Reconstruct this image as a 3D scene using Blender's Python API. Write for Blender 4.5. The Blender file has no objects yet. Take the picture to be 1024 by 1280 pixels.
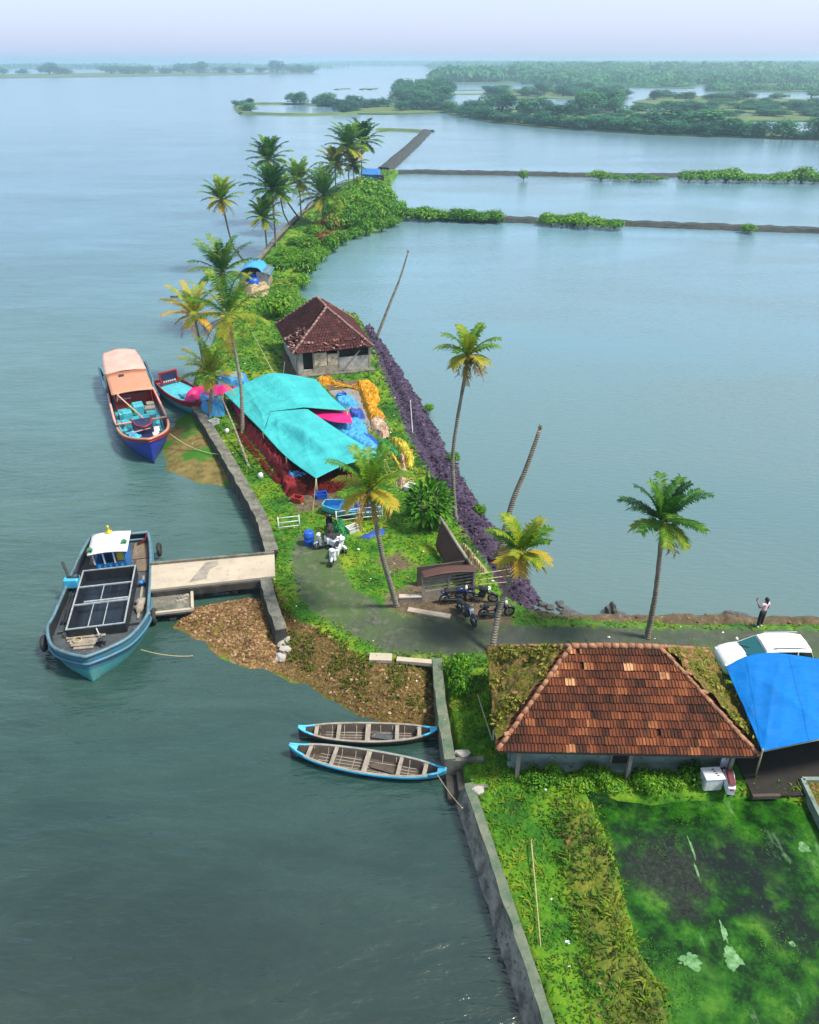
import bpy, math, random
import numpy as np
from mathutils import Vector, Matrix, noise as mnoise

R = math.radians
PI = math.pi
scene = bpy.context.scene
COL = scene.collection

# ------------------------------------------------------------------ camera model (pixels of the 1024x1280 photograph)
FOC, PITCH, CAMZ = 950.0, R(30.75), 24.0
WATER = -0.9

def ray(x, y):
    u = (x - 512) / FOC
    v = (640 - y) / FOC
    return (u, math.cos(PITCH) + v * math.sin(PITCH), -math.sin(PITCH) + v * math.cos(PITCH))

def P(x, y, z=0.0):
    dx, dy, dz = ray(x, y)
    t = (z - CAMZ) / dz
    return Vector((dx * t, dy * t, z))

def PY(x, y, Y):
    dx, dy, dz = ray(x, y)
    t = Y / dy
    return Vector((dx * t, Y, CAMZ + dz * t))

# ------------------------------------------------------------------ materials
MATS = {}

class NT:
    def __init__(s, m):
        s.t = m.node_tree
    def n(s, typ, **kw):
        nd = s.t.nodes.new(typ)
        for k, v in kw.items():
            if k.startswith('i_'):
                nd.inputs[k[2:].replace('_', ' ')].default_value = v
            else:
                setattr(nd, k, v)
        return nd
    def l(s, a, b):
        s.t.links.new(a, b)
    def ramp(s, fac, stops):
        r = s.n('ShaderNodeValToRGB')
        e = r.color_ramp.elements
        while len(e) < len(stops):
            e.new(0.5)
        for el, (p, c) in zip(e, stops):
            el.position = p
            el.color = (c[0], c[1], c[2], 1)
        s.l(fac, r.inputs['Fac'])
        return r.outputs['Color']
    def noise(s, vec, scale, detail=4, rough=0.55, dist=0.0):
        nd = s.n('ShaderNodeTexNoise')
        nd.inputs['Scale'].default_value = scale
        nd.inputs['Detail'].default_value = detail
        nd.inputs['Roughness'].default_value = rough
        nd.inputs['Distortion'].default_value = dist
        if vec is not None:
            s.l(vec, nd.inputs['Vector'])
        return nd.outputs['Fac']
    def mix(s, fac, a, b):
        m = s.n('ShaderNodeMix', data_type='RGBA')
        for sock, v in ((m.inputs[0], fac), (m.inputs[6], a), (m.inputs[7], b)):
            if isinstance(v, (int, float)):
                sock.default_value = v
            elif isinstance(v, tuple):
                sock.default_value = (v[0], v[1], v[2], 1)
            else:
                s.l(v, sock)
        return m.outputs[2]
    def math(s, op, a, b=None, clamp=False):
        m = s.n('ShaderNodeMath', operation=op)
        m.use_clamp = clamp
        for i, v in enumerate((a, b)):
            if v is None:
                continue
            if isinstance(v, (int, float)):
                m.inputs[i].default_value = v
            else:
                s.l(v, m.inputs[i])
        return m.outputs[0]
    def step(s, v, lo, hi):
        m = s.n('ShaderNodeMapRange')
        m.inputs['From Min'].default_value = lo
        m.inputs['From Max'].default_value = hi
        s.l(v, m.inputs['Value'])
        return m.outputs['Result']
    def attr(s, name):
        return s.n('ShaderNodeAttribute', attribute_name=name).outputs['Fac']
    def objco(s):
        return s.n('ShaderNodeTexCoord').outputs['Object']
    def pos(s):
        return s.n('ShaderNodeNewGeometry').outputs['Position']
    def bump(s, h, strength, dist=0.05):
        b = s.n('ShaderNodeBump')
        b.inputs['Strength'].default_value = strength
        b.inputs['Distance'].default_value = dist
        s.l(h, b.inputs['Height'])
        return b.outputs['Normal']
    def principled(s, color, rough=0.7, metal=0.0, normal=None, spec=None):
        p = s.n('ShaderNodeBsdfPrincipled')
        for sock, v in ((p.inputs['Base Color'], color), (p.inputs['Roughness'], rough), (p.inputs['Metallic'], metal)):
            if isinstance(v, (int, float)):
                sock.default_value = v
            elif isinstance(v, tuple):
                sock.default_value = (v[0], v[1], v[2], 1)
            else:
                s.l(v, sock)
        if normal is not None:
            s.l(normal, p.inputs['Normal'])
        if spec is not None:
            p.inputs['Specular IOR Level'].default_value = spec
        o = s.n('ShaderNodeOutputMaterial')
        s.l(p.outputs[0], o.inputs['Surface'])
        return p

def newmat(name):
    m = bpy.data.materials.new(name)
    m.use_nodes = True
    m.node_tree.nodes.clear()
    MATS[name] = m
    return m, NT(m)

def wear(name, c1, c2, scale=3.0, rough=0.75, metal=0.0, bump=0.25, bscale=12.0, lo=0.35, hi=0.65, c3=None, spec=None):
    """a surface of colour c1 with worn or dirty patches of colour c2"""
    m, t = newmat(name)
    co = t.objco()
    f = t.step(t.noise(co, scale, 6, 0.65), lo, hi)
    c = t.mix(f, c1, c2)
    if c3:
        f2 = t.step(t.noise(co, scale * 3.7, 5, 0.7), 0.56, 0.68)
        c = t.mix(f2, c, c3)
    nrm = t.bump(t.noise(co, bscale, 5, 0.6), bump, 0.04)
    t.principled(c, rough, metal, nrm, spec)
    return m

def leafmat(name, stops, trans=0.35, rough=0.55, vary=.3):
    """foliage: colour from the per-face tint, some light passes through the leaf"""
    m, t = newmat(name)
    # every plant is a little lighter or darker than its neighbours
    ri = t.n('ShaderNodeObjectInfo').outputs['Random']
    tv = t.math('ADD', t.attr('tint'), t.math('MULTIPLY', t.math('SUBTRACT', ri, .5), vary))
    c = t.ramp(tv, stops)
    d = t.n('ShaderNodeBsdfPrincipled')
    d.inputs['Roughness'].default_value = rough
    d.inputs['Specular IOR Level'].default_value = 0.25
    t.l(c, d.inputs['Base Color'])
    tr = t.n('ShaderNodeBsdfTranslucent')
    t.l(c, tr.inputs['Color'])
    mx = t.n('ShaderNodeMixShader')
    mx.inputs[0].default_value = trans
    t.l(d.outputs[0], mx.inputs[1])
    t.l(tr.outputs[0], mx.inputs[2])
    o = t.n('ShaderNodeOutputMaterial')
    t.l(mx.outputs[0], o.inputs['Surface'])
    return m

def cloth(name, c1, c2, scale=1.2, rough=0.6, bump=0.4):
    return wear(name, c1, c2, scale, rough, 0.0, bump, 4.0, 0.3, 0.75)

# ------------------------------------------------------------------ mesh builder
class MB:
    def __init__(s):
        s.v = []; s.f = []; s.t = []; s.m = []; s.sm = []
    def add(s, verts, faces, tint=0.5, mi=0, smooth=False):
        b = len(s.v)
        s.v.extend([tuple(p) for p in verts])
        for f in faces:
            s.f.append([b + i for i in f]); s.t.append(tint); s.m.append(mi); s.sm.append(smooth)
        return s
    def quad(s, a, b, c, d, tint=0.5, mi=0):
        return s.add((a, b, c, d), ((0, 1, 2, 3),), tint, mi)
    def box(s, c, size, rot=None, tint=0.5, mi=0, bev=0.0):
        hx, hy, hz = size[0] / 2, size[1] / 2, size[2] / 2
        c = Vector(c)
        M = rot if rot is not None else Matrix.Identity(3)
        if isinstance(M, (int, float)):
            M = Matrix.Rotation(M, 3, 'Z')
        if bev <= 0:
            pts = [Vector((x, y, z)) for z in (-hz, hz) for x, y in ((-hx, -hy), (hx, -hy), (hx, hy), (-hx, hy))]
            fs = ((3, 2, 1, 0), (4, 5, 6, 7), (0, 1, 5, 4), (1, 2, 6, 5), (2, 3, 7, 6), (3, 0, 4, 7))
        else:
            b = min(bev, hx * .9, hy * .9, hz * .9)
            pts = []
            for z, i in ((-hz, b), (-hz + b, 0), (hz - b, 0), (hz, b)):
                X, Y = hx - i, hy - i
                k = b if i == 0 else b * .5
                pts += [Vector(q) for q in ((-X + k, -Y, z), (X - k, -Y, z), (X, -Y + k, z), (X, Y - k, z), (X - k, Y, z), (-X + k, Y, z), (-X, Y - k, z), (-X, -Y + k, z))]
            fs = [tuple(range(7, -1, -1)), tuple(range(24, 32))]
            for r in range(3):
                for i in range(8):
                    j = (i + 1) % 8
                    fs.append((r * 8 + i, r * 8 + j, r * 8 + 8 + j, r * 8 + 8 + i))
        return s.add([c + M @ p for p in pts], fs, tint, mi)
    def bar(s, p0, p1, w, h=None, tint=0.5, mi=0, up=(0, 0, 1)):
        h = h or w
        p0, p1 = Vector(p0), Vector(p1)
        d = (p1 - p0)
        L = d.length
        if L < 1e-6:
            return s
        d.normalize()
        u = Vector(up)
        if abs(d.dot(u)) > .98:
            u = Vector((0, 1, 0))
        x = d.cross(u).normalized()
        z = x.cross(d).normalized()
        M = Matrix((x, d, z)).transposed()
        return s.box((p0 + p1) / 2, (w, L, h), M, tint, mi)
    def tube(s, pts, rad, n=8, tint=0.5, mi=0, cap=True, smooth=True):
        pts = [Vector(p) for p in pts]
        if isinstance(rad, (int, float)):
            rad = [rad] * len(pts)
        vs = []; fs = []
        prev = None
        for i, p in enumerate(pts):
            d = (pts[min(i + 1, len(pts) - 1)] - pts[max(i - 1, 0)]).normalized()
            if prev is None:
                u = Vector((1, 0, 0)) if abs(d.x) < .9 else Vector((0, 1, 0))
            else:
                u = prev
            u = (u - d * u.dot(d)).normalized()
            prev = u
            w = d.cross(u)
            for k in range(n):
                a = 2 * PI * k / n
                vs.append(p + (u * math.cos(a) + w * math.sin(a)) * rad[i])
        for i in range(len(pts) - 1):
            for k in range(n):
                k2 = (k + 1) % n
                fs.append((i * n + k, i * n + k2, i * n + n + k2, i * n + n + k))
        if cap:
            fs.append(tuple(range(n - 1, -1, -1)))
            fs.append(tuple(range((len(pts) - 1) * n, len(pts) * n)))
        return s.add(vs, fs, tint, mi, smooth)
    def lathe(s, c, prof, n=16, tint=0.5, mi=0, M=None, smooth=True):
        """prof: list of (radius, height)"""
        c = Vector(c)
        vs = []; fs = []
        for r, z in prof:
            for k in range(n):
                a = 2 * PI * k / n
                q = Vector((r * math.cos(a), r * math.sin(a), z))
                vs.append(c + (M @ q if M is not None else q))
        for i in range(len(prof) - 1):
            for k in range(n):
                k2 = (k + 1) % n
                fs.append((i * n + k, i * n + k2, i * n + n + k2, i * n + n + k))
        fs.append(tuple(range(n - 1, -1, -1)))
        fs.append(tuple(range((len(prof) - 1) * n, len(prof) * n)))
        return s.add(vs, fs, tint, mi, smooth)
    def torus(s, c, R0, r, M=None, n=18, k=8, tint=.5, mi=0):
        c = Vector(c); vs = []; fs = []
        for i in range(n):
            a = 2 * PI * i / n
            for j in range(k):
                b = 2 * PI * j / k
                q = Vector(((R0 + r * math.cos(b)) * math.cos(a), (R0 + r * math.cos(b)) * math.sin(a), r * math.sin(b)))
                vs.append(c + (M @ q if M is not None else q))
        for i in range(n):
            for j in range(k):
                fs.append((i * k + j, ((i + 1) % n) * k + j, ((i + 1) % n) * k + (j + 1) % k, i * k + (j + 1) % k))
        return s.add(vs, fs, tint, mi, True)
    def prism(s, poly, z0, z1, tint=.5, mi=0):
        n = len(poly)
        vs = [(p[0], p[1], z0) for p in poly] + [(p[0], p[1], z1) for p in poly]
        a = sum(poly[i][0] * poly[(i + 1) % n][1] - poly[(i + 1) % n][0] * poly[i][1] for i in range(n))
        o = list(range(n))
        if a < 0:
            o.reverse()
        fs = [tuple(reversed(o)), tuple(n + i for i in o)]
        for i in range(n):
            j = (i + 1) % n
            fs.append((o[i], o[j], n + o[j], n + o[i]))
        return s.add(vs, fs, tint, mi)
    def blob(s, c, r, seed=0, rough=.25, n=8, tint=.5, mi=0, smooth=False):
        """a stone: a lumpy squashed ball; r = (rx, ry, rz)"""
        c = Vector(c); vs = []; fs = []
        off = Vector((seed * 3.17, seed * 1.31, seed * .77))
        m = max(4, n // 2 + 1)
        for i in range(m + 1):
            th = PI * i / m
            for k in range(n):
                a = 2 * PI * k / n
                d = Vector((math.sin(th) * math.cos(a), math.sin(th) * math.sin(a), math.cos(th)))
                f = 1 + rough * 2 * mnoise.noise(d * 1.3 + off)
                vs.append(c + Vector((d.x * r[0] * f, d.y * r[1] * f, d.z * r[2] * f)))
        for i in range(m):
            for k in range(n):
                k2 = (k + 1) % n
                fs.append((i * n + k, i * n + n + k, i * n + n + k2, i * n + k2))
        return s.add(vs, fs, tint, mi, smooth)
    def build(s, name, mat, parent=None, world=True, smooth=None):
        """links ONE mesh object; world=True: vertices are world positions, moved into the parent's space"""
        me = bpy.data.meshes.new(name)
        vs = s.v
        if parent is not None and world:
            inv = wmat(parent).inverted()
            vs = [tuple(inv @ Vector(p)) for p in vs]
        me.from_pydata(vs, [], s.f)
        mats = mat if isinstance(mat, (list, tuple)) else [mat]
        for k in mats:
            me.materials.append(MATS[k] if isinstance(k, str) else k)
        me.attributes.new('tint', 'FLOAT', 'FACE').data.foreach_set('value', s.t)
        me.polygons.foreach_set('material_index', s.m)
        sm = s.sm if smooth is None else [smooth] * len(s.f)
        me.polygons.foreach_set('use_smooth', sm)
        me.update()
        o = bpy.data.objects.new(name, me)
        COL.objects.link(o)
        if parent is not None:
            o.parent = parent
        return o

def wmat(o):
    M = o.matrix_basis.copy()
    while o.parent is not None:
        o = o.parent
        M = o.matrix_basis @ M
    return M

def tag(o, label=None, cat=None, group=None, kind=None):
    if label: o['label'] = label
    if cat: o['category'] = cat
    if group: o['group'] = group
    if kind: o['kind'] = kind
    return o

def thing(name, label, cat, loc=(0, 0, 0), rotz=0.0, group=None):
    o = bpy.data.objects.new(name, None)
    o.empty_display_size = .3
    COL.objects.link(o)
    o.location = loc
    o.rotation_euler = (0, 0, rotz)
    return tag(o, label, cat, group)

def kids(o):
    return [c for c in bpy.data.objects if c.parent == o]

def copy_tree(o, parent=None):
    c = o.copy()
    COL.objects.link(c)
    if parent is not None:
        c.parent = parent
    for ch in kids(o):
        copy_tree(ch, c)
    return c

def structure(o):
    o['kind'] = 'structure'
    return o

# ------------------------------------------------------------------ small geometry helpers
def sdist(px, py, poly):
    """signed distance of points to a polygon, positive inside (numpy)"""
    n = len(poly)
    d = np.full(px.shape, 1e18)
    ins = np.zeros(px.shape, bool)
    for i in range(n):
        ax, ay = poly[i][0], poly[i][1]
        bx, by = poly[(i + 1) % n][0], poly[(i + 1) % n][1]
        ex, ey = bx - ax, by - ay
        L = ex * ex + ey * ey + 1e-12
        t = np.clip(((px - ax) * ex + (py - ay) * ey) / L, 0, 1)
        d = np.minimum(d, (px - ax - t * ex) ** 2 + (py - ay - t * ey) ** 2)
        c = ((ay > py) != (by > py)) & (px < (bx - ax) * (py - ay) / (by - ay + 1e-12) + ax)
        ins ^= c
    d = np.sqrt(d)
    return np.where(ins, d, -d)

def nz(x, y, z=0.0, s=1.0):
    return mnoise.noise(Vector((x * s, y * s, z)))

def fbm(x, y, z=0.0, s=1.0, o=4):
    a = 0; k = 1.0
    for i in range(o):
        a += k * mnoise.noise(Vector((x * s, y * s, z + 7.3 * i)))
        s *= 2.03; k *= .5
    return a

def curve(pts, n):
    """n+1 points along a smooth (Catmull-Rom) curve through pts"""
    pts = [Vector(p) for p in pts]
    if len(pts) == 2:
        return [pts[0].lerp(pts[1], i / n) for i in range(n + 1)]
    out = []
    m = len(pts) - 1
    for i in range(n + 1):
        f = min(i / n * m, m - 1e-6)
        k = int(f); t = f - k
        p0 = pts[max(k - 1, 0)]; p1 = pts[k]; p2 = pts[k + 1]; p3 = pts[min(k + 2, m)]
        out.append(0.5 * ((2 * p1) + (p2 - p0) * t + (2 * p0 - 5 * p1 + 4 * p2 - p3) * t * t + (3 * p1 - p0 - 3 * p2 + p3) * t ** 3))
    return out

def poly_line(pts, n):
    pts = [Vector(p) for p in pts]
    ls = [0]
    for a, b in zip(pts, pts[1:]):
        ls.append(ls[-1] + (b - a).length)
    out = []
    for i in range(n + 1):
        d = ls[-1] * i / n
        k = 0
        while k < len(pts) - 2 and ls[k + 1] < d:
            k += 1
        out.append(pts[k].lerp(pts[k + 1], (d - ls[k]) / max(ls[k + 1] - ls[k], 1e-9)))
    return out

def coons(mb, bottom, top, left, right, nu, nv, fn=None, thick=.03, smooth_edges=True):
    """a sheet of cloth between four border lines (bottom and top run left->right, left and right run bottom->top)"""
    g = curve if smooth_edges else poly_line
    b, t, l, r = [(poly_line if len(q) > 8 else g)(q, n) for q, n in ((bottom, nu), (top, nu), (left, nv), (right, nv))]
    vs = []
    for j in range(nv + 1):
        v = j / nv
        for i in range(nu + 1):
            u = i / nu
            p = b[i] * (1 - v) + t[i] * v + l[j] * (1 - u) + r[j] * u
            p = p - (b[0] * (1 - u) * (1 - v) + b[nu] * u * (1 - v) + t[0] * (1 - u) * v + t[nu] * u * v)
            if fn:
                p = p + Vector((0, 0, fn(u, v, p)))
            vs.append(p)
    n = len(vs)
    vs = vs + [p - Vector((0, 0, thick)) for p in vs]
    W = nu + 1
    fs = []
    for j in range(nv):
        for i in range(nu):
            a = j * W + i
            fs.append((a, a + 1, a + W + 1, a + W))
            fs.append((n + a, n + a + W, n + a + W + 1, n + a + 1))
    for i in range(nu):
        fs.append((i + 1, i, n + i, n + i + 1))
        a = nv * W + i
        fs.append((a, a + 1, n + a + 1, n + a))
    for j in range(nv):
        a = j * W
        fs.append((a, a + W, n + a + W, n + a))
        a = j * W + nu
        fs.append((a + W, a, n + a, n + a + W))
    mb.add(vs, fs, .5, 0, True)
    return mb

def heap(mb, poly, h, step=.15, seed=0, fold=3.0, zbase=None, edge=.5, amp=.5, mi=0, ridge=True):
    """a lumpy heap of cloth or netting lying inside a ground outline; poly in world xy"""
    xs = [p[0] for p in poly]; ys = [p[1] for p in poly]
    nx = max(3, int((max(xs) - min(xs)) / step) + 3); ny = max(3, int((max(ys) - min(ys)) / step) + 3)
    gx, gy = np.meshgrid(min(xs) - step + step * np.arange(nx), min(ys) - step + step * np.arange(ny))
    for j in range(ny):
        for i in range(nx):
            gx[j, i] += step * .3 * nz(i * 3.1 + seed, j * 2.7); gy[j, i] += step * .3 * nz(i * 2.3, j * 3.3 + seed, 5)
    sd = sdist(gx, gy, poly)
    idx = -np.ones(sd.shape, int)
    vs = []; fs = []
    for j in range(ny):
        for i in range(nx):
            if sd[j, i] > -step * .8:
                x, y = gx[j, i], gy[j, i]
                k = max(0, min(1, (sd[j, i] + .02) / edge))
                k = k * k * (3 - 2 * k)
                q = nz(x, y, seed * 1.7, fold)
                q2 = nz(x, y, seed * 2.7 + 9, fold * 2.3)
                if ridge:
                    q = 1 - 2 * abs(q); q2 = 1 - 2 * abs(q2)
                z = h * k * (1 - amp * .5 + amp * (.6 * q + .4 * q2) * .8)
                zb = ground_z(x, y) if zbase is None else zbase
                idx[j, i] = len(vs)
                vs.append((x, y, zb - .04 + max(0, z)))
    for j in range(ny - 1):
        for i in range(nx - 1):
            q = (idx[j, i], idx[j, i + 1], idx[j + 1, i + 1], idx[j + 1, i])
            if min(q) >= 0:
                fs.append(q)
    mb.add(vs, fs, .5, mi, True)
    return mb

def pxpoly(pts, z=0.0):
    return [tuple(P(x, y, z))[:2] for x, y in pts]

def rope(mb, a, b, sag, r=.02, n=14, k=5):
    a, b = Vector(a), Vector(b)
    pts = []
    for i in range(n + 1):
        t = i / n
        p = a.lerp(b, t)
        p.z -= sag * 4 * t * (1 - t)
        pts.append(p)
    return mb.tube(pts, r, k)

# ------------------------------------------------------------------ camera, light, sky
cam = bpy.data.cameras.new('camera')
cam.sensor_fit = 'HORIZONTAL'
cam.sensor_width = 36.0
cam.lens = FOC / 1024 * 36.0
cam.clip_start = 0.5
cam.clip_end = 60000
camo = bpy.data.objects.new('camera', cam)
COL.objects.link(camo)
camo.location = (0, 0, CAMZ)
camo.rotation_euler = (PI / 2 - PITCH, 0, 0)
scene.camera = camo

SUN_EL, SUN_AZ = R(58), R(105)      # azimuth measured from +Y (away from the camera) towards +X
sun = bpy.data.lights.new('sun', 'SUN')
sun.energy = 4.2
sun.angle = R(10)
sun.color = (1.0, 0.92, 0.80)
so = bpy.data.objects.new('sun', sun)
COL.objects.link(so)
sd_ = Vector((math.sin(SUN_AZ) * math.cos(SUN_EL), math.cos(SUN_AZ) * math.cos(SUN_EL), math.sin(SUN_EL)))
so.rotation_euler = sd_.to_track_quat('Z', 'Y').to_euler()
so.location = (0, 0, 60)

w = bpy.data.worlds.new('World')
scene.world = w
w.use_nodes = True
wt = w.node_tree
wt.nodes.clear()
sky = wt.nodes.new('ShaderNodeTexSky')
sky.sky_type = 'NISHITA'
sky.sun_disc = False
sky.sun_elevation = SUN_EL
sky.sun_rotation = SUN_AZ
sky.altitude = 0
sky.air_density = 1.0
sky.dust_density = 2.0
sky.ozone_density = 2.0
bg1 = wt.nodes.new('ShaderNodeBackground')
bg1.inputs['Strength'].default_value = 0.065
wt.links.new(sky.outputs[0], bg1.inputs['Color'])
# the thin bright overcast that veils the blue: lavender at the horizon, bluer above it, milky white overhead
bg2 = wt.nodes.new('ShaderNodeBackground')
bg2.inputs['Strength'].default_value = 0.52
tc_ = wt.nodes.new('ShaderNodeTexCoord')
sp_ = wt.nodes.new('ShaderNodeSeparateXYZ')
wt.links.new(tc_.outputs['Generated'], sp_.inputs[0])
rp_ = wt.nodes.new('ShaderNodeValToRGB')
el_ = rp_.color_ramp.elements
for _ in range(3):
    el_.new(.5)
for e_, (p_, c_) in zip(el_, ((0.0, (.60, .68, .98)), (.07, (.60, .68, .98)), (.18, (.50, .70, 1.0)), (.42, (.52, .68, .86)), (.8, (.50, .53, .55)))):
    e_.position = p_
    e_.color = (*c_, 1)
wt.links.new(sp_.outputs['Z'], rp_.inputs['Fac'])
wt.links.new(rp_.outputs['Color'], bg2.inputs['Color'])
ad = wt.nodes.new('ShaderNodeAddShader')
wt.links.new(bg1.outputs[0], ad.inputs[0])
wt.links.new(bg2.outputs[0], ad.inputs[1])
wo = wt.nodes.new('ShaderNodeOutputWorld')
wt.links.new(ad.outputs[0], wo.inputs['Surface'])

scene.view_settings.view_transform = 'Standard'
scene.view_settings.look = 'None'
scene.view_settings.exposure = 0.6
scene.view_settings.gamma = 1.0
scene.render.engine = 'CYCLES'
cy = scene.cycles
cy.use_denoising = True
cy.max_bounces = 6
cy.diffuse_bounces = 2
cy.glossy_bounces = 3
cy.transmission_bounces = 3
cy.volume_bounces = 1
cy.transparent_max_bounces = 6
cy.use_adaptive_sampling = True
cy.adaptive_threshold = 0.015
cy.caustics_reflective = False
cy.caustics_refractive = False

# ------------------------------------------------------------------ land outlines
LAND = [(5.1, 5), (4.0, 11.34), (2.12, 19.64), (1.95, 20.6), (1.25, 26.6)] + \
    pxpoly([(500, 826), (455, 826), (415, 800), (372, 775), (342, 750)]) + \
    [(-7.75, 33.2), (-7.8, 35.9), (-9.1, 39.39), (-12.5, 46.83), (-16.75, 55.85)] + \
    pxpoly([(246, 495), (240, 470), (262, 430), (272, 400), (288, 370), (300, 345), (318, 332), (345, 300), (375, 270),
            (410, 242), (445, 222), (478, 211), (499, 212), (488, 225), (500, 262), (490, 276), (440, 285), (415, 302),
            (388, 325), (374, 345), (376, 370), (449, 392), (476, 440), (512, 520), (540, 570), (572, 640), (612, 695),
            (635, 742), (676, 764), (760, 772), (860, 775), (1024, 777), (1300, 782)]) + [(60, 29.5), (60, 5)]
MUD = pxpoly([(306, 612), (250, 607), (206, 588), (198, 555), (222, 520), (262, 500), (300, 560), (330, 640)], WATER)
RUB_A = pxpoly([(352, 845), (300, 835), (255, 810), (216, 785), (238, 757), (300, 748), (345, 745), (360, 800)], WATER)
RUB_B = pxpoly([(556, 912), (490, 912), (440, 893), (400, 868), (372, 856), (345, 845), (335, 800), (340, 745), (420, 760), (470, 800), (570, 800)], WATER)
BANK = pxpoly([(462, 402), (486, 438), (514, 480), (546, 535), (576, 592), (622, 665), (653, 712), (680, 750), (655, 772), (608, 722), (562, 656), (516, 572), (476, 470), (452, 412)], WATER)
SHORE = pxpoly([(660, 762), (700, 768), (830, 768), (1024, 771), (1300, 776), (1300, 800), (660, 790)], WATER)
ROAD = pxpoly([(374, 668), (420, 668), (425, 705), (440, 735), (478, 758), (515, 772), (560, 768), (606, 776), (640, 782), (760, 783), (900, 786), (1300, 792), (1300, 840),
               (905, 822), (720, 806), (650, 812), (560, 822), (490, 818), (450, 800), (405, 775), (372, 745), (362, 700)])
POOL = pxpoly([(735, 985), (768, 1060), (782, 1120), (800, 1190), (832, 1240), (850, 1300), (880, 1420)]) + [(30, 8.5)] + [(30, 19.0), (14.2, 19.0), (13.9, 19.3), (8.2, 19.2)]
DIRT = [pxpoly([(486, 742), (520, 728), (560, 738), (600, 740), (640, 757), (640, 782), (590, 785), (520, 775), (478, 760)]),
        pxpoly([(470, 700), (500, 690), (520, 708), (490, 716)]),
        pxpoly([(360, 600), (420, 590), (428, 628), (370, 642)]),
        pxpoly([(405, 475), (455, 475), (470, 520), (455, 560), (420, 530)]),
        pxpoly([(352, 440), (375, 440), (380, 475), (355, 480)])]
WET = pxpoly([(505, 782), (600, 772), (760, 786), (900, 792), (1100, 796), (1100, 812), (800, 806), (640, 815), (560, 824), (505, 818)])
RIDGE = pxpoly([(700, 1010), (740, 1020), (775, 1100), (790, 1180), (830, 1240), (850, 1400), (760, 1400), (745, 1230), (715, 1130)])

LN = np.array

def land_height(gx, gy):
    """height of the ground (numpy arrays of x, y)"""
    n1 = np.vectorize(lambda x, y: fbm(x, y, 1.0, .7, 3))(gx, gy)
    n2 = np.vectorize(lambda x, y: fbm(x, y, 5.0, 2.6, 3))(gx, gy)
    z = np.full(gx.shape, -1.8)
    far = np.clip((gy - 60) / 40, 0, 1)
    def lay(poly, slope, top, a1, a2, wob):
        nonlocal z
        sd = sdist(gx, gy, poly) + wob * n1
        h = -0.95 + sd * slope
        t = top + a1 * n1 + a2 * n2
        z = np.maximum(z, np.minimum(h, t))
    lay(LAND, 4.0, 0.0, .05, .03, .04)
    lay(MUD, .22, -.42, .06, .05, .25)
    lay(RUB_A, .42, -.12, .18, .20, .3)
    lay(RUB_B, .45, -.06, .12, .16, .3)
    lay(BANK, .62, .30, .16, .16, .25)
    lay(SHORE, .8, -.12, .1, .12, .3)
    # the flooded yard lies a little lower, the weedy ridge beside it a little higher
    sp = sdist(gx, gy, POOL)
    z = np.where(sp > -.4, np.minimum(z, -.02 - np.clip((sp + .4) * .5, 0, .34) + .03 * n2), z)
    sr = sdist(gx, gy, RIDGE)
    z = z + np.clip(sr + .3, 0, .7) * (.35 + .35 * n1) * (sr > -.3)
    return z

# rows get wider apart with distance; this only sets the fineness of the mesh
rows = [5.0]
while rows[-1] < 215:
    rows.append(rows[-1] + .11 + .0042 * rows[-1])
rows = np.array(rows)
cols = np.concatenate([np.arange(-36, -20, .5), np.arange(-20, 21, .19), np.arange(21, 60, .8)])
GX, GY = np.meshgrid(cols, rows)
# the far bund bends left, so the sheet follows it
GZ = land_height(GX, GY)

def ground_z(x, y):
    j = int(np.searchsorted(rows, y)) - 1
    i = int(np.searchsorted(cols, x)) - 1
    j = max(0, min(len(rows) - 2, j)); i = max(0, min(len(cols) - 2, i))
    u = (x - cols[i]) / (cols[i + 1] - cols[i]); v = (y - rows[j]) / (rows[j + 1] - rows[j])
    u = max(0, min(1, u)); v = max(0, min(1, v))
    return float(GZ[j, i] * (1 - u) * (1 - v) + GZ[j, i + 1] * u * (1 - v) + GZ[j + 1, i] * (1 - u) * v + GZ[j + 1, i + 1] * u * v)

def soft(poly, wd=.5):
    return np.clip(sdist(GX, GY, poly) / wd * .5 + .5, 0, 1)

M_ROAD = soft(ROAD, .7)
M_MUD = soft(MUD, .8) * np.clip((.02 - GZ) / .25, 0, 1)
M_RUB = np.maximum(soft(RUB_A, .5), soft(RUB_B, .5)) * np.clip((.12 - sdist(GX, GY, LAND)) / .5 + .5, 0, 1)
M_BANK = soft(BANK, .6)
M_DIRT = np.zeros(GX.shape)
for d_ in DIRT:
    M_DIRT = np.maximum(M_DIRT, soft(d_, .9))
M_DIRT = np.maximum(M_DIRT, soft(SHORE, .8) * .8)
M_POOL = soft(POOL, .3)
M_WET = soft(WET, 1.6)
M_RIDGE = soft(RIDGE, .8)
COVER = [pxpoly([(640, 968), (950, 980), (905, 880), (655, 880)]), pxpoly([(952, 985), (1160, 985), (1160, 880), (930, 880)]),
         pxpoly([(340, 545), (420, 600), (470, 585), (400, 520), (310, 500)])]
M_COVER = np.zeros(GX.shape)
for d_ in COVER:
    M_COVER = np.maximum(M_COVER, soft(d_, .2))

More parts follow.
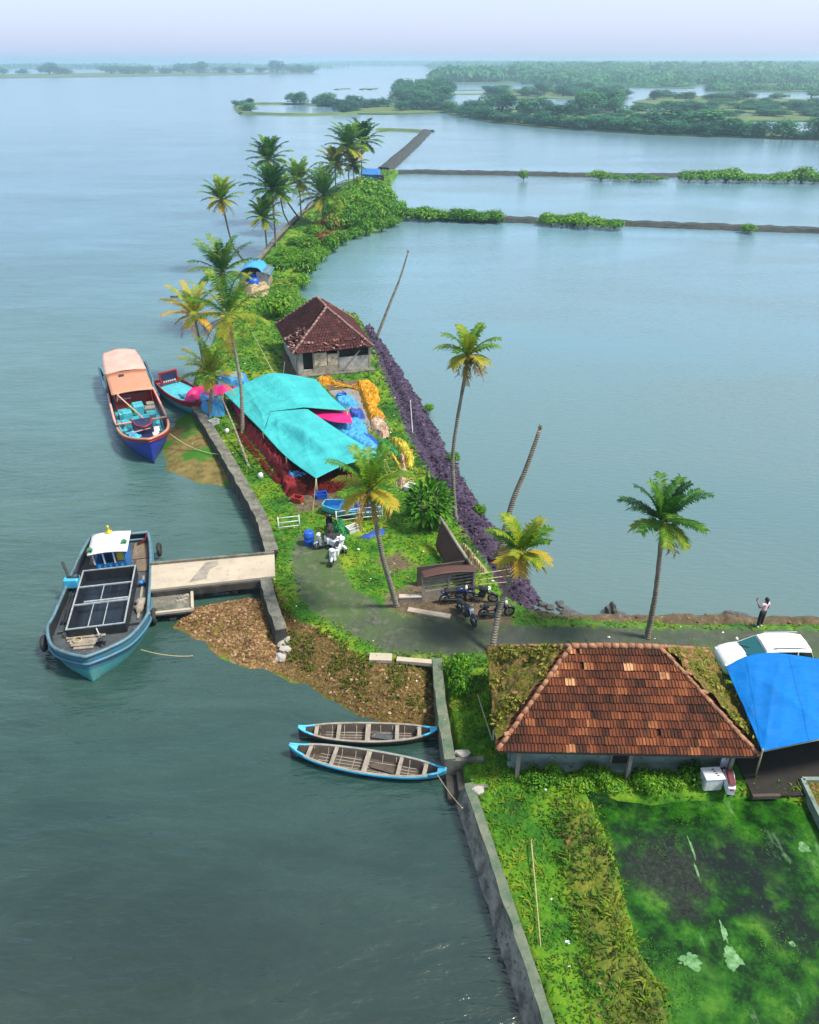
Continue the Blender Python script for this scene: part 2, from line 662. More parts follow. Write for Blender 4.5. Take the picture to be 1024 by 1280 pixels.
def mk_ground():
    ny, nx = GX.shape
    vs = np.stack([GX, GY, GZ], -1).reshape(-1, 3)
    keep = (GZ > -1.7)
    fs = []
    for j in range(ny - 1):
        for i in range(nx - 1):
            if keep[j, i] or keep[j, i + 1] or keep[j + 1, i] or keep[j + 1, i + 1]:
                a = j * nx + i
                fs.append((a, a + 1, a + nx + 1, a + nx))
    used = np.zeros(ny * nx, bool)
    fa = np.array(fs)
    used[fa.ravel()] = True
    remap = np.cumsum(used) - 1
    me = bpy.data.meshes.new('ground')
    me.from_pydata(vs[used].tolist(), [], remap[fa].tolist())
    for nm, arr in (('road', M_ROAD), ('mud', M_MUD), ('rubble', M_RUB), ('bank', M_BANK), ('dirt', M_DIRT), ('wet', M_WET), ('ridge', M_RIDGE)):
        me.attributes.new(nm, 'FLOAT', 'POINT').data.foreach_set('value', arr.reshape(-1)[used].astype(np.float32))
    me.polygons.foreach_set('use_smooth', [True] * len(fs))
    me.update()
    o = bpy.data.objects.new('ground', me)
    COL.objects.link(o)
    structure(o)
    m, t = newmat('ground')
    p = t.pos()
    nA = t.noise(p, .35, 5, .6)
    nB = t.noise(p, 1.6, 6, .65)
    nC = t.noise(p, 7.0, 5, .7)
    nD = t.noise(p, 3.1, 6, .7, .6)
    gn = t.math('ADD', t.math('MULTIPLY', nA, .55), t.math('ADD', t.math('MULTIPLY', nB, .2), t.math('MULTIPLY', nC, .25)))
    grass = t.ramp(gn, [(.37, (.006, .040, .003)), (.45, (.022, .115, .004)), (.53, (.085, .20, .006)), (.62, (.22, .25, .015))])
    grass = t.mix(t.step(nC, .62, .75), grass, (.06, .05, .02))
    road = t.ramp(nD, [(.3, (.035, .04, .032)), (.5, (.06, .072, .05)), (.68, (.105, .12, .085))])
    road = t.mix(t.math('MULTIPLY', t.step(nA, .38, .56), .85), road, (.058, .105, .028))
    road = t.mix(t.math('MULTIPLY', t.step(nB, .53, .68), .55), road, (.17, .17, .125))
    road = t.mix(t.step(nC, .64, .74), road, (.035, .038, .03))
    road = t.mix(t.math('MULTIPLY', t.attr('wet'), .8), road, (.035, .038, .036))
    dirt = t.ramp(nD, [(.3, (.05, .038, .025)), (.55, (.12, .09, .055)), (.75, (.22, .17, .11))])
    mud = t.ramp(nB, [(.3, (.07, .055, .02)), (.5, (.15, .12, .035)), (.7, (.22, .17, .07))])
    mud = t.mix(t.step(nA, .47, .55), mud, (.03, .13, .008))
    rub = t.ramp(nC, [(.28, (.035, .022, .012)), (.45, (.13, .075, .028)), (.58, (.26, .16, .07)), (.74, (.46, .33, .19))])
    rub = t.mix(t.step(nB, .50, .62), rub, (.12, .10, .012))
    sx_ = t.n('ShaderNodeSeparateXYZ'); t.l(p, sx_.inputs[0])
    rub = t.mix(t.math('MULTIPLY', t.step(sx_.outputs['X'], -7.2, -4.5), .88), rub, t.ramp(nC, [(.3, (.02, .015, .006)), (.5, (.075, .05, .012)), (.7, (.20, .15, .04))]))
    bank = t.ramp(nC, [(.25, (.012, .009, .017)), (.45, (.035, .024, .048)), (.6, (.075, .052, .095)), (.78, (.15, .11, .17))])
    bank = t.mix(t.step(nB, .58, .7), bank, (.035, .03, .045))
    rid = t.ramp(nC, [(.3, (.03, .02, .008)), (.5, (.09, .075, .012)), (.7, (.18, .15, .03))])
    def msk(a, f=None):
        q = t.math('ADD', t.attr(a), t.math('MULTIPLY', t.math('SUBTRACT', nD if f is None else f, .5), 1.1))
        return t.step(q, .40, .60)
    c = grass
    c = t.mix(t.math('MULTIPLY', msk('ridge'), .65), c, rid)
    c = t.mix(msk('dirt'), c, dirt)
    c = t.mix(msk('road'), c, road)
    c = t.mix(msk('mud'), c, mud)
    c = t.mix(msk('rubble'), c, rub)
    c = t.mix(msk('bank'), c, bank)
    h = t.math('ADD', t.math('MULTIPLY', nC, .6), t.math('MULTIPLY', nB, .6))
    rgh = t.math('SUBTRACT', .92, t.math('MULTIPLY', t.attr('wet'), .5))
    t.principled(c, rgh, 0, t.bump(h, .8, .09), .3)
    me.materials.append(m)
    return o

mk_ground()

# ------------------------------------------------------------------ water
def mk_water():
    mb = MB()
    S = 18000
    xs = [-S, -2000, -200, -60, 60, 200, 2000, S]
    ys = [-400, 0, 60, 200, 1000, 5000, S]
    vs = [(x, y, WATER) for y in ys for x in xs]
    W = len(xs)
    fs = [(j * W + i, j * W + i + 1, j * W + W + i + 1, j * W + W + i) for j in range(len(ys) - 1) for i in range(W - 1)]
    mb.add(vs, fs)
    m, t = newmat('water')
    p = t.pos()
    def mapped(rot, sc):
        mp = t.n('ShaderNodeMapping')
        mp.inputs['Rotation'].default_value = (0, 0, R(rot))
        mp.inputs['Scale'].default_value = sc
        t.l(p, mp.inputs['Vector'])
        return mp.outputs['Vector']
    # the sheltered pond right of the spit is finer rippled than the open river on the left
    sx = t.n('ShaderNodeSeparateXYZ')
    t.l(p, sx.inputs[0])
    pond = t.step(t.math('ADD', sx.outputs['X'], t.math('MULTIPLY', sx.outputs['Y'], .16)), -2, 6)
    pond = t.math('MULTIPLY', pond, t.step(sx.outputs['Y'], 25, 29))
    w1 = t.noise(mapped(12, (.28, .95, 1)), 1.0, 4, .55, .5)
    w2 = t.noise(mapped(-24, (.8, 2.4, 1)), 1.0, 4, .6, .3)
    w3 = t.noise(mapped(33, (1.1, 4.2, 1)), 1.0, 3, .5)
    big = t.noise(mapped(20, (.02, .06, 1)), 1.0, 4, .6, .6)
    riv = t.math('ADD', t.math('MULTIPLY', w1, 1.0), t.math('MULTIPLY', w2, .75))
    pnd = t.math('ADD', t.math('MULTIPLY', w3, .36), t.math('MULTIPLY', w2, .10))
    hgt = t.n('ShaderNodeMix', data_type='FLOAT')
    t.l(pond, hgt.inputs[0]); t.l(riv, hgt.inputs[2]); t.l(pnd, hgt.inputs[3])
    amp = t.math('ADD', .55, t.math('MULTIPLY', t.step(big, .35, .65), .6))
    # the wide water far off lies calmer
    calm = t.math('SUBTRACT', 1.0, t.math('MULTIPLY', t.step(sx.outputs['Y'], 90, 450), .75))
    h = t.math('MULTIPLY', t.math('MULTIPLY', hgt.outputs[0], amp), calm)
    nrm = t.bump(h, .85, .2)
    # river and pond base colours lighten with distance, standing in for sky sheen
    far_sheen = t.step(sx.outputs['Y'], 10, 130)
    c_far = t.ramp(far_sheen, [(0, (.004, .016, .012)), (.10, (.012, .046, .040)), (.22, (.040, .098, .080)), (.42, (.072, .165, .155)), (.8, (.085, .20, .245)), (1, (.09, .21, .28))])
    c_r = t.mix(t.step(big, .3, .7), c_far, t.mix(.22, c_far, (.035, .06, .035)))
    far_sheen_pond = t.step(sx.outputs['Y'], 25, 130)
    c_p = t.ramp(far_sheen_pond, [(0, (.064, .125, .122)), (.3, (.088, .175, .186)), (.8, (.12, .24, .30)), (1, (.13, .26, .33))])
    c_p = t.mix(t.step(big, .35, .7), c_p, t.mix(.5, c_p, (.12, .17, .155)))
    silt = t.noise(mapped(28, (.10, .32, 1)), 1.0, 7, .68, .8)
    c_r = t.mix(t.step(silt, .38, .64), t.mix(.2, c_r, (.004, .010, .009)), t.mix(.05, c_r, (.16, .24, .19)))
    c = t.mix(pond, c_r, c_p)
    pr = t.principled(c, .15, 0, nrm)
    pr.inputs['IOR'].default_value = 1.75
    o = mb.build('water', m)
    structure(o)

mk_water()

# ------------------------------------------------------------------ haze: one box of even pale air
def mk_haze():
    mb = MB()
    mb.box((0, 9000, (WATER - 1.9 + 34) / 2), (40000, 20000, 34 + 1.9 - WATER))
    m, t = newmat('haze')
    v = t.n('ShaderNodeVolumePrincipled')
    v.inputs['Color'].default_value = (.70, .885, 1.0, 1)
    v.inputs['Density'].default_value = .00038
    v.inputs['Anisotropy'].default_value = .55
    o = t.n('ShaderNodeOutputMaterial')
    t.l(v.outputs[0], o.inputs['Volume'])
    h = mb.build('haze', m)
    h['kind'] = 'stuff'
mk_haze()

# ------------------------------------------------------------------ foliage materials
leafmat('palm_leaf', [(0.0, (.008, .045, .008)), (.3, (.040, .16, .010)), (.52, (.15, .28, .014)), (.75, (.38, .36, .03)), (1.0, (.52, .32, .04))])
leafmat('dry_leaf', [(0.0, (.07, .045, .015)), (.5, (.26, .16, .035)), (1.0, (.46, .32, .06))])
leafmat('shrub_leaf', [(0.0, (.006, .045, .004)), (.3, (.030, .15, .006)), (.65, (.11, .32, .012)), (1.0, (.26, .42, .025))])
leafmat('mangrove_leaf', [(0.0, (.006, .06, .045)), (.35, (.016, .13, .07)), (.7, (.06, .25, .08)), (1.0, (.17, .38, .09))], .3, .6, .45)
leafmat('grass_blade', [(0.0, (.012, .08, .005)), (.35, (.034, .145, .006)), (.65, (.14, .255, .012)), (.85, (.27, .30, .022)), (1.0, (.34, .27, .06))], .35)
leafmat('weed_leaf', [(0.0, (.03, .02, .006)), (.35, (.05, .09, .008)), (.7, (.14, .19, .012)), (1.0, (.26, .22, .04))], .3)
def ringbark(name, c1, c2, c3):
    m, t = newmat(name)
    co = t.objco()
    wv = t.n('ShaderNodeTexWave', bands_direction='Z'); wv.inputs['Scale'].default_value = 2.6; wv.inputs['Distortion'].default_value = 2.0; wv.inputs['Detail'].default_value = 3
    t.l(co, wv.inputs['Vector'])
    n = t.noise(co, 2.2, 6, .7)
    c = t.mix(t.step(n, .35, .65), c1, c2)
    c = t.mix(t.math('MULTIPLY', t.step(wv.outputs['Fac'], .35, .05), .45), c, c3)
    t.principled(c, .92, 0, t.bump(wv.outputs['Fac'], .6, .04), .2)
ringbark('palm_bark', (.31, .28, .23), (.16, .14, .11), (.07, .06, .045))
wear('dark_bark', (.10, .085, .07), (.05, .045, .035), 2.0, .9, 0, .5, 9.0)
wear('coconut', (.22, .20, .03), (.14, .08, .02), 6, .6)

# ------------------------------------------------------------------ palms
def frond(mb, root, az, el, L, rnd, droop=1.0, tint=.4, leaf=.5, wid=.078, nl=30, dead=False):
    """one arching feather leaf: a midrib and two rows of leaflets"""
    pts = []
    p = Vector(root)
    e = el
    n = 9
    seg = L / n
    side_bend = rnd.uniform(-.10, .10)
    a = az
    for i in range(n + 1):
        pts.append(p.copy())
        d = Vector((math.cos(a) * math.cos(e), math.sin(a) * math.cos(e), math.sin(e)))
        p = p + d * seg
        e -= droop * (.035 + .15 * i / n)
        a += side_bend * .3
    mb.tube(pts, [.035 * (1 - .85 * i / n) + .004 for i in range(n + 1)], 4, min(1, tint + .25))
    for k in range(nl):
        t = .10 + .89 * (k + .5) / nl
        f = t * n
        i = min(int(f), n - 1)
        q = pts[i].lerp(pts[i + 1], f - i)
        d = (pts[i + 1] - pts[i]).normalized()
        up = Vector((0, 0, 1))
        s = d.cross(up)
        if s.length < .05:
            s = Vector((-math.sin(az), math.cos(az), 0))
        s.normalize()
        nn = s.cross(d).normalized()
        ll = leaf * (.45 + .65 * math.sin(PI * min(1, t * .80 + .14))) * rnd.uniform(.7, 1.15)
        for sg in (-1, 1):
            if rnd.random() < (.25 if dead else .04):
                continue
            fall = (.4 + .6 * rnd.random()) * droop
            ldir = (s * sg * (.82) + d * .62 + nn * .22).normalized()
            m1 = q + ldir * ll * .55
            m1.z -= ll * .10 * fall
            tip = q + ldir * ll
            tip.z -= ll * .55 * fall
            ww = d * wid * .5
            tt = max(0, min(1, tint + rnd.uniform(-.16, .16) + (.10 if t > .8 else 0)))
            mb.add((q - ww * .6, q + ww * .6, m1 + ww, m1 - ww, tip), ((0, 1, 2, 3), (3, 2, 4)), tt)

def palm(label, base, top, L=2.4, nf=20, seed=0, r0=.17, r1=.11, bend=None, yellow=.25, dead=4, droop=1.0, bark='palm_bark', group='coconut palms on the spit', green=.35, nuts=True, leaf=.55, name='coconut_palm', upright=1.0):
    wid = .078 + max(0, base[1] - 45) * .0011
    rnd = random.Random(seed)
    base = Vector(base); top = Vector(top)
    o = thing(name, label, 'palm tree', base, 0, group)
    mid = base.lerp(top, .5) + (Vector(bend) if bend is not None else Vector((0, 0, 0)))
    pts = curve([base - Vector((0, 0, .25)), base.lerp(mid, .5) + (Vector(bend) * .25 if bend is not None else Vector((0, 0, 0))), mid, top], 22)
    mb = MB()
    rr = []
    for i in range(len(pts)):
        t = i / (len(pts) - 1)
        r = (r0 * (1 - t) + r1 * t) * .85 + .10 * r0 * (i % 2)
        if t < .08:
            r *= 1.5 - 6 * t
        rr.append(r)
    mb.tube(pts, rr, 9)
    mb.build('trunk', bark, o)
    g = MB()
    gold = 2.399963
    if base.y > 60: nf += 6
    for k in range(nf):
        u = (k + .5) / nf
        el = R(86) * upright - R(104) * upright * u ** 1.15
        az = k * gold + rnd.uniform(-.25, .25)
        LL = L * (.72 + .42 * math.sin(PI * min(1, .2 + u * .85))) * rnd.uniform(.88, 1.08)
        ti = green + rnd.uniform(-.20, .20) + (.0 if u < .62 else yellow * (u - .55) * 2.2)
        frond(g, top + Vector((math.cos(az) * .08, math.sin(az) * .08, .05)), az, el, LL, rnd, droop, max(0, min(1, ti)), leaf, wid)
    g.build('crown', 'palm_leaf', o)
    if dead:
        dmb = MB()
        for k in range(dead):
            az = rnd.uniform(0, 2 * PI)
            frond(dmb, top + Vector((math.cos(az) * .1, math.sin(az) * .1, -.1)), az, R(rnd.uniform(-58, -20)), L * rnd.uniform(.6, .9), rnd, .8, rnd.uniform(.3, .8), leaf * .7, .07, 16, True)
        dmb.build('dry_fronds', 'dry_leaf', o)
    if nuts:
        nb = MB()
        for k in range(6):
            az = k * 1.1
            nb.blob(top + Vector((math.cos(az) * .24, math.sin(az) * .24, -.22 - .1 * (k % 2))), (.13, .13, .16), k, .05, 7)
        nb.build('coconuts', 'coconut', o, smooth=True)
    return o

def palm_px(label, b, t, lean=0.0, z=None, **kw):
    """b, t: the foot and the heart of the crown in the photograph; lean: how much farther off the heart is than the foot"""
    base = P(b[0], b[1], 0)
    base.z = ground_z(base.x, base.y)
    if base.z < -.8:
        base.z = -.5
    top = PY(t[0], t[1], base.y + lean)
    return palm(label, base, top, **kw)

palm_px('tall slim coconut palm rising alone against the pond beside the purple bank', (570, 645), (586, 444), 0, L=1.75, nf=15, seed=3, bend=(-.45, 0, 0), yellow=.35, dead=6, droop=1.15, r0=.15, r1=.1)
palm_px('bushy green crowned coconut palm on the road verge beside the pond, left of the person', (809, 797), (829, 652), 0, L=2.0, nf=19, seed=8, bend=(.12, 0, -.1), yellow=.3, dead=2, green=.26, droop=.95)
palm_px('leaning grey trunked palm with a yellow green crown over the parked motorbikes', (614, 818), (652, 690), 1.0, L=1.7, nf=16, seed=12, bend=(-.1, .4, 0), yellow=.6, dead=5, green=.45, droop=.95, r0=.17)
palm_px('coconut palm with a curved white trunk and ragged yellow fronds before the turquoise tarpaulin', (497, 757), (463, 612), -.6, L=2.1, nf=14, seed=21, bend=(-.15, -.3, .2), yellow=.65, dead=7, green=.48, droop=1.0)
palm_px('short coconut palm with a yellow green crown beside the pink cloth at the boats', (262, 520), (265, 468), 0, L=2.6, nf=18, seed=31, yellow=.5, dead=4, green=.48, r0=.2)
palm_px('large yellow fringed coconut palm on the grass left of the old red roofed hut', (303, 541), (285, 394), 1.5, L=3.5, nf=17, seed=41, bend=(.3, 0, 0), yellow=.6, dead=6, green=.42, leaf=.75)
palm_px('coconut palm with a thin drooping brown yellow crown leaning over the river', (257, 466), (243, 394), 0, L=2.8, nf=13, seed=52, yellow=.8, dead=7, green=.55, leaf=.6)
palm_px('dark green coconut palm at the river edge next to the blue tarpaulin hut', (290, 402), (278, 341), 0, L=3.7, nf=20, seed=61, yellow=.35, dead=5, green=.22, leaf=.85)
palm_px('lone coconut palm with a long curved trunk leaning far out over the river', (316, 331), (277, 250), 0, L=3.0, nf=18, seed=71, bend=(-.9, 0, -.9), yellow=.75, dead=6, green=.42, leaf=.7, bark='dark_bark')
palm_px('highest palm crown of the left clump beyond the hut, leaning left', (376, 274), (336, 200), 0, L=4.0, nf=19, seed=81, yellow=.4, dead=6, green=.26, leaf=.95, bark='dark_bark', bend=(-.5, 0, -.5))
palm_px('dark full crowned palm in the left clump beyond the hut, straight trunk', (345, 307), (340, 238), 0, L=4.1, nf=23, seed=91, yellow=.1, dead=4, green=.18, leaf=.95)
palm_px('small low palm with a pale thin trunk under the left clump beyond the hut', (334, 311), (330, 273), 0, L=3.0, nf=18, seed=101, yellow=.3, dead=3, green=.3, leaf=.7)
palm_px('broad palm with one orange dry frond right of the left clump', (377, 276), (374, 228), 0, L=4.1, nf=19, seed=111, yellow=.5, dead=6, green=.27, leaf=.95)
palm_px('leaning dark trunked palm half hidden inside the left clump', (366, 286), (350, 243), 0, L=3.4, nf=16, seed=115, yellow=.3, dead=4, green=.2, leaf=.9, bark='dark_bark', bend=(-.5, 0, 0))
palm_px('huge low palm with long drooping fronds at the head of the bushes', (403, 280), (405, 246), 0, L=5.4, nf=25, seed=121, yellow=.35, dead=7, green=.28, leaf=1.1, r0=.25)
palm_px('leftmost palm of the far row by the blue shed, crown turned yellow brown', (420, 246), (419, 207), 0, L=4.3, nf=20, seed=131, yellow=.8, dead=8, green=.42, leaf=1.0)
palm_px('tall palm in the middle of the far row by the blue shed', (436, 248), (436, 185), 0, L=4.9, nf=21, seed=141, yellow=.5, dead=7, green=.28, leaf=1.15)
palm_px('short palm between the two tallest of the far row by the blue shed', (443, 244), (442, 206), 0, L=3.6, nf=18, seed=151, yellow=.2, dead=5, green=.2, leaf=.9)
palm_px('tallest palm of the far row, right next to the blue shed', (451, 240), (453, 178), 0, L=4.8, nf=21, seed=161, yellow=.3, dead=6, green=.22, leaf=1.15)

# bare dead palm trunks
def stump(label, pts, r0, r1, group='bare leaning trunks'):
    o = thing('bare_trunk', label, 'dead tree', pts[0], 0, group)
    mb = MB()
    c = curve(pts, 16)
    mb.tube(c, [r0 + (r1 - r0) * i / 16 + .006 * (i % 2) for i in range(17)], 9)
    mb.build('trunk', 'palm_bark' if r0 > .1 else 'dark_bark', o)
    b = MB()
    e = Vector(c[-1])
    for k in range(7):
        a = k * .9
        b.bar(e - Vector((0, 0, .12)), e + Vector((math.cos(a) * .12, math.sin(a) * .12, .16 + .06 * (k % 3))), .035, .02)
    b.build('broken_top', 'dry_leaf', o)
    return o
q = P(622, 700, -.3)
stump('bare headless palm trunk leaning right behind the yellow green palm', [q, PY(640, 630, q.y + .4), PY(658, 585, q.y + .6), PY(675, 537, q.y + .9)], .17, .10)
q = P(470, 424, 0)
stump('thin dark bare pole trunk leaning over the pond behind the red roofed hut', [q, PY(488, 378, q.y + .5), PY(500, 348, q.y + .9), PY(510, 316, q.y + 1.2)], .16, .07)

# ------------------------------------------------------------------ bushes
def leaf_cloud(mb, c, r, n, size, rnd, t0=.15, t1=.9, flat=.55, long=1.6):
    """many small leaves spread through the volume of a crown, mostly near its surface"""
    c = Vector(c)
    for k in range(n):
        d = Vector((rnd.gauss(0, 1), rnd.gauss(0, 1), rnd.gauss(0, 1)))
        d.normalize()
        if d.z < -.75:
            d.z *= -.5
        rr = rnd.uniform(.55, 1.03) ** .6
        p = c + Vector((d.x * r[0] * rr, d.y * r[1] * rr, d.z * r[2] * rr))
        s = size * rnd.uniform(.6, 1.35)
        nrm = (d + Vector((rnd.uniform(-flat, flat), rnd.uniform(-flat, flat), rnd.uniform(0, flat * 1.6)))).normalized()
        a = nrm.cross(Vector((rnd.uniform(-1, 1), rnd.uniform(-1, 1), rnd.uniform(-.3, .3)))).normalized()
        b = nrm.cross(a)
        t = max(0, min(1, rnd.uniform(t0, t1)))
        mb.add((p - a * s * long * .5, p + b * s * .42 - a * s * .05, p + a * s * long * .5 + nrm * -.15 * s, p - b * s * .42 - a * s * .05), ((0, 1, 2, 3),), t)

def bush_mesh(name, mat, lobes, n, size, seed, t0=.15, t1=.9):
    rnd = random.Random(seed)
    mb = MB()
    for (x, y, z, rx, ry, rz) in lobes:
        leaf_cloud(mb, (x, y, z), (rx, ry, rz), int(n * rx * ry / len(lobes) * 3), size, rnd, t0 + rnd.uniform(-.1, .1), t1 + rnd.uniform(-.2, .1))
    return mb

def rand_lobes(rnd, k, w, h):
    out = []
    for i in range(k):
        a = rnd.uniform(0, 2 * PI); d = rnd.uniform(.1, .62)
        s = rnd.uniform(.3, .52)
        out.append((math.cos(a) * d * w / 2, math.sin(a) * d * w / 2, h * rnd.uniform(.2, .58), w * s * .62, w * s * .62, h * rnd.uniform(.32, .45)))
    return out

SHRUBS = []
def shrub_proto(k):
    rnd = random.Random(900 + k)
    o = thing('shrub', 'x', 'bush')
    lob = rand_lobes(rnd, 12, 2.0, 1.0)
    bush_mesh('s', None, lob, 1500, .105, 900 + k, .15, 1.0).build('crown', 'shrub_leaf', o, False)
    st = MB()
    for i in range(4):
        a = i * 1.6 + k
        st.tube([(0, 0, -.1), (math.cos(a) * .2, math.sin(a) * .2, .3), (math.cos(a) * .5, math.sin(a) * .5, .6)], [.05, .035, .015], 5)
    st.build('stems', 'dark_bark', o, False)
    return o
_protos = [shrub_proto(k) for k in range(4)]
_used = [False] * 4
_rs = random.Random(77)
def shrub(label, px, w, h, k=None, group='bright green bushes along the pond bunds', z=None, d=None):
    """w, d, h: width, depth and height in metres"""
    k = _rs.randrange(4) if k is None else k
    o = _protos[k] if not _used[k] else copy_tree(_protos[k])
    _used[k] = True
    p = P(px[0], px[1], 0) if len(px) == 2 else Vector(px)
    gz = ground_z(p.x, p.y) if z is None else z
    o.location = (p.x, p.y, gz - .05)
    o.rotation_euler = (0, 0, _rs.uniform(0, 6.28))
    o.scale = (w / 2, (d or w) / 2, h)
    if d: o.rotation_euler = (0, 0, 0)
    tag(o, label, 'bush', group)
    return o

SH_L = 'bright green bush in the crowded mass on the spit below the far palms'
for (x, y, w_, h_) in ((497, 266, 5, 2.6), (482, 272, 6, 2.8), (466, 276, 6, 3), (450, 280, 6, 2.6), (436, 284, 5, 2.4), (470, 258, 6, 3), (455, 262, 7, 3.4), (440, 266, 7, 3.2), (458, 247, 7, 3),
                       (470, 243, 6, 2.6), (447, 250, 7, 2.6), (425, 270, 6, 2.4), (480, 256, 6, 2.6), (434, 255, 6, 2.2), (420, 286, 5, 2)):
    shrub(SH_L, (x, y), w_, h_ * 1.45)
ORD = ['first', 'second', 'third', 'fourth', 'fifth', 'sixth', 'seventh', 'eighth', 'ninth', 'tenth', 'eleventh', 'twelfth', 'thirteenth', 'fourteenth', 'fifteenth', 'sixteenth']
for i_, (x, w_, h_) in enumerate(((512, 5, 2.0), (524, 5, 2.3), (538, 6, 2.1), (556, 5, 1.6), (572, 5, 2.2), (588, 6, 2.1), (604, 5, 1.7), (620, 5, 1.9))):
    shrub('%s bush from the spit in the strip on the nearer bund' % ORD[i_], (x, 268 + (x - 500) * .03), w_, h_, z=-.5)
for i_, (x, w_, h_) in enumerate(((690, 5, 2.0), (703, 5, 1.7), (718, 6, 2.2), (735, 6, 1.8), (752, 5, 1.5), (768, 5, 1.5))):
    shrub('%s bush from the left in the clump halfway along the nearer bund' % ORD[i_], (x, 275 + (x - 690) * .06), w_, h_, z=-.5)
shrub('single small bush near the right end of the nearer bund', (937, 284), 4, 1.2, z=-.5)
for i_, (x, w_, h_) in enumerate(((655, 3, 2.2), (752, 7, 2.2), (775, 6, 1.2), (800, 9, 1.3), (822, 6, 1.0), (862, 9, 2.3), (884, 8, 2.6), (908, 9, 3.0), (925, 7, 1.7), (946, 8, 1.6), (968, 8, 1.6), (986, 8, 2.2), (1003, 8, 3.6), (1019, 8, 2.2), (1040, 9, 2.4))):
    shrub('%s bush from the left on the second bund, beyond the nearer one' % ORD[i_], (x, 220 + (x - 640) * .008), w_, h_, z=-.5)
SH_W = 'leafy weed bush in the bright clump behind the blue tarpaulin hut'
for (x, y, w_, h_) in ((352, 335, 4, 1.3), (366, 330, 4, 1.6), (378, 322, 4, 1.5), (362, 318, 4, 1.2), (385, 310, 4, 1.8), (400, 300, 5, 2.2), (372, 305, 4, 1.2), (392, 290, 4, 1.4), (340, 328, 3, 1.0)):
    shrub(SH_W, (x, y), w_, h_)
for i_, (x, y) in enumerate(((492, 279), (477, 285), (458, 289), (443, 293), (427, 301), (414, 309), (402, 319), (391, 329), (381, 341), (377, 353))):
    shrub('%s bush overhanging the pond edge, counted from the head of the spit' % ORD[i_], (x, y - 2), 3.6, 1.7 + .5 * (i_ % 3), z=-.55)
def dry_bush(label, px, w_, h_, seed):
    p = P(*px, 0); p.z = ground_z(p.x, p.y)
    o = thing('dry_bush', label, 'bush', p, 0, 'dry brown bushes at the pond edge')
    rnd = random.Random(seed); mb = MB()
    for l in rand_lobes(rnd, 8, w_, h_):
        leaf_cloud(mb, Vector(l[:3]), l[3:], 260, .3, rnd, .0, .75, .6, 2.6)
    mb.build('crown', 'dry_leaf', o, False)
    mb = MB(); mb.tube([(0, 0, -.1), (.1, .1, h_ * .5)], [.08, .04], 6); mb.build('stems', 'dark_bark', o, False)
dry_bush('larger dry brown bush under the huge low palm', (417, 285), 5.5, 2.6, 1)
dry_bush('smaller dry brown bush nearer the pond edge', (405, 303), 4.2, 1.7, 2)
shrub('round yellow green bush between the blue tarpaulin hut and the red tiled hut', (346, 396), 4.2, 3.0, 1)
shrub('lower dark bush tucked against the back corner of the red tiled hut', (362, 402), 2.6, 2.0, 2)
shrub('shrub clipped against the corner of the wall left of the tiled house', (575, 862), 1.5, 1.1, 3)
shrub('dense fern like bush on the road edge left of the mossy roof', (572, 842), 1.5, 1.3, 0)
shrub('small bush under the left eave of the mossy roof', (613, 880), 1.0, .8, 1)
for (x, y) in ((552, 470), (515, 515)):
    pass
for (x, y, q_) in ((536, 512, 'level with the white stake'), (566, 575, 'above the tall palm foot'), (600, 640, 'left of the leaning bare trunk')):
    shrub('little bush at the water side of the purple bank, ' + q_, tuple(P(x, y, -.6)), 1.1, .7, z=-.6)

# the big leaved bush by the purple bank
def big_leaf_bush():
    b = P(536, 655, 0)
    b.z = ground_z(b.x, b.y)
    o = thing('broadleaf_bush', 'big bush with large broad glossy leaves beside the purple bank and the brown sheet', 'bush', b)
    rnd = random.Random(5)
    mb = MB()
    for k in range(430):
        d = Vector((rnd.gauss(0, 1), rnd.gauss(0, 1), rnd.gauss(0, .9))).normalized()
        rr = rnd.uniform(.5, 1.0)
        c = b + Vector((d.x * 1.25 * rr, d.y * 1.15 * rr, 1.5 + d.z * 1.3 * rr))
        if c.z < b.z + .15:
            continue
        out = (d + Vector((0, 0, rnd.uniform(-.1, .9)))).normalized()
        s = out.cross(Vector((0, 0, 1))).normalized() if abs(out.z) < .97 else Vector((1, 0, 0))
        L = rnd.uniform(.45, .75); W_ = L * .2
        n = s.cross(out)
        p1 = c + out * L * .5 + n * .04; p2 = c + out * L - Vector((0, 0, .12))
        t = max(0, min(1, .1 + .75 * rnd.random()))
        mb.add((c, p1 - s * W_, p2, p1 + s * W_, p1 - n * .05), ((0, 4, 1), (4, 2, 1), (0, 3, 4), (4, 3, 2)), t)
    mb.build('leaves', 'shrub_leaf', o)
    st = MB()
    for k in range(7):
        a = k * .9
        st.tube([b - Vector((0, 0, .1)), b + Vector((math.cos(a) * .25, math.sin(a) * .25, .7)), b + Vector((math.cos(a) * .7, math.sin(a) * .6, 1.7))], [.06, .045, .02], 6)
    st.build('stems', 'dark_bark', o)
big_leaf_bush()

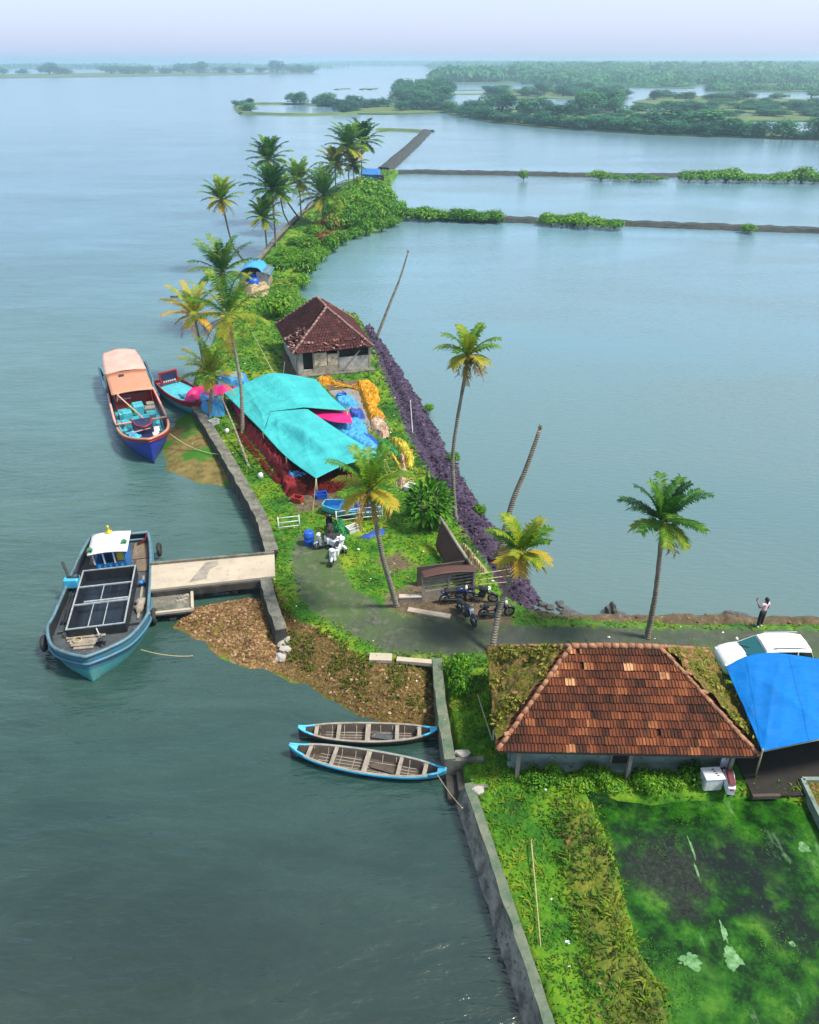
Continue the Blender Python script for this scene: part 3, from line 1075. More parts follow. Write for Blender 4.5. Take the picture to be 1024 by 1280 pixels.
# ------------------------------------------------------------------ grass and weeds
def mk_grass():
    rnd = random.Random(4)
    mask = np.clip(1 - 1.3 * M_ROAD - 1.4 * M_RUB * .75 - 1.2 * M_BANK - 1.0 * M_DIRT - 1.6 * M_POOL - 1.1 * M_MUD - M_COVER, 0, 1) * (GZ > -.45) * (sdist(GX, GY, LAND) > .25)
    ny, nx = GX.shape
    g = MB(); wd = MB()
    houses = [pxpoly([(622, 975), (950, 985), (905, 870), (650, 870)])]
    for j in range(ny - 1):
        for i in range(nx - 1):
            m = mask[j, i]
            if m < .15:
                continue
            y = GY[j, i]
            if GX[j, i] > 24 and y < 40: continue
            area = (GX[j, i + 1] - GX[j, i]) * (GY[j + 1, i] - GY[j, i])
            dens = 46 if y < 30 else (20 if y < 50 else (6 if y < 100 else 1.5))
            k = area * dens * m
            k = int(k) + (1 if rnd.random() < k - int(k) else 0)
            for _ in range(k):
                x = GX[j, i] + rnd.random() * (GX[j, i + 1] - GX[j, i]); yy = y + rnd.random() * (GY[j + 1, i] - y)
                big = nz(x, yy, 3, .45); fine = nz(x, yy, 8, 1.9)
                if fine < -.25 and rnd.random() < .7: continue
                zz = ground_z(x, yy)
                rid = M_RIDGE[j, i]
                hgt = (.07 + .12 * max(0, fine + .2) + .09 * max(0, big)) * (1 + .9 * rid) * (1.0 if y < 45 else 1.9)
                t = max(0, min(1, .42 + .42 * big + .25 * fine + rnd.uniform(-.2, .2)))
                tgt = wd if rnd.random() < .12 + .6 * rid else g
                for b in range(3):
                    a = rnd.uniform(0, 2 * PI); h = hgt * rnd.uniform(.35, 1.0); le = hgt * rnd.uniform(.7, 1.7)
                    wv = .010 + .014 * rnd.random() + .0007 * y
                    s = Vector((-math.sin(a), math.cos(a), 0)) * wv
                    p = Vector((x, yy, zz - .02)); q = p + Vector((math.cos(a) * le * .5, math.sin(a) * le * .5, h * .8)); r = p + Vector((math.cos(a) * le, math.sin(a) * le, h))
                    tgt.add((p - s * .6, p + s * .6, q + s, q - s, r), ((0, 1, 2, 3), (3, 2, 4)), t)
    mr = M_RUB * (GX > -7.2) * (GZ > -.7)
    for j in range(ny - 1):
        for i in range(nx - 1):
            if mr[j, i] < .4: continue
            for _ in range(2):
                x = GX[j, i] + rnd.random() * .19; yy = GY[j, i] + rnd.random() * .2
                if nz(x, yy, 2, 1.1) + rnd.uniform(-.25, .25) < .05: continue
                zz = ground_z(x, yy)
                for b in range(4):
                    a = rnd.uniform(0, 2 * PI); h = rnd.uniform(.05, .16); le = rnd.uniform(.06, .2)
                    s = Vector((-math.sin(a), math.cos(a), 0)) * .025
                    p = Vector((x, yy, zz)); q = p + Vector((math.cos(a) * le * .5, math.sin(a) * le * .5, h)); r = p + Vector((math.cos(a) * le, math.sin(a) * le, h * .9))
                    wd.add((p - s * .6, p + s * .6, q + s, q - s, r), ((0, 1, 2, 3), (3, 2, 4)), rnd.uniform(.2, .8))
    tag(g.build('grass', 'grass_blade'), 'bright green grass growing over the spit and the yard', 'grass', kind='stuff')
    tag(wd.build('weeds', 'weed_leaf'), 'yellow brown weeds growing among the grass on the ridge by the flooded yard', 'weeds', kind='stuff')
mk_grass()

# ------------------------------------------------------------------ far bunds, islands, mangroves
wear('bund_earth', (.042, .050, .050), (.024, .027, .028), .9, .95, 0, .5, 3.0, c3=(.06, .10, .02))
wear('island_ground', (.10, .16, .03), (.05, .09, .02), .05, .95, 0, .3, 1.0)
wear('pale_stone', (.42, .40, .36), (.24, .22, .19), .8, .9, 0, .5, 6.0)

def bund(name, pts, wd, h, mat='bund_earth', seed=0, step=1.2):
    """an earth bank along a line of pixels on the water"""
    wp = [P(x, y, WATER) for x, y in pts]
    L = sum((b - a).length for a, b in zip(wp, wp[1:]))
    n = max(6, int(L / step))
    c = poly_line(wp, n)
    vs = []; fs = []
    for i, p in enumerate(c):
        d = (c[min(i + 1, n)] - c[max(i - 1, 0)]); d.z = 0; d.normalize()
        s = Vector((-d.y, d.x, 0))
        for k, (o_, z) in enumerate(((-.62, -.5), (-.45, .15), (-.28, h * .85), (0, h), (.28, h * .85), (.45, .15), (.62, -.5))):
            q = p + s * o_ * wd * (1 + .3 * nz(i * .7, k * 1.7, seed)) + d * .2 * nz(i, k, seed + 4)
            q.z = WATER + z * (1 + (.35 * nz(i * .9, k * 2.1, seed + 9) if z > 0 else 0))
            vs.append(q)
    for i in range(n):
        for k in range(6):
            a = i * 7 + k
            fs.append((a, a + 7, a + 8, a + 1))
    mb = MB()
    mb.add(vs, fs, .5, 0, False)
    o = mb.build(name, mat)
    return structure(o)

bund('bund', [(486, 268), (540, 272), (600, 275), (660, 277), (720, 278), (785, 281), (860, 284), (1024, 290), (1400, 302)], 3.4, .75, seed=1)
bund('bund', [(486, 217), (520, 216), (560, 217), (640, 218), (720, 220), (800, 221), (860, 220), (940, 222), (1024, 223), (1400, 228)], 4.2, .8, seed=2)
bund('stone_bund', [(480, 214), (497, 199), (516, 182), (533, 165)], 4.6, 1.0, 'bund_earth', seed=3)
bund('bund', [(537, 165), (520, 164), (498, 163), (474, 162)], 8.5, .7, 'island_ground', seed=4)
bund('bund', [(300, 132), (320, 130), (350, 130), (385, 131), (420, 133), (450, 132)], 9, 1.0, 'island_ground', seed=5, step=5)
bund('bund', [(307, 142), (340, 143), (380, 144), (430, 143), (450, 141)], 9, .9, 'island_ground', seed=6, step=5)
bund('bund', [(300, 132), (307, 142)], 9, .9, 'island_ground', seed=7, step=5)
bund('bund', [(555, 118.5), (580, 118), (620, 118), (640, 118)], 8, .8, 'island_ground', seed=8, step=8)
bund('bund', [(555, 113.5), (600, 113), (640, 112)], 8, .8, 'island_ground', seed=9, step=8)

def island(poly, h=.5):
    mb = MB()
    pts = [P(x, y, WATER) for x, y in poly]
    out = []
    n = len(pts)
    for i in range(n):
        a, b = pts[i], pts[(i + 1) % n]
        k = max(1, min(14, int((b - a).length / 12)))
        for q in range(k):
            p = a.lerp(b, q / k)
            out.append((p.x + 2.5 * nz(p.x, p.y, 1, .05), p.y + 2.5 * nz(p.x, p.y, 2, .05)))
    mb.prism(out, WATER - .6, WATER + h)
    return structure(mb.build('island', 'island_ground'))

ISL = [
    [(424, 139), (470, 131), (520, 129), (556, 131), (600, 138), (640, 137), (705, 139), (745, 136), (800, 139), (860, 140), (915, 143), (1024, 146), (1120, 148), (1120, 152), (1024, 152), (935, 152), (960, 164), (1024, 166), (1120, 167), (1120, 181), (1024, 175), (925, 172), (850, 170), (760, 165), (690, 161), (610, 153), (555, 141), (510, 143), (452, 143)],
    [(487, 121), (500, 108), (540, 108), (556, 113), (558, 125), (530, 131), (492, 128)],
    [(607, 122), (640, 114), (700, 111), (780, 112), (782, 122), (720, 123), (640, 124)],
    [(792, 128), (830, 118), (900, 122), (1024, 125), (1120, 126), (1120, 147), (1024, 148), (930, 141), (840, 137)],
    [(520, 100), (560, 97), (640, 98), (660, 101), (640, 104), (545, 104)],
    [(640, 96), (760, 94), (900, 93), (1120, 93), (1120, 106.5), (1024, 107), (930, 106), (840, 106), (760, 103), (690, 100.5)],
    [(700, 107), (780, 107.5), (860, 109), (868, 110.5), (780, 109.5), (700, 108.5)],
    [(880, 112), (960, 111), (1120, 112), (1120, 114.5), (960, 114.5), (885, 114)],
    [(0, 93), (120, 91), (270, 90), (390, 89.5), (385, 92), (250, 94.5), (120, 96.5), (0, 98), (-200, 98), (-200, 93)],
]
for pl in ISL:
    island(pl)
for (a_, b_) in ((420, 436), (452, 458), (462, 470)):
    bund('bund', [(a_, 112), (b_, 111)], 6, .8, 'island_ground', seed=a_, step=8)

def mangrove_proto(k):
    rnd = random.Random(300 + k)
    mb = MB()
    lobes = []
    for i in range(9):
        a = rnd.uniform(0, 2 * PI); d = rnd.uniform(.05, .32)
        s = rnd.uniform(.17, .28)
        lobes.append((math.cos(a) * d, math.sin(a) * d, rnd.uniform(.2, .68), s, s, rnd.uniform(.24, .32)))
    for l in lobes:
        k_ = rnd.uniform(-.12, .12)
        leaf_cloud(mb, l[:3], l[3:], 190, .055, rnd, .22 + k_, .62 + k_, .6, 1.3)
    mb.tube([(0, 0, -.1), (.02, .01, .3), (0, 0, .6)], [.035, .03, .015], 5, .1)
    o = mb.build('mangrove_tree', 'mangrove_leaf', None)
    return o
_mp = [mangrove_proto(k) for k in range(5)]
_mu = [False] * 5
_mr = random.Random(12)
LASTM = [None]; HOOK = []; HK = []
MG_L = {'front': 'round dark green mangrove tree in the wide belt along the far shore of the pond',
        'back': 'hazy blue green tree in the scattered groves behind the mangrove belt',
        'left': 'small mangrove on the low hooked bund left of the belt',
        'isle': 'pale hazy tree on the low island far off in the left distance'}
MG_G = {'front': 'mangroves along the far shore', 'back': 'trees of the groves behind', 'left': 'mangroves on the hooked bund', 'isle': 'trees on the far left island'}
def mangrove(x, y, w_, h_, zone, z=-.5):
    k = _mr.randrange(5)
    o = _mp[k] if not _mu[k] else _mp[k].copy()
    if _mu[k]:
        COL.objects.link(o)
    _mu[k] = True
    p = P(x, y, WATER)
    o.location = (p.x, p.y, z)
    o.rotation_euler = (0, 0, _mr.uniform(0, 6.28))
    o.scale = (w_ / .95, w_ / .95, h_)
    tag(o, MG_L[zone], 'tree', MG_G[zone])
    LASTM[0] = o

# front belt: its near edge is a continuous hedge of trees
edge = [(555, 140), (580, 146), (612, 152), (650, 156), (690, 160), (730, 163), (770, 165), (810, 168), (850, 170), (890, 171), (925, 172)]
for i in range(44):
    t = i / 43
    q = poly_line([Vector((a, b, 0)) for a, b in edge], 43)[i]
    mangrove(q.x + _mr.uniform(-3, 3), q.y - 1 + _mr.uniform(-.8, .4), _mr.uniform(9, 14), _mr.uniform(3.2, 6.2), 'front')
for i in range(30):
    x = _mr.uniform(600, 900)
    y = 139 + (x - 600) * .022 + _mr.uniform(0, 12)
    mangrove(x, y, _mr.uniform(8, 12), _mr.uniform(1.8, 3.4), 'front')
for (x, y, w_, h_) in ((595, 143, 17, 8), (604, 140, 15, 9), (627, 145, 18, 11), (655, 146, 17, 10), (672, 146, 16, 9), (735, 140, 22, 11), (752, 140, 24, 11), (768, 142, 18, 9), (720, 144, 18, 9), (700, 148, 18, 7),
                     (858, 166, 26, 9), (875, 167, 24, 9), (840, 166, 22, 9), (905, 170, 14, 6.5), (920, 171, 12, 5.5), (955, 172, 11, 5.5), (978, 173, 14, 6.5), (1020, 174, 14, 8), (1040, 174, 14, 6), (940, 172, 10, 3), (993, 174, 10, 2.8), (1008, 174, 10, 3),
                     (440, 141, 11, 1.6), (500, 139, 13, 5), (515, 138, 16, 6), (530, 138, 14, 5), (545, 138, 15, 5), (485, 134, 15, 6), (470, 135, 14, 6), (455, 136, 10, 4), (510, 133, 20, 8), (530, 131, 22, 9), (545, 130, 18, 8)):
    mangrove(x, y, w_, h_, 'front')
for (x, y, w_, h_) in ((368, 131, 14, 7), (375, 131, 13, 8), (410, 133, 20, 8), (402, 133, 14, 6), (422, 133, 16, 5), (310, 129.5, 10, 3.5), (302, 132.5, 14, 3.5), (313, 140, 12, 5), (437, 140, 14, 5), (428, 141, 12, 4), (432, 133, 16, 4), (445, 132, 16, 6)):
    HOOK.append(x)
    mangrove(x, y, w_, h_, 'left')
    HK.append(bpy.data.objects[-1] if False else LASTM[0])
for i_, o_ in enumerate(sorted(HK, key=lambda o: o.location.x / o.location.y)):
    o_['label'] = '%s small mangrove from the left on the hooked bund' % ORD[i_]
for (x0, x1, y0, y1, n, wa, wb, ha, hb) in ((492, 555, 111, 128, 26, 16, 26, 7, 13), (610, 778, 114, 123, 30, 14, 24, 4, 9), (795, 1060, 130, 140, 34, 12, 20, 2.5, 5.5), (880, 1070, 142, 147, 16, 10, 16, 2, 4), (800, 1060, 120, 126, 18, 14, 22, 3, 6.5)):
    for i in range(n):
        mangrove(_mr.uniform(x0, x1), _mr.uniform(y0, y1), _mr.uniform(wa, wb), _mr.uniform(ha, hb), 'back')
for (x, w_, h_) in ((4, 34, 14), (30, 30, 12), (62, 50, 24), (75, 34, 14), (85, 26, 12), (140, 60, 16), (160, 60, 18), (180, 60, 16), (205, 50, 14), (230, 50, 22), (248, 56, 24), (275, 44, 14), (300, 44, 14), (325, 40, 12), (347, 44, 26), (365, 44, 16), (378, 44, 18), (388, 40, 18)):
    mangrove(x, 93.5 - x * .006, w_, h_, 'isle')

def mk_forest(label, zones, seed, size):
    rnd = random.Random(seed)
    mb = MB()
    for (x0, x1, y0, y1, n, wa, wb, ha, hb) in zones:
        for i in range(n):
            # even spread over the ground
            p = P(rnd.uniform(x0, x1), y0 + (y1 - y0) * rnd.random() ** .8, WATER)
            w_ = rnd.uniform(wa, wb); h_ = rnd.uniform(ha, hb)
            leaf_cloud(mb, (p.x, p.y, WATER + h_ * .45), (w_ / 2, w_ / 2, h_ * .5), 100, h_ * .30, rnd, .1 + .25 * rnd.random(), .5 + .25 * rnd.random(), .6, 1.2 + .1 * w_ / h_)
    o = mb.build('far_forest', 'mangrove_leaf')
    tag(o, label, 'forest', kind='stuff')
mk_forest('hazy blue forest filling the low land towards the horizon', [(545, 660, 97, 103, 70, 26, 44, 10, 20), (660, 1080, 94, 105.5, 330, 26, 46, 7, 15), (705, 865, 107.5, 109.5, 24, 18, 30, 4, 8), (890, 1080, 112.3, 114, 34, 18, 28, 4, 8), (640, 1080, 89, 96, 260, 50, 90, 12, 24), (560, 1080, 83, 88, 260, 120, 220, 14, 24), (430, 1080, 79.5, 82.5, 300, 300, 600, 15, 24), (-60, 420, 84, 86.5, 60, 120, 240, 10, 18)], 9, 3)

# weeds that crowd the foot of the tiled house
for i in range(16):
    x = 640 + i * 15.5 + (i * 7 % 9)
    if 775 < x < 800: continue
    shrub('%s weed clump from the left along the shaded foot of the tiled house' % ORD[i], (x, 968 + (i * 5) % 14), .9 + .25 * (i % 3), .35 + .12 * (i % 4), group='weeds at the foot of the tiled house')

# ------------------------------------------------------------------ boats
wear('teal_paint', (.03, .30, .31), (.08, .24, .24), 1.8, .55, 0, .35, 6, .38, .62, c3=(.15, .11, .06))
wear('steel_blue_paint', (.035, .17, .27), (.06, .14, .18), 2.0, .5, 0, .25, 6, c3=(.12, .10, .08))
wear('rail_paint', (.10, .21, .27), (.07, .12, .14), 2.0, .5, 0, .3, 6, c3=(.11, .07, .045))
wear('rust_deck', (.12, .085, .06), (.20, .15, .10), 1.2, .8, 0, .4, 7, c3=(.05, .06, .07))
wear('grey_deck', (.028, .042, .055), (.065, .075, .08), 1.5, .7, 0, .3, 7, c3=(.16, .12, .08))
wear('dark_steel', (.012, .018, .024), (.03, .035, .04), 2, .55, .2, .3, 6)
wear('hold_dark', (.006, .010, .016), (.012, .02, .035), 1.2, .35, 0, .1, 4)
wear('pale_steel', (.38, .43, .45), (.22, .25, .26), 4, .5, .2, .1, 8)
wear('white_paint', (.66, .68, .69), (.48, .50, .48), 3, .5, 0, .15, 8, c3=(.40, .36, .28))
wear('bright_blue', (.01, .16, .48), (.02, .11, .30), 3, .45)
wear('sky_blue_paint', (.05, .42, .66), (.06, .30, .46), 3, .45, 0, .2, 8)
wear('rubber', (.012, .012, .013), (.03, .03, .03), 5, .8)
wear('yellow_paint', (.55, .42, .02), (.35, .28, .03), 5, .5)
wear('timber_grey', (.30, .27, .22), (.18, .155, .125), 2.5, .85, 0, .4, 12, c3=(.38, .35, .29))
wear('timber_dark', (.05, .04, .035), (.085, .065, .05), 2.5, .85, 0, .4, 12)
wear('hull_blue', (.010, .025, .34), (.015, .05, .22), 2, .4, 0, .15, 6)
wear('salmon_paint', (.50, .20, .11), (.42, .23, .14), 1.4, .6, 0, .2, 7, c3=(.40, .22, .14))
wear('pale_pink_paint', (.62, .37, .31), (.55, .28, .22), 1.1, .6, 0, .2, 7)
wear('deep_red_paint', (.30, .008, .012), (.18, .01, .012), 2.4, .5, 0, .2, 7)
wear('cyan_paint', (.035, .45, .52), (.06, .30, .38), 2.5, .5, 0, .2, 8, c3=(.45, .52, .5))
wear('navy_paint', (.010, .012, .075), (.02, .02, .05), 2.5, .5)
wear('rope_fibre', (.42, .36, .20), (.30, .25, .14), 9, .9)
wear('green_net', (.03, .24, .08), (.02, .14, .06), 4, .9, 0, .8, 14)
wear('skin_tone', (.30, .16, .09), (.25, .13, .075), 3, .6)

def hull_shell(mb, st, nsec=6, y_of=None, thick=.07, mi_top=0, mi_bot=0, split=.55):
    """st: (y, half beam at the rail, half beam at the bottom, rail z, bottom z), stern to bow; outer skin and inner skin"""
    sec = []
    for (y, ht, hb, zt, zb) in st:
        row = []
        for k in range(nsec + 1):
            t = k / nsec
            bulge = math.sin(t * PI / 2) ** .8
            row.append((hb + (ht - hb) * bulge, zb + (zt - zb) * t))
        sec.append((y, row))
    vs = []; fs_t = []; fs_b = []
    n = len(sec); K = nsec + 1
    for side in (-1, 1):
        base = len(vs)
        for (y, row) in sec:
            for (h, z) in row:
                # the stem rakes forward towards the rail
                vs.append((side * h, y, z))
        for i in range(n - 1):
            for k in range(nsec):
                a = base + i * K + k
                f = (a, a + 1, a + K + 1, a + K) if side < 0 else (a, a + K, a + K + 1, a + 1)
                (fs_t if (k + .5) / nsec > split else fs_b).append(f)
    N = n * K
    for i in range(n - 1):
        fs_b.append((i * K, (i + 1) * K, N + (i + 1) * K, N + i * K))
    for k in range(nsec):
        (fs_t if (k + .5) / nsec > split else fs_b).append((k, N + k, N + k + 1, k + 1))
        a = (n - 1) * K + k
        (fs_t if (k + .5) / nsec > split else fs_b).append((a, a + 1, N + a + 1, N + a))
    b = len(mb.v)
    mb.add(vs, fs_b, .5, mi_bot, True)
    mb.add(vs, fs_t, .5, mi_top, True)
    return mb

def smooth_st(st, n):
    """more stations along a smooth line"""
    c1 = curve([Vector((s[0], s[1], s[2])) for s in st], n)
    c2 = curve([Vector((s[0], s[3], s[4])) for s in st], n)
    return [(a.x, max(.01, a.y), max(.01, a.z), b.y, b.z) for a, b in zip(c1, c2)]

def beam_at(s, z):
    """half beam of a station at height z"""
    t = max(0, min(1, (z - s[4]) / max(.01, s[3] - s[4])))
    return s[2] + (s[1] - s[2]) * math.sin(t * PI / 2) ** .8

def inner_skin(mb, st, inset, floor, mi=0, lip=.0):
    """inside of the bulwark from just under the rail down to the deck"""
    vs = []; fs = []
    for (y, ht, hb, zt, zb) in st:
        h = max(.005, ht - inset)
        g = max(.005, beam_at((y, ht, hb, zt, zb), floor) - inset)
        vs += [(-h, y, zt - lip), (-g, y, floor), (g, y, floor), (h, y, zt - lip)]
    for i in range(len(st) - 1):
        a = i * 4
        fs += [(a, a + 4, a + 5, a + 1), (a + 2, a + 6, a + 7, a + 3)]
    fs.append((0, 1, 2, 3)); e = (len(st) - 1) * 4
    fs.append((e + 3, e + 2, e + 1, e))
    mb.add(vs, fs, .5, mi, False)
    return mb

def deck_sheet(mb, st, inset, z, y0=None, y1=None, mi=0):
    s2 = [s for s in st if (y0 is None or s[0] >= y0 - 1e-6) and (y1 is None or s[0] <= y1 + 1e-6)]
    vs = []; fs = []
    for s in s2:
        zz = z(s[0]) if callable(z) else z
        h = max(.005, beam_at(s, zz) - inset)
        vs += [(-h, s[0], zz), (0, s[0], zz + .03), (h, s[0], zz)]
    for i in range(len(s2) - 1):
        a = i * 3
        fs += [(a, a + 1, a + 4, a + 3), (a + 1, a + 2, a + 5, a + 4)]
    mb.add(vs, fs, .5, mi, False)
    return mb

def rail_tube(mb, st, r, dz=0.0, out=0.0, mi=0, flat=None):
    pts = [Vector((-(s[1] + out), s[0], s[3] + dz)) for s in st] + [Vector((s[1] + out, s[0], s[3] + dz)) for s in reversed(st)]
    mb.tube(pts, r, 8, .5, mi)
    a, b = pts[0], pts[-1]
    mb.tube([a, b], r, 8, .5, mi)
    return mb

def heading(bow, stern):
    d = Vector(bow) - Vector(stern)
    return math.atan2(-d.x, d.y)

def mk_barge():
    bow = P(112, 838, -.2); st_ = P(149, 670, .1)
    c = (bow + st_) / 2
    L = (Vector((bow.x, bow.y)) - Vector((st_.x, st_.y))).length
    o = thing('sand_barge', 'big steel barge with an open dark hold, moored at the concrete jetty', 'barge', (c.x, c.y, WATER), heading(bow, st_))
    H = L / 2
    st = smooth_st([(-H, 1.65, 1.35, 1.05, -.3), (-H + 1.5, 1.9, 1.6, .98, -.4), (-H * .3, 2.12, 1.85, .92, -.45), (H * .25, 2.3, 1.95, .98, -.45), (H - 3.0, 2.34, 1.8, 1.12, -.42), (H - 1.4, 1.80, 1.1, 1.3, -.36), (H - .55, .98, .36, 1.42, -.30), (H, .06, .02, 1.5, -.1)], 30)
    mb = MB(); hull_shell(mb, st, 8, split=.55, mi_top=1, mi_bot=0)
    mb.build('hull', ['teal_paint', 'steel_blue_paint'], o, False)
    mb = MB(); inner_skin(mb, st, .06, .45); mb.build('bulwark', 'dark_steel', o, False)
    mb = MB(); rail_tube(mb, st, .085, .02, -.02); mb.build('gunwale', 'rail_paint', o, False)
    mb = MB(); rail_tube(mb, st, .07, -.42, .03); mb.build('rub_rail', 'steel_blue_paint', o, False)
    mb = MB(); deck_sheet(mb, st, .07, .46, None, H - 2.9); deck_sheet(mb, st, .07, .60, H - 3.3, None)
    mb.box((0, H - 3.3, .53), (4.1, .04, .16))
    mb.build('deck', 'grey_deck', o, False)
    mb = MB()
    for i in range(7):
        mb.box((-.55 - .03 * (i % 2), H - 2.95 + .2 * i, .665 + .02 * (i % 3)), (max(.5, 2.3 - .23 * i), .17, .05), .06)
    mb.build('planks', 'timber_grey', o, False)
    mb = MB()
    for (x, y, a, b) in ((1.25, -H + 1.05, .9, 1.7), (-1.1, -H + 1.15, .8, 1.9), (1.45, -H + 2.6, .75, 1.2)):
        mb = MB(); mb.box((x, y, .51), (a, b, .05), 0, bev=.02)
        mb.build('deck_plate', 'rust_deck', o, False)
    # the open hold
    y0, y1 = -H * .36, H * .53
    x0, x1 = -1.38, 1.32
    co = thing_part = None
    mb = MB()
    for x in (x0, x1):
        mb.box((x, (y0 + y1) / 2, .80), (.09, y1 - y0, .72))
    for y in (y0, y1):
        mb.box(((x0 + x1) / 2, y, .80), (x1 - x0 - .09, .09, .72))
    co = mb.build('hold_coaming', 'dark_steel', o, False)
    mb = MB(); mb.box(((x0 + x1) / 2, (y0 + y1) / 2, .50), (x1 - x0 - .1, y1 - y0 - .1, .05)); mb.build('hold_floor', 'hold_dark', co, False)
    mb = MB()
    t = 1.185
    for x in (x0, x1):
        mb.bar((x, y0 - .04, t), (x, y1 + .04, t), .07, .05)
    for y in (y0, y1):
        mb.bar((x0 + .04, y, t), (x1 - .04, y, t), .07, .05)
    for f in (.30, .61):
        y = y0 + (y1 - y0) * f
        mb.bar((x0 + .04, y, t - .02), (x1 - .04, y, t - .02), .08, .07)
    ym = y0 + (y1 - y0) * .61
    mb.bar((x0 + .5, ym - .12, t + .035), (x1 - .06, ym - .12, t + .035), .1, .06)
    for (fx, fa, fb) in ((.47, .30, .61), (.36, .61, 1.0), (.62, .61, 1.0)):
        x = x0 + (x1 - x0) * fx
        mb.bar((x, y0 + (y1 - y0) * fa, t - .06), (x, y0 + (y1 - y0) * fb, t - .06), .04, .04)
    mb.build('hold_frame', 'pale_steel', co, False)
    mb = MB()
    for i in range(5):
        mb.box((x0 + .5 + .45 * i, (y0 + y1) / 2 + .1, .535), (.05, y1 - y0 - .2, .02))
    mb.bar((.2, y1 - .5, .55), (.6, y1 - .3, .55), .2, .04)
    mb.build('hold_ribs', 'dark_steel', co, False)
    # wheelhouse
    wy = -H + 2.45
    mb = MB()
    for x in (-.78, .78):
        mb.box((x, wy, .95), (.06, 1.5, .98))
    for y in (wy - .75, wy + .75):
        mb.box((0, y, .86), (1.5, .06, .80))
    for x in (-.78, -.28, .26, .78):
        mb.box((x, wy + .75, 1.66), (.08, .08, .80))
    for x in (-.78, .78):
        mb.box((x, wy - .75, 1.75), (.08, .08, .64))
        mb.box((x, wy, 1.55), (.05, .06, .3))
    whl = mb.build('wheelhouse', 'bright_blue', o, False)
    mb = MB()
    for i in range(5):
        mb.box((-.62 + .30 * i, wy + .787, .86), (.12, .015, .62))
    mb.build('wall_stripes', 'sky_blue_paint', whl, False)
    mb = MB()
    for x in (-.80, -.28, .26):
        mb.bar((x, wy + .82, 1.28), (x - .02, wy + .84, 2.04), .07, .04)
    mb.build('window_posts', 'white_paint', whl, False)
    mb = MB(); mb.box((.55, wy + .6, 1.55), (.4, .12, .5), .2); mb.build('life_jacket', 'yellow_paint', whl, False)
    mb = MB()
    coons(mb, [(-1.05, wy + 1.0, 2.05), (1.02, wy + 1.0, 2.07)], [(-1.05, wy - 1.0, 2.12), (1.02, wy - 1.0, 2.14)], [(-1.05, wy + 1.0, 2.05), (-1.05, wy - 1.0, 2.12)], [(1.02, wy + 1.0, 2.07), (1.02, wy - 1.0, 2.14)], 8, 8, lambda u, v, p: .09 * math.sin(PI * u), .05)
    rf = mb.build('wheelhouse_roof', 'white_paint', whl, False)
    mb = MB(); mb.lathe((-.15, wy - .95, 2.2), [(.22, 0), (.2, .06), (.08, .1), (.06, .3), (.09, .34), (.05, .45)], 10); mb.build('roof_lamp', 'yellow_paint', whl, False)
    for (x, y) in ((-.9, wy + .75), (.8, wy + .22)):
        mb = MB(); mb.blob((x, y, 2.24), (.14, .16, .12), 3, .3); mb.build('roof_plant', 'green_net', whl, False)
    # ropes, sacks and a bucket left about the decks
    mb = MB()
    for k in range(4): mb.torus((-.9, H - 2.3, .64 + .045 * k), .24 - .015 * k, .028, None, 18, 6)
    mb.tube([(-.7, H - 2.3, .66), (-.4, H - 2.0, .64), (.1, H - 1.95, .66), (.28, H - 1.8, .9)], .025, 5); mb.build('rope_coil', 'rope_fibre', o, False)
    for (x, y, r) in ((1.75, .6, .3), (1.72, 1.1, .26)):
        mb = MB(); mb.blob((x, y, .58), (r, r * 1.2, .18), x, .2, 10); mb.build('sack', 'timber_grey', o, False)
    mb = MB(); mb.lathe((1.7, -1.0, .48), [(.13, 0), (.17, .3), (.18, .31), (.15, .29), (.12, .04)], 12); mb.build('bucket', 'bright_blue', o, False)
    mb = MB(); heap(mb, [(-2.0, -.4), (-1.55, -.5), (-1.6, .5), (-2.0, .6)], .22, .1, 3, 4, .48, .2); mb.build('rag_heap', 'rust_deck', o, False)
    mb = MB(); mb.bar((1.65, -1.9, .52), (1.75, 1.9, .54), .12, .05); mb.build('long_plank', 'timber_grey', o, False)
    # left side winch box with two posts, low lockers, mast, tyres
    mb = MB(); mb.box((-1.85, -H + 4.35, 1.08), (.75, .55, .55), .1, bev=.05); wn = mb.build('winch_box', 'sky_blue_paint', o, False)
    mb = MB(); mb.bar((-1.95, -H + 4.3, 1.3), (-2.2, -H + 3.9, 2.1), .13, .13); mb.bar((-1.7, -H + 4.2, 1.3), (-1.45, -H + 3.4, 1.8), .12, .12); mb.tube([(-2.15, -H + 4.3, 1.2), (-1.5, -H + 4.35, 1.42)], .14, 10)
    mb.build('winch_posts', 'dark_steel', wn, False)
    mb = MB(); 
    for i in range(3): mb.bar((-1.62 - .14 * i, -H + 4.8, .62 + .05 * i), (-1.62 - .14 * i, H * .3, .60 + .05 * i), .09, .09)
    mb.build('side_pipes', 'dark_steel', o, False)
    mb = MB(); mb.bar((.0, y1 + .05, 1.1), (.25, H - 2.05, .75), .05, .05); mb.bar((.25, H - 2.05, .6), (.25, H - 2.05, 1.15), .07, .07); mb.build('stay_bar', 'pale_steel', o, False)
    mb = MB(); mb.lathe((.28, H - 1.8, .6), [(.16, 0), (.16, .05), (.09, .07), (.09, .34), (.13, .36), (.13, .42)], 12); mb.bar((.05, H - 1.8, .85), (.52, H - 1.75, .85), .07, .07); mb.build('bollard', 'dark_steel', o, False)
    tm = None
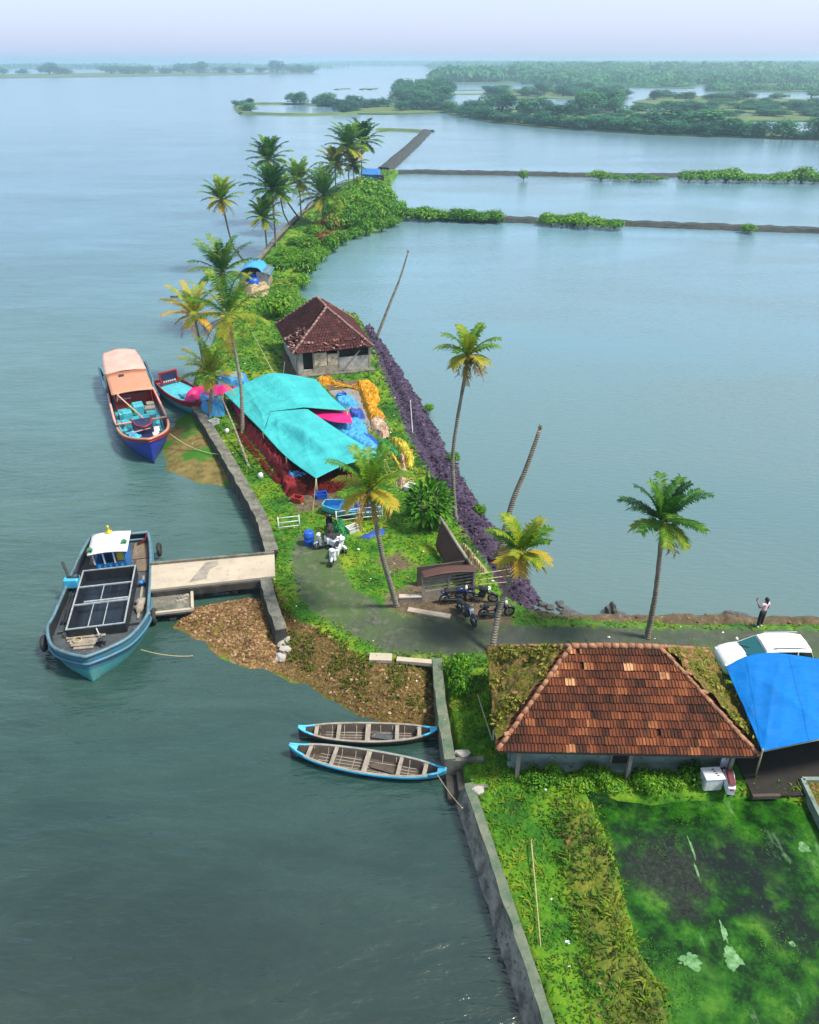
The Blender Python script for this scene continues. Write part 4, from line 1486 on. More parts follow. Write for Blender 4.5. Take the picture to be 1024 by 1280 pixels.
    for (x, y, z) in ((2.28, -H + 1.2, .55), (2.32, -H + 3.4, .5), (2.50, H - 3.9, .45), (-2.52, H - 2.6, .55), (-1.5, -H - .02, .5)):
        if tm is None:
            mb = MB(); mb.torus((0, 0, 0), .3, .12, Matrix.Rotation(PI / 2, 3, 'Y'))
            tm = mb.build('tyre_fender', 'rubber', o, False); k = tm
        else:
            k = tm.copy(); COL.objects.link(k); k.parent = o
        k.location = (x, y, z)
    mb = MB()
    mb.tube([(-1.4, -H + .1, 1.12), (-1.5, -H + .6, .9), (-1.55, -H + 1.6, 1.06)], .07, 6); mb.tube([(1.0, -H + .5, .62), (1.5, -H + .3, .8), (1.6, -H + .1, 1.1)], .06, 6)
    mb.build('hose', 'deep_red_paint', o, False)
    return o

def mirror_x(o):
    """swap port and starboard of a finished boat"""
    done = set()
    def go(p):
        for ch in kids(p):
            ch.location.x *= -1
            if ch.type == 'MESH' and ch.data.name not in done:
                done.add(ch.data.name)
                for v in ch.data.vertices:
                    v.co.x *= -1
                ch.data.flip_normals()
            go(ch)
    go(o)
barge = mk_barge()
mirror_x(barge)

def mk_fishing_boat():
    bow = P(189, 560, .35); st_ = P(150, 446, 1.0)
    bow.z = st_.z = 0
    c = (bow + st_) / 2
    L = (bow - st_).length; H = L / 2
    o = thing('fishing_boat', 'blue fishing boat with a long pink cabin roof, bow on the mud flat', 'fishing boat', (c.x, c.y, WATER), heading(bow, st_))
    st = smooth_st([(-H, 1.35, .9, 1.25, -.2), (-H * .5, 1.7, 1.2, 1.1, -.35), (0, 1.85, 1.3, 1.05, -.4), (H * .45, 1.85, 1.15, 1.2, -.35), (H * .72, 1.6, .7, 1.45, -.3), (H * .88, 1.0, .22, 1.7, -.2), (H, .05, .02, 1.95, .0)], 30)
    mb = MB(); hull_shell(mb, st, 8, split=.99, mi_top=0, mi_bot=0); mb.build('hull', 'hull_blue', o, False)
    mb = MB(); inner_skin(mb, st, .08, .4); mb.build('bulwark', 'deep_red_paint', o, False)
    mb = MB(); rail_tube(mb, [s for s in st if s[0] < H * .5], .09, .02); mb.build('gunwale', 'pale_pink_paint', o, False)
    mb = MB()
    fr = [s for s in st if s[0] >= H * .46]
    pts = [Vector((-(s[1] + .02), s[0], s[3])) for s in fr] + [Vector(((s[1] + .02), s[0], s[3])) for s in reversed(fr)]
    mb.tube(pts, .10, 8); mb.build('bow_rail', 'salmon_paint', o, False)
    mb = MB()
    pts = [Vector((-(s[1] + .0), s[0], s[3] - .22)) for s in fr] + [Vector(((s[1] + .0), s[0], s[3] - .22)) for s in reversed(fr)]
    mb.tube(pts, .08, 8); mb.build('red_band', 'deep_red_paint', o, False)
    mb = MB(); deck_sheet(mb, st, .1, .42, None, None); mb.build('deck', 'cyan_paint', o, False)
    mb = MB(); deck_sheet(mb, st, .12, lambda y: 1.12 + (y - H * .72) * .11, H * .66, H * .97); mb.build('foredeck', 'navy_paint', o, False)
    # cabin with its two step roof
    ya, yb, ym = -H + .3, -H * .02, -H * .48
    mb = MB()
    for x in (-1.42, 1.42):
        mb.box((x, (ya + yb) / 2, 1.15), (.07, yb - ya, 1.5))
    mb.box((0, ya, 1.15), (2.77, .07, 1.5))
    mb.box((0, yb - .6, 1.0), (2.77, .07, 1.2))
    cab = mb.build('cabin', 'deep_red_paint', o, False)
    mb = MB()
    coons(mb, [(-1.62, yb, 1.95), (0, yb, 2.05), (1.62, yb, 1.95)], [(-1.62, ym + .02, 2.06), (0, ym + .02, 2.16), (1.62, ym + .02, 2.06)], [(-1.62, yb, 1.95), (-1.62, ym + .02, 2.06)], [(1.62, yb, 1.95), (1.62, ym + .02, 2.06)], 8, 6, None, .08)
    r1 = mb.build('front_roof', 'salmon_paint', cab, False)
    r1['label'] = 'salmon front part of the cabin roof'
    mb = MB()
    coons(mb, [(-1.66, ym, 2.22), (0, ym, 2.36), (1.66, ym, 2.22)], [(-1.4, ya - .5, 2.35), (0, ya - .6, 2.58), (1.4, ya - .5, 2.35)], [(-1.66, ym, 2.22), (-1.6, (ym + ya) / 2, 2.34), (-1.4, ya - .5, 2.35)], [(1.66, ym, 2.22), (1.6, (ym + ya) / 2, 2.34), (1.4, ya - .5, 2.35)], 10, 8, lambda u, v, p: .05 * math.sin(u * PI * 6) * .2, .08)
    r2 = mb.build('rear_roof', 'pale_pink_paint', cab, False)
    r2['label'] = 'pale pink raised rear part of the cabin roof'
    mb = MB(); mb.box((0, ym + .02, 2.12), (3.2, .05, .2)); mb.build('roof_step', 'salmon_paint', cab, False)
    mb = MB(); mb.box((-.45, ym + .75, 2.14), (.42, .42, .1), .05); mb.build('roof_hatch', 'dark_steel', cab, False)
    for s in (-1, 1):
        mb = MB(); mb.tube([(s * 1.78, ya + .2, .6), (s * 1.95, ya + .9, 1.5), (s * 1.95, ym + 1.0, 1.55), (s * 1.78, ym + 1.9, .95)], .11, 8); mb.build('side_fender', 'steel_blue_paint', o, False)
    # working deck: boxes, hatch, netting, mast stays
    mb = MB()
    rnd = random.Random(3)
    for (x, y, a, b, h) in ((-.95, H * .12, 1.0, .8, .5), (.15, H * .06, .8, 1.1, .75), (.95, H * .2, .7, .9, .4), (-.9, H * .32, .9, 1.0, .45), (.35, H * .30, .7, .8, .55), (1.2, H * .45, .3, 1.6, .75), (-1.1, H * .47, .6, .8, .5)):
        mb.box((x, y, .42 + h / 2), (a, b, h), rnd.uniform(-.15, .15), bev=.04)
        mb.box((x, y, .44 + h), (a * .8, .08, .05), rnd.uniform(-.15, .15))
    mb.build('deck_boxes', 'cyan_paint', o, False)
    mb = MB(); mb.box((1.0, H * .10, .75), (.8, .6, .3), .2, bev=.03); mb.box((1.15, -.1, .7), (.6, .5, .4), 0, bev=.03); mb.build('fish_crates', 'timber_grey', o, False)
    mb = MB(); heap(mb, [(-.9, -.1), (.0, -.2), (.25, .5), (.0, 1.2), (-.6, 1.1)], .55, .13, 4, 3.0, .6); mb.build('netting', 'green_net', o, False)
    # fore hatch cabin, navy with a red edge
    mb = MB(); mb.prism([(-.75, H * .50), (.75, H * .50), (.62, H * .70), (-.62, H * .70)], .9, 1.62); hc = mb.build('fore_hatch', 'navy_paint', o, False)
    mb = MB(); mb.tube([(-.78, H * .49, 1.66), (-.5, H * .66, 1.7), (0, H * .72, 1.76), (.5, H * .66, 1.7), (.78, H * .49, 1.66)], .07, 6); mb.build('hatch_rim', 'deep_red_paint', hc, False)
    mb = MB(); mb.bar((-1.2, -.2, 1.9), (.1, H * .53, 1.75), .09, .07); mb.bar((-1.3, -.35, 1.3), (-1.1, -.1, 2.0), .12, .1); mb.build('boom', 'pale_pink_paint', o, False)
    mb = MB(); mb.bar((-.9, H * .72, 1.5), (.75, H * .69, 1.55), .07, .06); mb.build('crossbar', 'pale_pink_paint', o, False)
    mb = MB(); heap(mb, [(-1.3, H * .62), (-.5, H * .6), (-.35, H * .74), (-.8, H * .8)], .3, .12, 9, 4, 1.2); mb.build('sheet', 'sky_blue_paint', o, False)
    mb = MB(); heap(mb, [(.5, H * .6), (1.1, H * .6), (.8, H * .78), (.45, H * .78)], .3, .12, 9, 4, 1.22); mb.build('white_sacks', 'white_paint', o, False)
    # the small boat's name board
    mb = MB()
    for i in range(9):
        mb.box((-1.05 + .1 * i, yb - .553, 1.25), (.06, .02, .12 if i % 3 else .08))
    mb.build('lettering', 'white_paint', cab, False)
    return o
fboat = mk_fishing_boat()
mirror_x(fboat)

def mk_small_boat():
    a = P(207, 478, 0); b = P(262, 512, 0)
    a.z = b.z = 0
    c = (a + b) / 2; L = (b - a).length; H = L / 2
    o = thing('small_boat', 'small cyan boat with a red stripe and cabin frame beside the magenta cloth', 'boat', (c.x, c.y, WATER + .1), heading(b, a))
    st = smooth_st([(-H, 1.0, .7, 1.15, -.1), (-H * .3, 1.25, .9, 1.0, -.15), (H * .3, 1.15, .7, 1.05, -.15), (H * .75, .7, .2, 1.3, -.1), (H, .05, .02, 1.6, .1)], 22)
    mb = MB(); hull_shell(mb, st, 8, split=.60, mi_top=1, mi_bot=0); mb.build('hull', ['cyan_paint', 'deep_red_paint'], o, False)
    mb = MB(); rail_tube(mb, st, .06); mb.build('gunwale', 'deep_red_paint', o, False)
    mb = MB(); deck_sheet(mb, st, .05, .85); mb.box((.1, .2, .95), (.9, 1.2, .2), 0, bev=.04); mb.build('deck', 'cyan_paint', o, False)
    mb = MB(); mb.box((.3, .5, 1.07), (.7, .5, .05)); mb.build('hatch', 'steel_blue_paint', o, False)
    mb = MB()
    y = -H + .9
    for x in (-.75, .75):
        mb.bar((x, y, .9), (x, y - .1, 2.0), .12, .12)
    mb.bar((-.81, y - .1, 2.0), (.81, y - .1, 2.0), .14, .12); mb.bar((-.75, y, 1.1), (.75, y, 1.1), .12, .12)
    fr = mb.build('cabin_frame', 'deep_red_paint', o, False)
    mb = MB(); mb.box((0, y - .08, 1.55), (1.4, .04, .85)); mb.build('window', 'navy_paint', fr, False)
    mb = MB()
    for i in range(6): mb.box((-.5 + .2 * i, y - .0, 1.2), (.12, .1, .14), .1 * i)
    mb.build('white_floats', 'white_paint', o, False)
    return o
sboat = mk_small_boat()

def mk_canoe(label, a, b, beam, blue_side, seed):
    a = P(a[0], a[1], -.45); b = P(b[0], b[1], -.45)
    c = (a + b) / 2; L = Vector((b.x - a.x, b.y - a.y)).length; H = L / 2
    o = thing('canoe', label, 'canoe', (c.x, c.y, WATER), heading(b, a), 'wooden canoes moored by the stone wall')
    h = beam / 2
    st = smooth_st([(-H, .03, .01, .62, .30), (-H * .88, h * .34, .06, .47, .05), (-H * .6, h * .78, h * .35, .38, -.08), (-H * .2, h, h * .55, .33, -.12), (H * .2, h, h * .55, .33, -.12), (H * .6, h * .78, h * .35, .38, -.08), (H * .88, h * .34, .06, .47, .05), (H, .03, .01, .62, .30)], 30)
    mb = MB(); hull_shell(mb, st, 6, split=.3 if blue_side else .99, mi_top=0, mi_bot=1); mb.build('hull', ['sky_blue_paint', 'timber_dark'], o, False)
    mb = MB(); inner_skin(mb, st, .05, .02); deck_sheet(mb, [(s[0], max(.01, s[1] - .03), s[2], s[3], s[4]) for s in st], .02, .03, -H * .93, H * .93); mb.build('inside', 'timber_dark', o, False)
    mid = [s for s in st if abs(s[0]) < H * .80]
    for sd in (-1, 1):
        mb = MB()
        for s0, s1 in zip(mid, mid[1:]):
            mb.bar((sd * (s0[1] - .0), s0[0], s0[3] + .01), (sd * (s1[1] - .0), s1[0], s1[3] + .01), .085, .05)
        mb.build('gunwale', 'timber_grey', o, False)
        if blue_side:
            mb = MB()
            for s0, s1 in zip(mid, mid[1:]):
                mb.bar((sd * (s0[1] + .045), s0[0], s0[3] - .02), (sd * (s1[1] + .045), s1[0], s1[3] - .02), .05, .07)
            mb.build('rub_strake', 'sky_blue_paint', o, False)
    for sg in (-1, 1):
        e = [s for s in st if sg * s[0] > H * .74]
        mb = MB()
        for sd in (-1, 1):
            pts = [Vector((sd * s[1], s[0], s[3] + .015)) for s in e]
            mb.tube(pts, .05, 6)
        e2 = [s for s in st if sg * s[0] > H * .88]
        deck_sheet(mb, e2, -.01, lambda y: .47 + (abs(y) - H * .88) / (H * .12) * .15)
        mb.build('blue_end', 'sky_blue_paint', o, False)
    rnd = random.Random(seed)
    for f in (-.74, -.42, .0, .42, .74):
        y = f * H
        hh = min(st, key=lambda s: abs(s[0] - y))
        mb = MB(); mb.box((0, y, hh[3] - .01), (hh[1] * 2 - .06, .16 + .05 * (f == 0), .04)); mb.build('thwart', 'timber_grey', o, False)
    mb = MB()
    for i in range(4):
        x = (-.22 + .15 * i) * beam
        mb.bar((x, -H * .62, .07), (x * .9, H * .62, .07), .035, .02)
    for i in range(9):
        y = -H * .7 + i * H * .175
        hh = min(st, key=lambda s: abs(s[0] - y))
        mb.tube([(-hh[1] + .05, y, hh[3] - .04), (-hh[1] * .7, y, .08), (0, y, .05), (hh[1] * .7, y, .08), (hh[1] - .05, y, hh[3] - .04)], .018, 5)
    mb.build('ribs', 'timber_grey' if blue_side else 'timber_grey', o, False)
    mb = MB(); mb.bar((-.05 * beam, H * .05, .12), (.12 * beam, H * .38, .14), .3, .05); mb.build('loose_board', 'timber_dark' if blue_side else 'grey_deck', o, False)
    return o
mk_canoe('farther wooden canoe with grey gunwales and small cyan tips, nearer the mud slope', (373, 912), (547, 914), 1.02, False, 1)
mk_canoe('nearer wooden canoe with its whole side painted bright cyan, bow at the steps', (362, 934), (558, 965), 1.12, True, 2)

# ------------------------------------------------------------------ jetty
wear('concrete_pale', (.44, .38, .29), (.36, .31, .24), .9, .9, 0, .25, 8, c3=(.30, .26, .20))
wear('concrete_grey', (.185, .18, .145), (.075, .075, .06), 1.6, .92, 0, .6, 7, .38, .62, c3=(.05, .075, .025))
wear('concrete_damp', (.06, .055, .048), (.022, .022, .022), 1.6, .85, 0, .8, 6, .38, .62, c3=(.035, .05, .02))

def mk_jetty():
    A, B = P(189, 706, .1), P(343, 692, .1)
    D, C_ = P(187, 737, .1), P(344, 720, .1)
    o = thing('jetty', 'concrete jetty slab running from the wall to the moored barge', 'jetty', ((A.x + B.x) / 2, (A.y + D.y) / 2, WATER))
    def slab(mb, pts, z0, z1):
        mb.prism([(p.x, p.y) for p in pts], z0, z1)
    mb = MB(); slab(mb, [A, B, C_, D], -.10, .10); sl = mb.build('slab', 'concrete_pale', o)
    # a darker patch of worn screed, a few mm proud
    q = [P(236, 728, .1), P(257, 703, .1), P(272, 701, .1), P(273, 706, .1), P(262, 712, .1), P(258, 724, .1)]
    mb = MB(); slab(mb, q, .10, .105); mb.build('screed_patch', 'timber_grey', o)
    mb = MB()
    dx = (B - A).normalized(); dy = Vector((-dx.y, dx.x, 0))
    mb.bar(A + Vector((0, 0, .06)), B + Vector((0, 0, .06)), .14, .16); mb.build('kerb', 'concrete_grey', o)
    mb = MB()
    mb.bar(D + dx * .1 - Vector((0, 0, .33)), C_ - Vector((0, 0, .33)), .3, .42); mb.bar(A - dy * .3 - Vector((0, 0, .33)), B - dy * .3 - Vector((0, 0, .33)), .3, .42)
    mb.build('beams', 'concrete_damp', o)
    pm = MB(); pm.box((0, 0, -.2), (.3, .3, 1.5)); 
    first = None
    for f in (.08, .38, .66, .93):
        for e, k in ((D, C_), (A, B)):
            p = e.lerp(k, f) + (dy * .35 if e is D else -dy * .35)
            if first is None:
                first = pm.build('pile', 'concrete_grey', o, False); q_ = first
            else:
                q_ = first.copy(); COL.objects.link(q_); q_.parent = o
            q_.location = Vector((p.x, p.y, WATER + .25)) - Vector(o.location)
    # lower landing with a raised rim
    z = -.32
    a, b, c, d = P(188, 742, z), P(240, 735, z), P(241, 763, z), P(187, 769, z)
    mb = MB(); slab(mb, [a, b, c, d], z - .14, z); ld = mb.build('lower_landing', 'concrete_grey', o)
    mb = MB()
    for p, q2 in ((a, b), (b, c), (c, d)):
        mb.bar(p + Vector((0, 0, .07)), q2 + Vector((0, 0, .07)), .14, .14)
    mb.build('landing_rim', 'concrete_pale', ld)
    mb = MB(); cc = (b + c) / 2
    for i in range(9):
        mb.blob(cc + Vector((-.35 - .12 * (i % 4), .3 - .12 * i * .6, .03)), (.13, .1, .06), i, .3)
    mb.build('rubbish', 'timber_grey', ld)
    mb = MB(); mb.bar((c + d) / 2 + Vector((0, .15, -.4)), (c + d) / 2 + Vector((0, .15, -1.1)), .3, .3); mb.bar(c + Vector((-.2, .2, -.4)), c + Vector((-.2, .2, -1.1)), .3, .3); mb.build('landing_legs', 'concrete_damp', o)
mk_jetty()

# ------------------------------------------------------------------ walls along the water
wear('stone_face', (.30, .28, .23), (.10, .095, .075), 1.5, .92, 0, 1.0, 4.5, .38, .60, c3=(.04, .05, .025))
wear('wall_top', (.055, .105, .065), (.15, .16, .115), 1.6, .9, 0, .5, 8, .36, .64, c3=(.03, .085, .015))
wear('plaster_green', (.22, .30, .26), (.12, .17, .14), 1.1, .9, 0, .3, 6, c3=(.05, .08, .04))
wear('plaster_old', (.40, .36, .29), (.22, .19, .15), 1.6, .9, 0, .4, 6, c3=(.10, .085, .06))
wear('plaster_grey', (.46, .45, .44), (.24, .22, .20), 1.4, .9, 0, .3, 6)
wear('cream_board', (.64, .56, .42), (.30, .22, .14), 3.0, .85, 0, .4, 9, .4, .62, c3=(.12, .06, .03))
wear('dark_inside', (.012, .010, .009), (.02, .017, .014), 2, .9)  # near-black that stands in for shade in openings and under the canopy

def quay(name, label, pts, wtop, batter, z0, z1, mat_face, mat_top, water_left=True, seed=0, group=None):
    """a retaining wall: pts run along the middle of its top; the battered face looks to the water"""
    p0 = Vector((pts[0][0], pts[0][1], z0))
    o = thing(name, label, 'wall', p0, 0, group)
    n = max(4, int(sum((Vector(b[:2]) - Vector(a[:2])).length for a, b in zip(pts, pts[1:])) / .35))
    c = poly_line([Vector((p[0], p[1], 0)) for p in pts], n)
    sg = 1 if water_left else -1
    rows_ = []
    for i, p in enumerate(c):
        d = (c[min(i + 1, n)] - c[max(i - 1, 0)]).normalized()
        s = Vector((d.y, -d.x, 0)) * sg        # towards the water
        row = []
        for k, (a, z) in enumerate(((-wtop / 2, z0), (-wtop / 2, z1), (wtop / 2, z1), (wtop / 2 + batter * .25, z1 - (z1 - z0) * .25), (wtop / 2 + batter * .5, z1 - (z1 - z0) * .5), (wtop / 2 + batter * .75, z1 - (z1 - z0) * .75), (wtop / 2 + batter, z0))):
            j = .07 * nz(i * .6, k * 2.3, seed) + .05 * nz(i * 1.7, k * 3.1, seed + 5)
            q = p + s * (a + (j if k > 1 else j * .3))
            q.z = z + (.03 * nz(i * .5, seed, k) if k in (1, 2) else 0)
            row.append(q)
        rows_.append(row)
    f = MB(); K = 7
    vs = [q for r in rows_ for q in r]
    fs = []
    for i in range(n):
        for k in (0, 2, 3, 4, 5):
            a = i * K + k
            fs.append((a, a + 1, a + K + 1, a + K))
    fs.append((6, 5, 4, 3, 2, 1, 0)); b = n * K
    fs.append((b, b + 1, b + 2, b + 3, b + 4, b + 5, b + 6))
    f.add(vs, fs); f.build('face', mat_face, o)
    t = MB()
    tv = []; tf = []
    for r in rows_:
        u = (r[2] - r[1]) * .06
        tv += [r[1] - u + Vector((0, 0, .004)), r[2] + u + Vector((0, 0, .004)), r[2] + u + Vector((0, 0, .06)), r[1] - u + Vector((0, 0, .06))]
    for i in range(n):
        for k in range(4):
            a = i * 4 + k; a2 = i * 4 + (k + 1) % 4
            tf.append((a, a2, a2 + 4, a + 4))
    tf += [(3, 2, 1, 0), (n * 4, n * 4 + 1, n * 4 + 2, n * 4 + 3)]
    t.add(tv, tf); t.build('coping', mat_top, o)
    return o

quay('stone_wall', 'long rough stone river wall in the foreground, running below the steps', [(2.28, 19.75), (3.0, 16.2), (3.92, 11.8), (5.1, 5.5)], .30, .62, -1.7, .10, 'stone_face', 'wall_top', seed=3)
quay('concrete_wall', 'weathered concrete wall between the mud slope and the tiled house garden', [(1.28, 26.75), (1.35, 24.0), (1.62, 20.85)], .38, .12, -1.7, .16, 'concrete_grey', 'wall_top', seed=6)
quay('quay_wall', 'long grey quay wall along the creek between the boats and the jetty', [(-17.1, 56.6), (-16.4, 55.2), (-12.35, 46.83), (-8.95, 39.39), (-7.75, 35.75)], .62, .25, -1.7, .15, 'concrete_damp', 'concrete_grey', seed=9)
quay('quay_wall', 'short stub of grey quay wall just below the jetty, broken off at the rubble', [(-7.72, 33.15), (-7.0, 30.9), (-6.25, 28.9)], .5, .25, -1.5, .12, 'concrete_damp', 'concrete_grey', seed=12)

def mk_steps():
    o = thing('stone_steps', 'dark concrete steps cut into the wall beside the canoes', 'steps', (1.9, 20.2, WATER))
    for k in range(4):
        mb = MB(); mb.box((2.52 - .42 * k, 20.25 + .0 * k, -.12 - .27 * k - .35), (.44, 1.0 + .08 * k, .7), .04, bev=.03)
        mb.build('step', 'concrete_damp', o)
    mb = MB(); mb.box((2.2, 20.95, -.35), (1.5, .18, .95), .04); mb.build('cheek_wall', 'concrete_grey', o)
    mb = MB(); mb.box((2.55, 19.62, -.35), (.9, .16, .95), .04); mb.build('cheek_wall', 'concrete_grey', o)
    mb = MB(); mb.blob((2.1, 21.2, .12), (.35, .2, .12), 2, .2); mb.blob((2.6, 19.45, .1), (.3, .2, .12), 5, .2); mb.build('loose_stones', 'pale_stone', o)
mk_steps()

def broken_slab(label, a, b, wd, t=.18, z=.06):
    a, b = P(*a, z), P(*b, z)
    mb = MB()
    mb.bar(a, b, wd, t)
    o = mb.build('concrete_slab', 'concrete_pale')
    tag(o, label, 'slab', 'broken slabs at the road edge')
broken_slab('broken pale concrete slab tipped at the head of the mud slope', (462, 822), (490, 823), .5)
broken_slab('long thin concrete kerb piece on the road edge next to the garden wall corner', (496, 825), (543, 829), .28)
broken_slab('pale plank like slab lying on the road by the parked motorbikes', (510, 762), (563, 771), .34, .08, .04)

# ------------------------------------------------------------------ tiled roofs
def tilemat(name, stops):
    m, t = newmat(name)
    co = t.objco()
    c = t.ramp(t.attr('tint'), stops)
    n1 = t.noise(co, 2.2, 6, .7); n2 = t.noise(co, 14, 4, .7)
    c = t.mix(t.math('MULTIPLY', t.step(n1, .52, .68), .75), c, (.035, .020, .012))
    c = t.mix(t.math('MULTIPLY', t.step(n2, .58, .74), .6), c, (.05, .035, .02))
    t.principled(c, .85, 0, t.bump(n2, .4, .02), .3)
tilemat('roof_tile', [(0, (.022, .008, .005)), (.35, (.080, .022, .009)), (.62, (.165, .046, .017)), (.85, (.30, .11, .042)), (1, (.52, .27, .13))])
tilemat('old_roof_tile', [(0, (.024, .008, .010)), (.4, (.062, .015, .017)), (.7, (.10, .027, .025)), (1, (.24, .11, .08))])
wear('hip_cap', (.36, .17, .09), (.17, .07, .035), 4, .85, 0, .4, 12, c3=(.42, .30, .2))
wear('hip_cap_old', (.33, .22, .18), (.13, .05, .05), 3, .85, 0, .4, 12)
m_, t_ = newmat('moss')
co_ = t_.objco()
a_ = t_.noise(co_, 2.6, 6, .7); b_ = t_.noise(co_, 9, 6, .7)
cc_ = t_.ramp(b_, [(.28, (.012, .018, .004)), (.45, (.07, .085, .010)), (.58, (.17, .16, .02)), (.74, (.34, .24, .07))])
cc_ = t_.mix(t_.step(a_, .5, .6), cc_, t_.mix(t_.step(b_, .4, .6), (.11, .05, .02), (.30, .17, .08)))
t_.principled(cc_, .95, 0, t_.bump(b_, 1.0, .12), .2)

def roof_plane(mb, p0, p1, q0, q1, rows_n, tw, rnd, lift=.05, seed=0, tmean=.45, tvar=.22, gaps=.0, broken=None, grp=1):
    """rows of single tiles on the plane p0-p1 (eave) to q0-q1 (ridge)"""
    p0, p1, q0, q1 = map(Vector, (p0, p1, q0, q1))
    ex = (p1 - p0).normalized()
    nrm = ex.cross(((q0 + q1) / 2 - (p0 + p1) / 2)).normalized()
    if nrm.z < 0:
        nrm = -nrm
    W = (p1 - p0).length
    last = None
    for r in range(rows_n):
        f0 = r / rows_n; f1 = min(1, (r + 1.12) / rows_n)
        a0 = p0.lerp(q0, f0); b0 = p1.lerp(q1, f0); a1 = p0.lerp(q0, f1); b1 = p1.lerp(q1, f1)
        xa0 = (a0 - p0).dot(ex); xb0 = (b0 - p0).dot(ex); xa1 = (a1 - p0).dot(ex); xb1 = (b1 - p0).dot(ex)
        up0 = a0 - ex * xa0; up1 = a1 - ex * xa1
        off = (r % 2) * tw * .5
        k0 = int((min(xa0, xa1) - off) / tw) - 1
        x = off + k0 * tw
        while x < max(xb0, xb1):
            L0, R0 = max(x, xa0), min(x + tw * .92, xb0)
            L1, R1 = max(x, xa1), min(x + tw * .92, xb1)
            x += tw
            if R0 - L0 < .015 and R1 - L1 < .015:
                continue
            if R0 < L0: L0 = R0 = max(min(L0, xb0), xa0)
            if R1 < L1: L1 = R1 = max(min(L1, xb1), xa1)
            if rnd.random() < gaps:
                continue
            j = rnd.uniform(-.012, .012); tilt = rnd.uniform(-.012, .012)
            br = 0
            if broken:
                br = broken((x / W), (f0 + f1) / 2)
                j += rnd.uniform(-.09, .12) * br; tilt += rnd.uniform(-.1, .1) * br
            gk = int(math.floor(x / (tw * grp) + r * .37))
            if last != gk:
                last = gk
                gt = rnd.gauss(0, tvar * .62) + (.30 if rnd.random() < .045 else 0)
            t = tmean + tvar * 1.3 * nz(x * .55, r * .45, seed) + gt + rnd.gauss(0, tvar * .22)
            t += .35 * br * rnd.random()
            t = max(0, min(1, t))
            h0 = lift + j; h1 = .008
            M0 = L0 + (R0 - L0) * .78; M1 = L1 + (R1 - L1) * .78
            dn = (up0 - up1).normalized() * (.02 + j)
            A = up0 + ex * L0 + nrm * (h0 + tilt) + dn; B = up0 + ex * M0 + nrm * (h0 - tilt) + dn; Cc = up0 + ex * R0 + nrm * (h0 + .035) + dn
            A1 = up1 + ex * L1 + nrm * h1; B1 = up1 + ex * M1 + nrm * h1; C1 = up1 + ex * R1 + nrm * (h1 + .03)
            D0 = A - nrm * .022; E0 = Cc - nrm * .03
            mb.add((A, B, Cc, A1, B1, C1, D0, E0), ((0, 1, 4, 3), (1, 2, 5, 4), (6, 7, 2, 1, 0)), t)
    # boards below so that no light leaks between the tiles
    mb.add((p0 - nrm * .05, p1 - nrm * .05, q1 - nrm * .05, q0 - nrm * .05), ((0, 1, 2, 3),), .05)

def caps(mb, a, b, r, n, rnd, seed=0):
    a, b = Vector(a), Vector(b)
    d = (b - a)
    L = d.length
    for i in range(n):
        f0, f1 = i / n, (i + 1.1) / n
        p, q = a.lerp(b, f0), a.lerp(b, min(1, f1))
        o = Vector((rnd.uniform(-.02, .02), rnd.uniform(-.02, .02), .02 + rnd.uniform(0, .02)))
        mb.tube([p + o, q + o + Vector((0, 0, -.02))], [r * 1.08, r * .92], 8, rnd.random())

def moss_sheet(mb, a, b, c, n, amp, seed):
    """lumpy growth over the triangle a, b (eave) and c (top)"""
    a, b, c = map(Vector, (a, b, c))
    nrm = (b - a).cross(c - a).normalized()
    if nrm.z < 0: nrm = -nrm
    idx = {}
    vs = []; fs = []
    for i in range(n + 1):
        for j in range(n + 1 - i):
            u, v = i / n, j / n
            p = a * (1 - u - v) + b * u + c * v
            e = min(u, v * .0 + 1, 1 - u - v)
            lump = max(0, .55 + .9 * nz(p.x, p.y, seed, 1.7) + .45 * nz(p.x, p.y, seed + 3, 4.5))
            idx[i, j] = len(vs)
            vs.append(p + nrm * (.05 + amp * lump))
    for i in range(n):
        for j in range(n - i):
            fs.append((idx[i, j], idx[i + 1, j], idx[i, j + 1]))
            if j < n - i - 1:
                fs.append((idx[i + 1, j], idx[i + 1, j + 1], idx[i, j + 1]))
    mb.add(vs, fs, .5, 0, True)
    return vs, nrm

leafmat('moss_tuft', [(0, (.02, .03, .005)), (.4, (.09, .12, .012)), (.7, (.20, .21, .02)), (1, (.36, .27, .06))], .2)

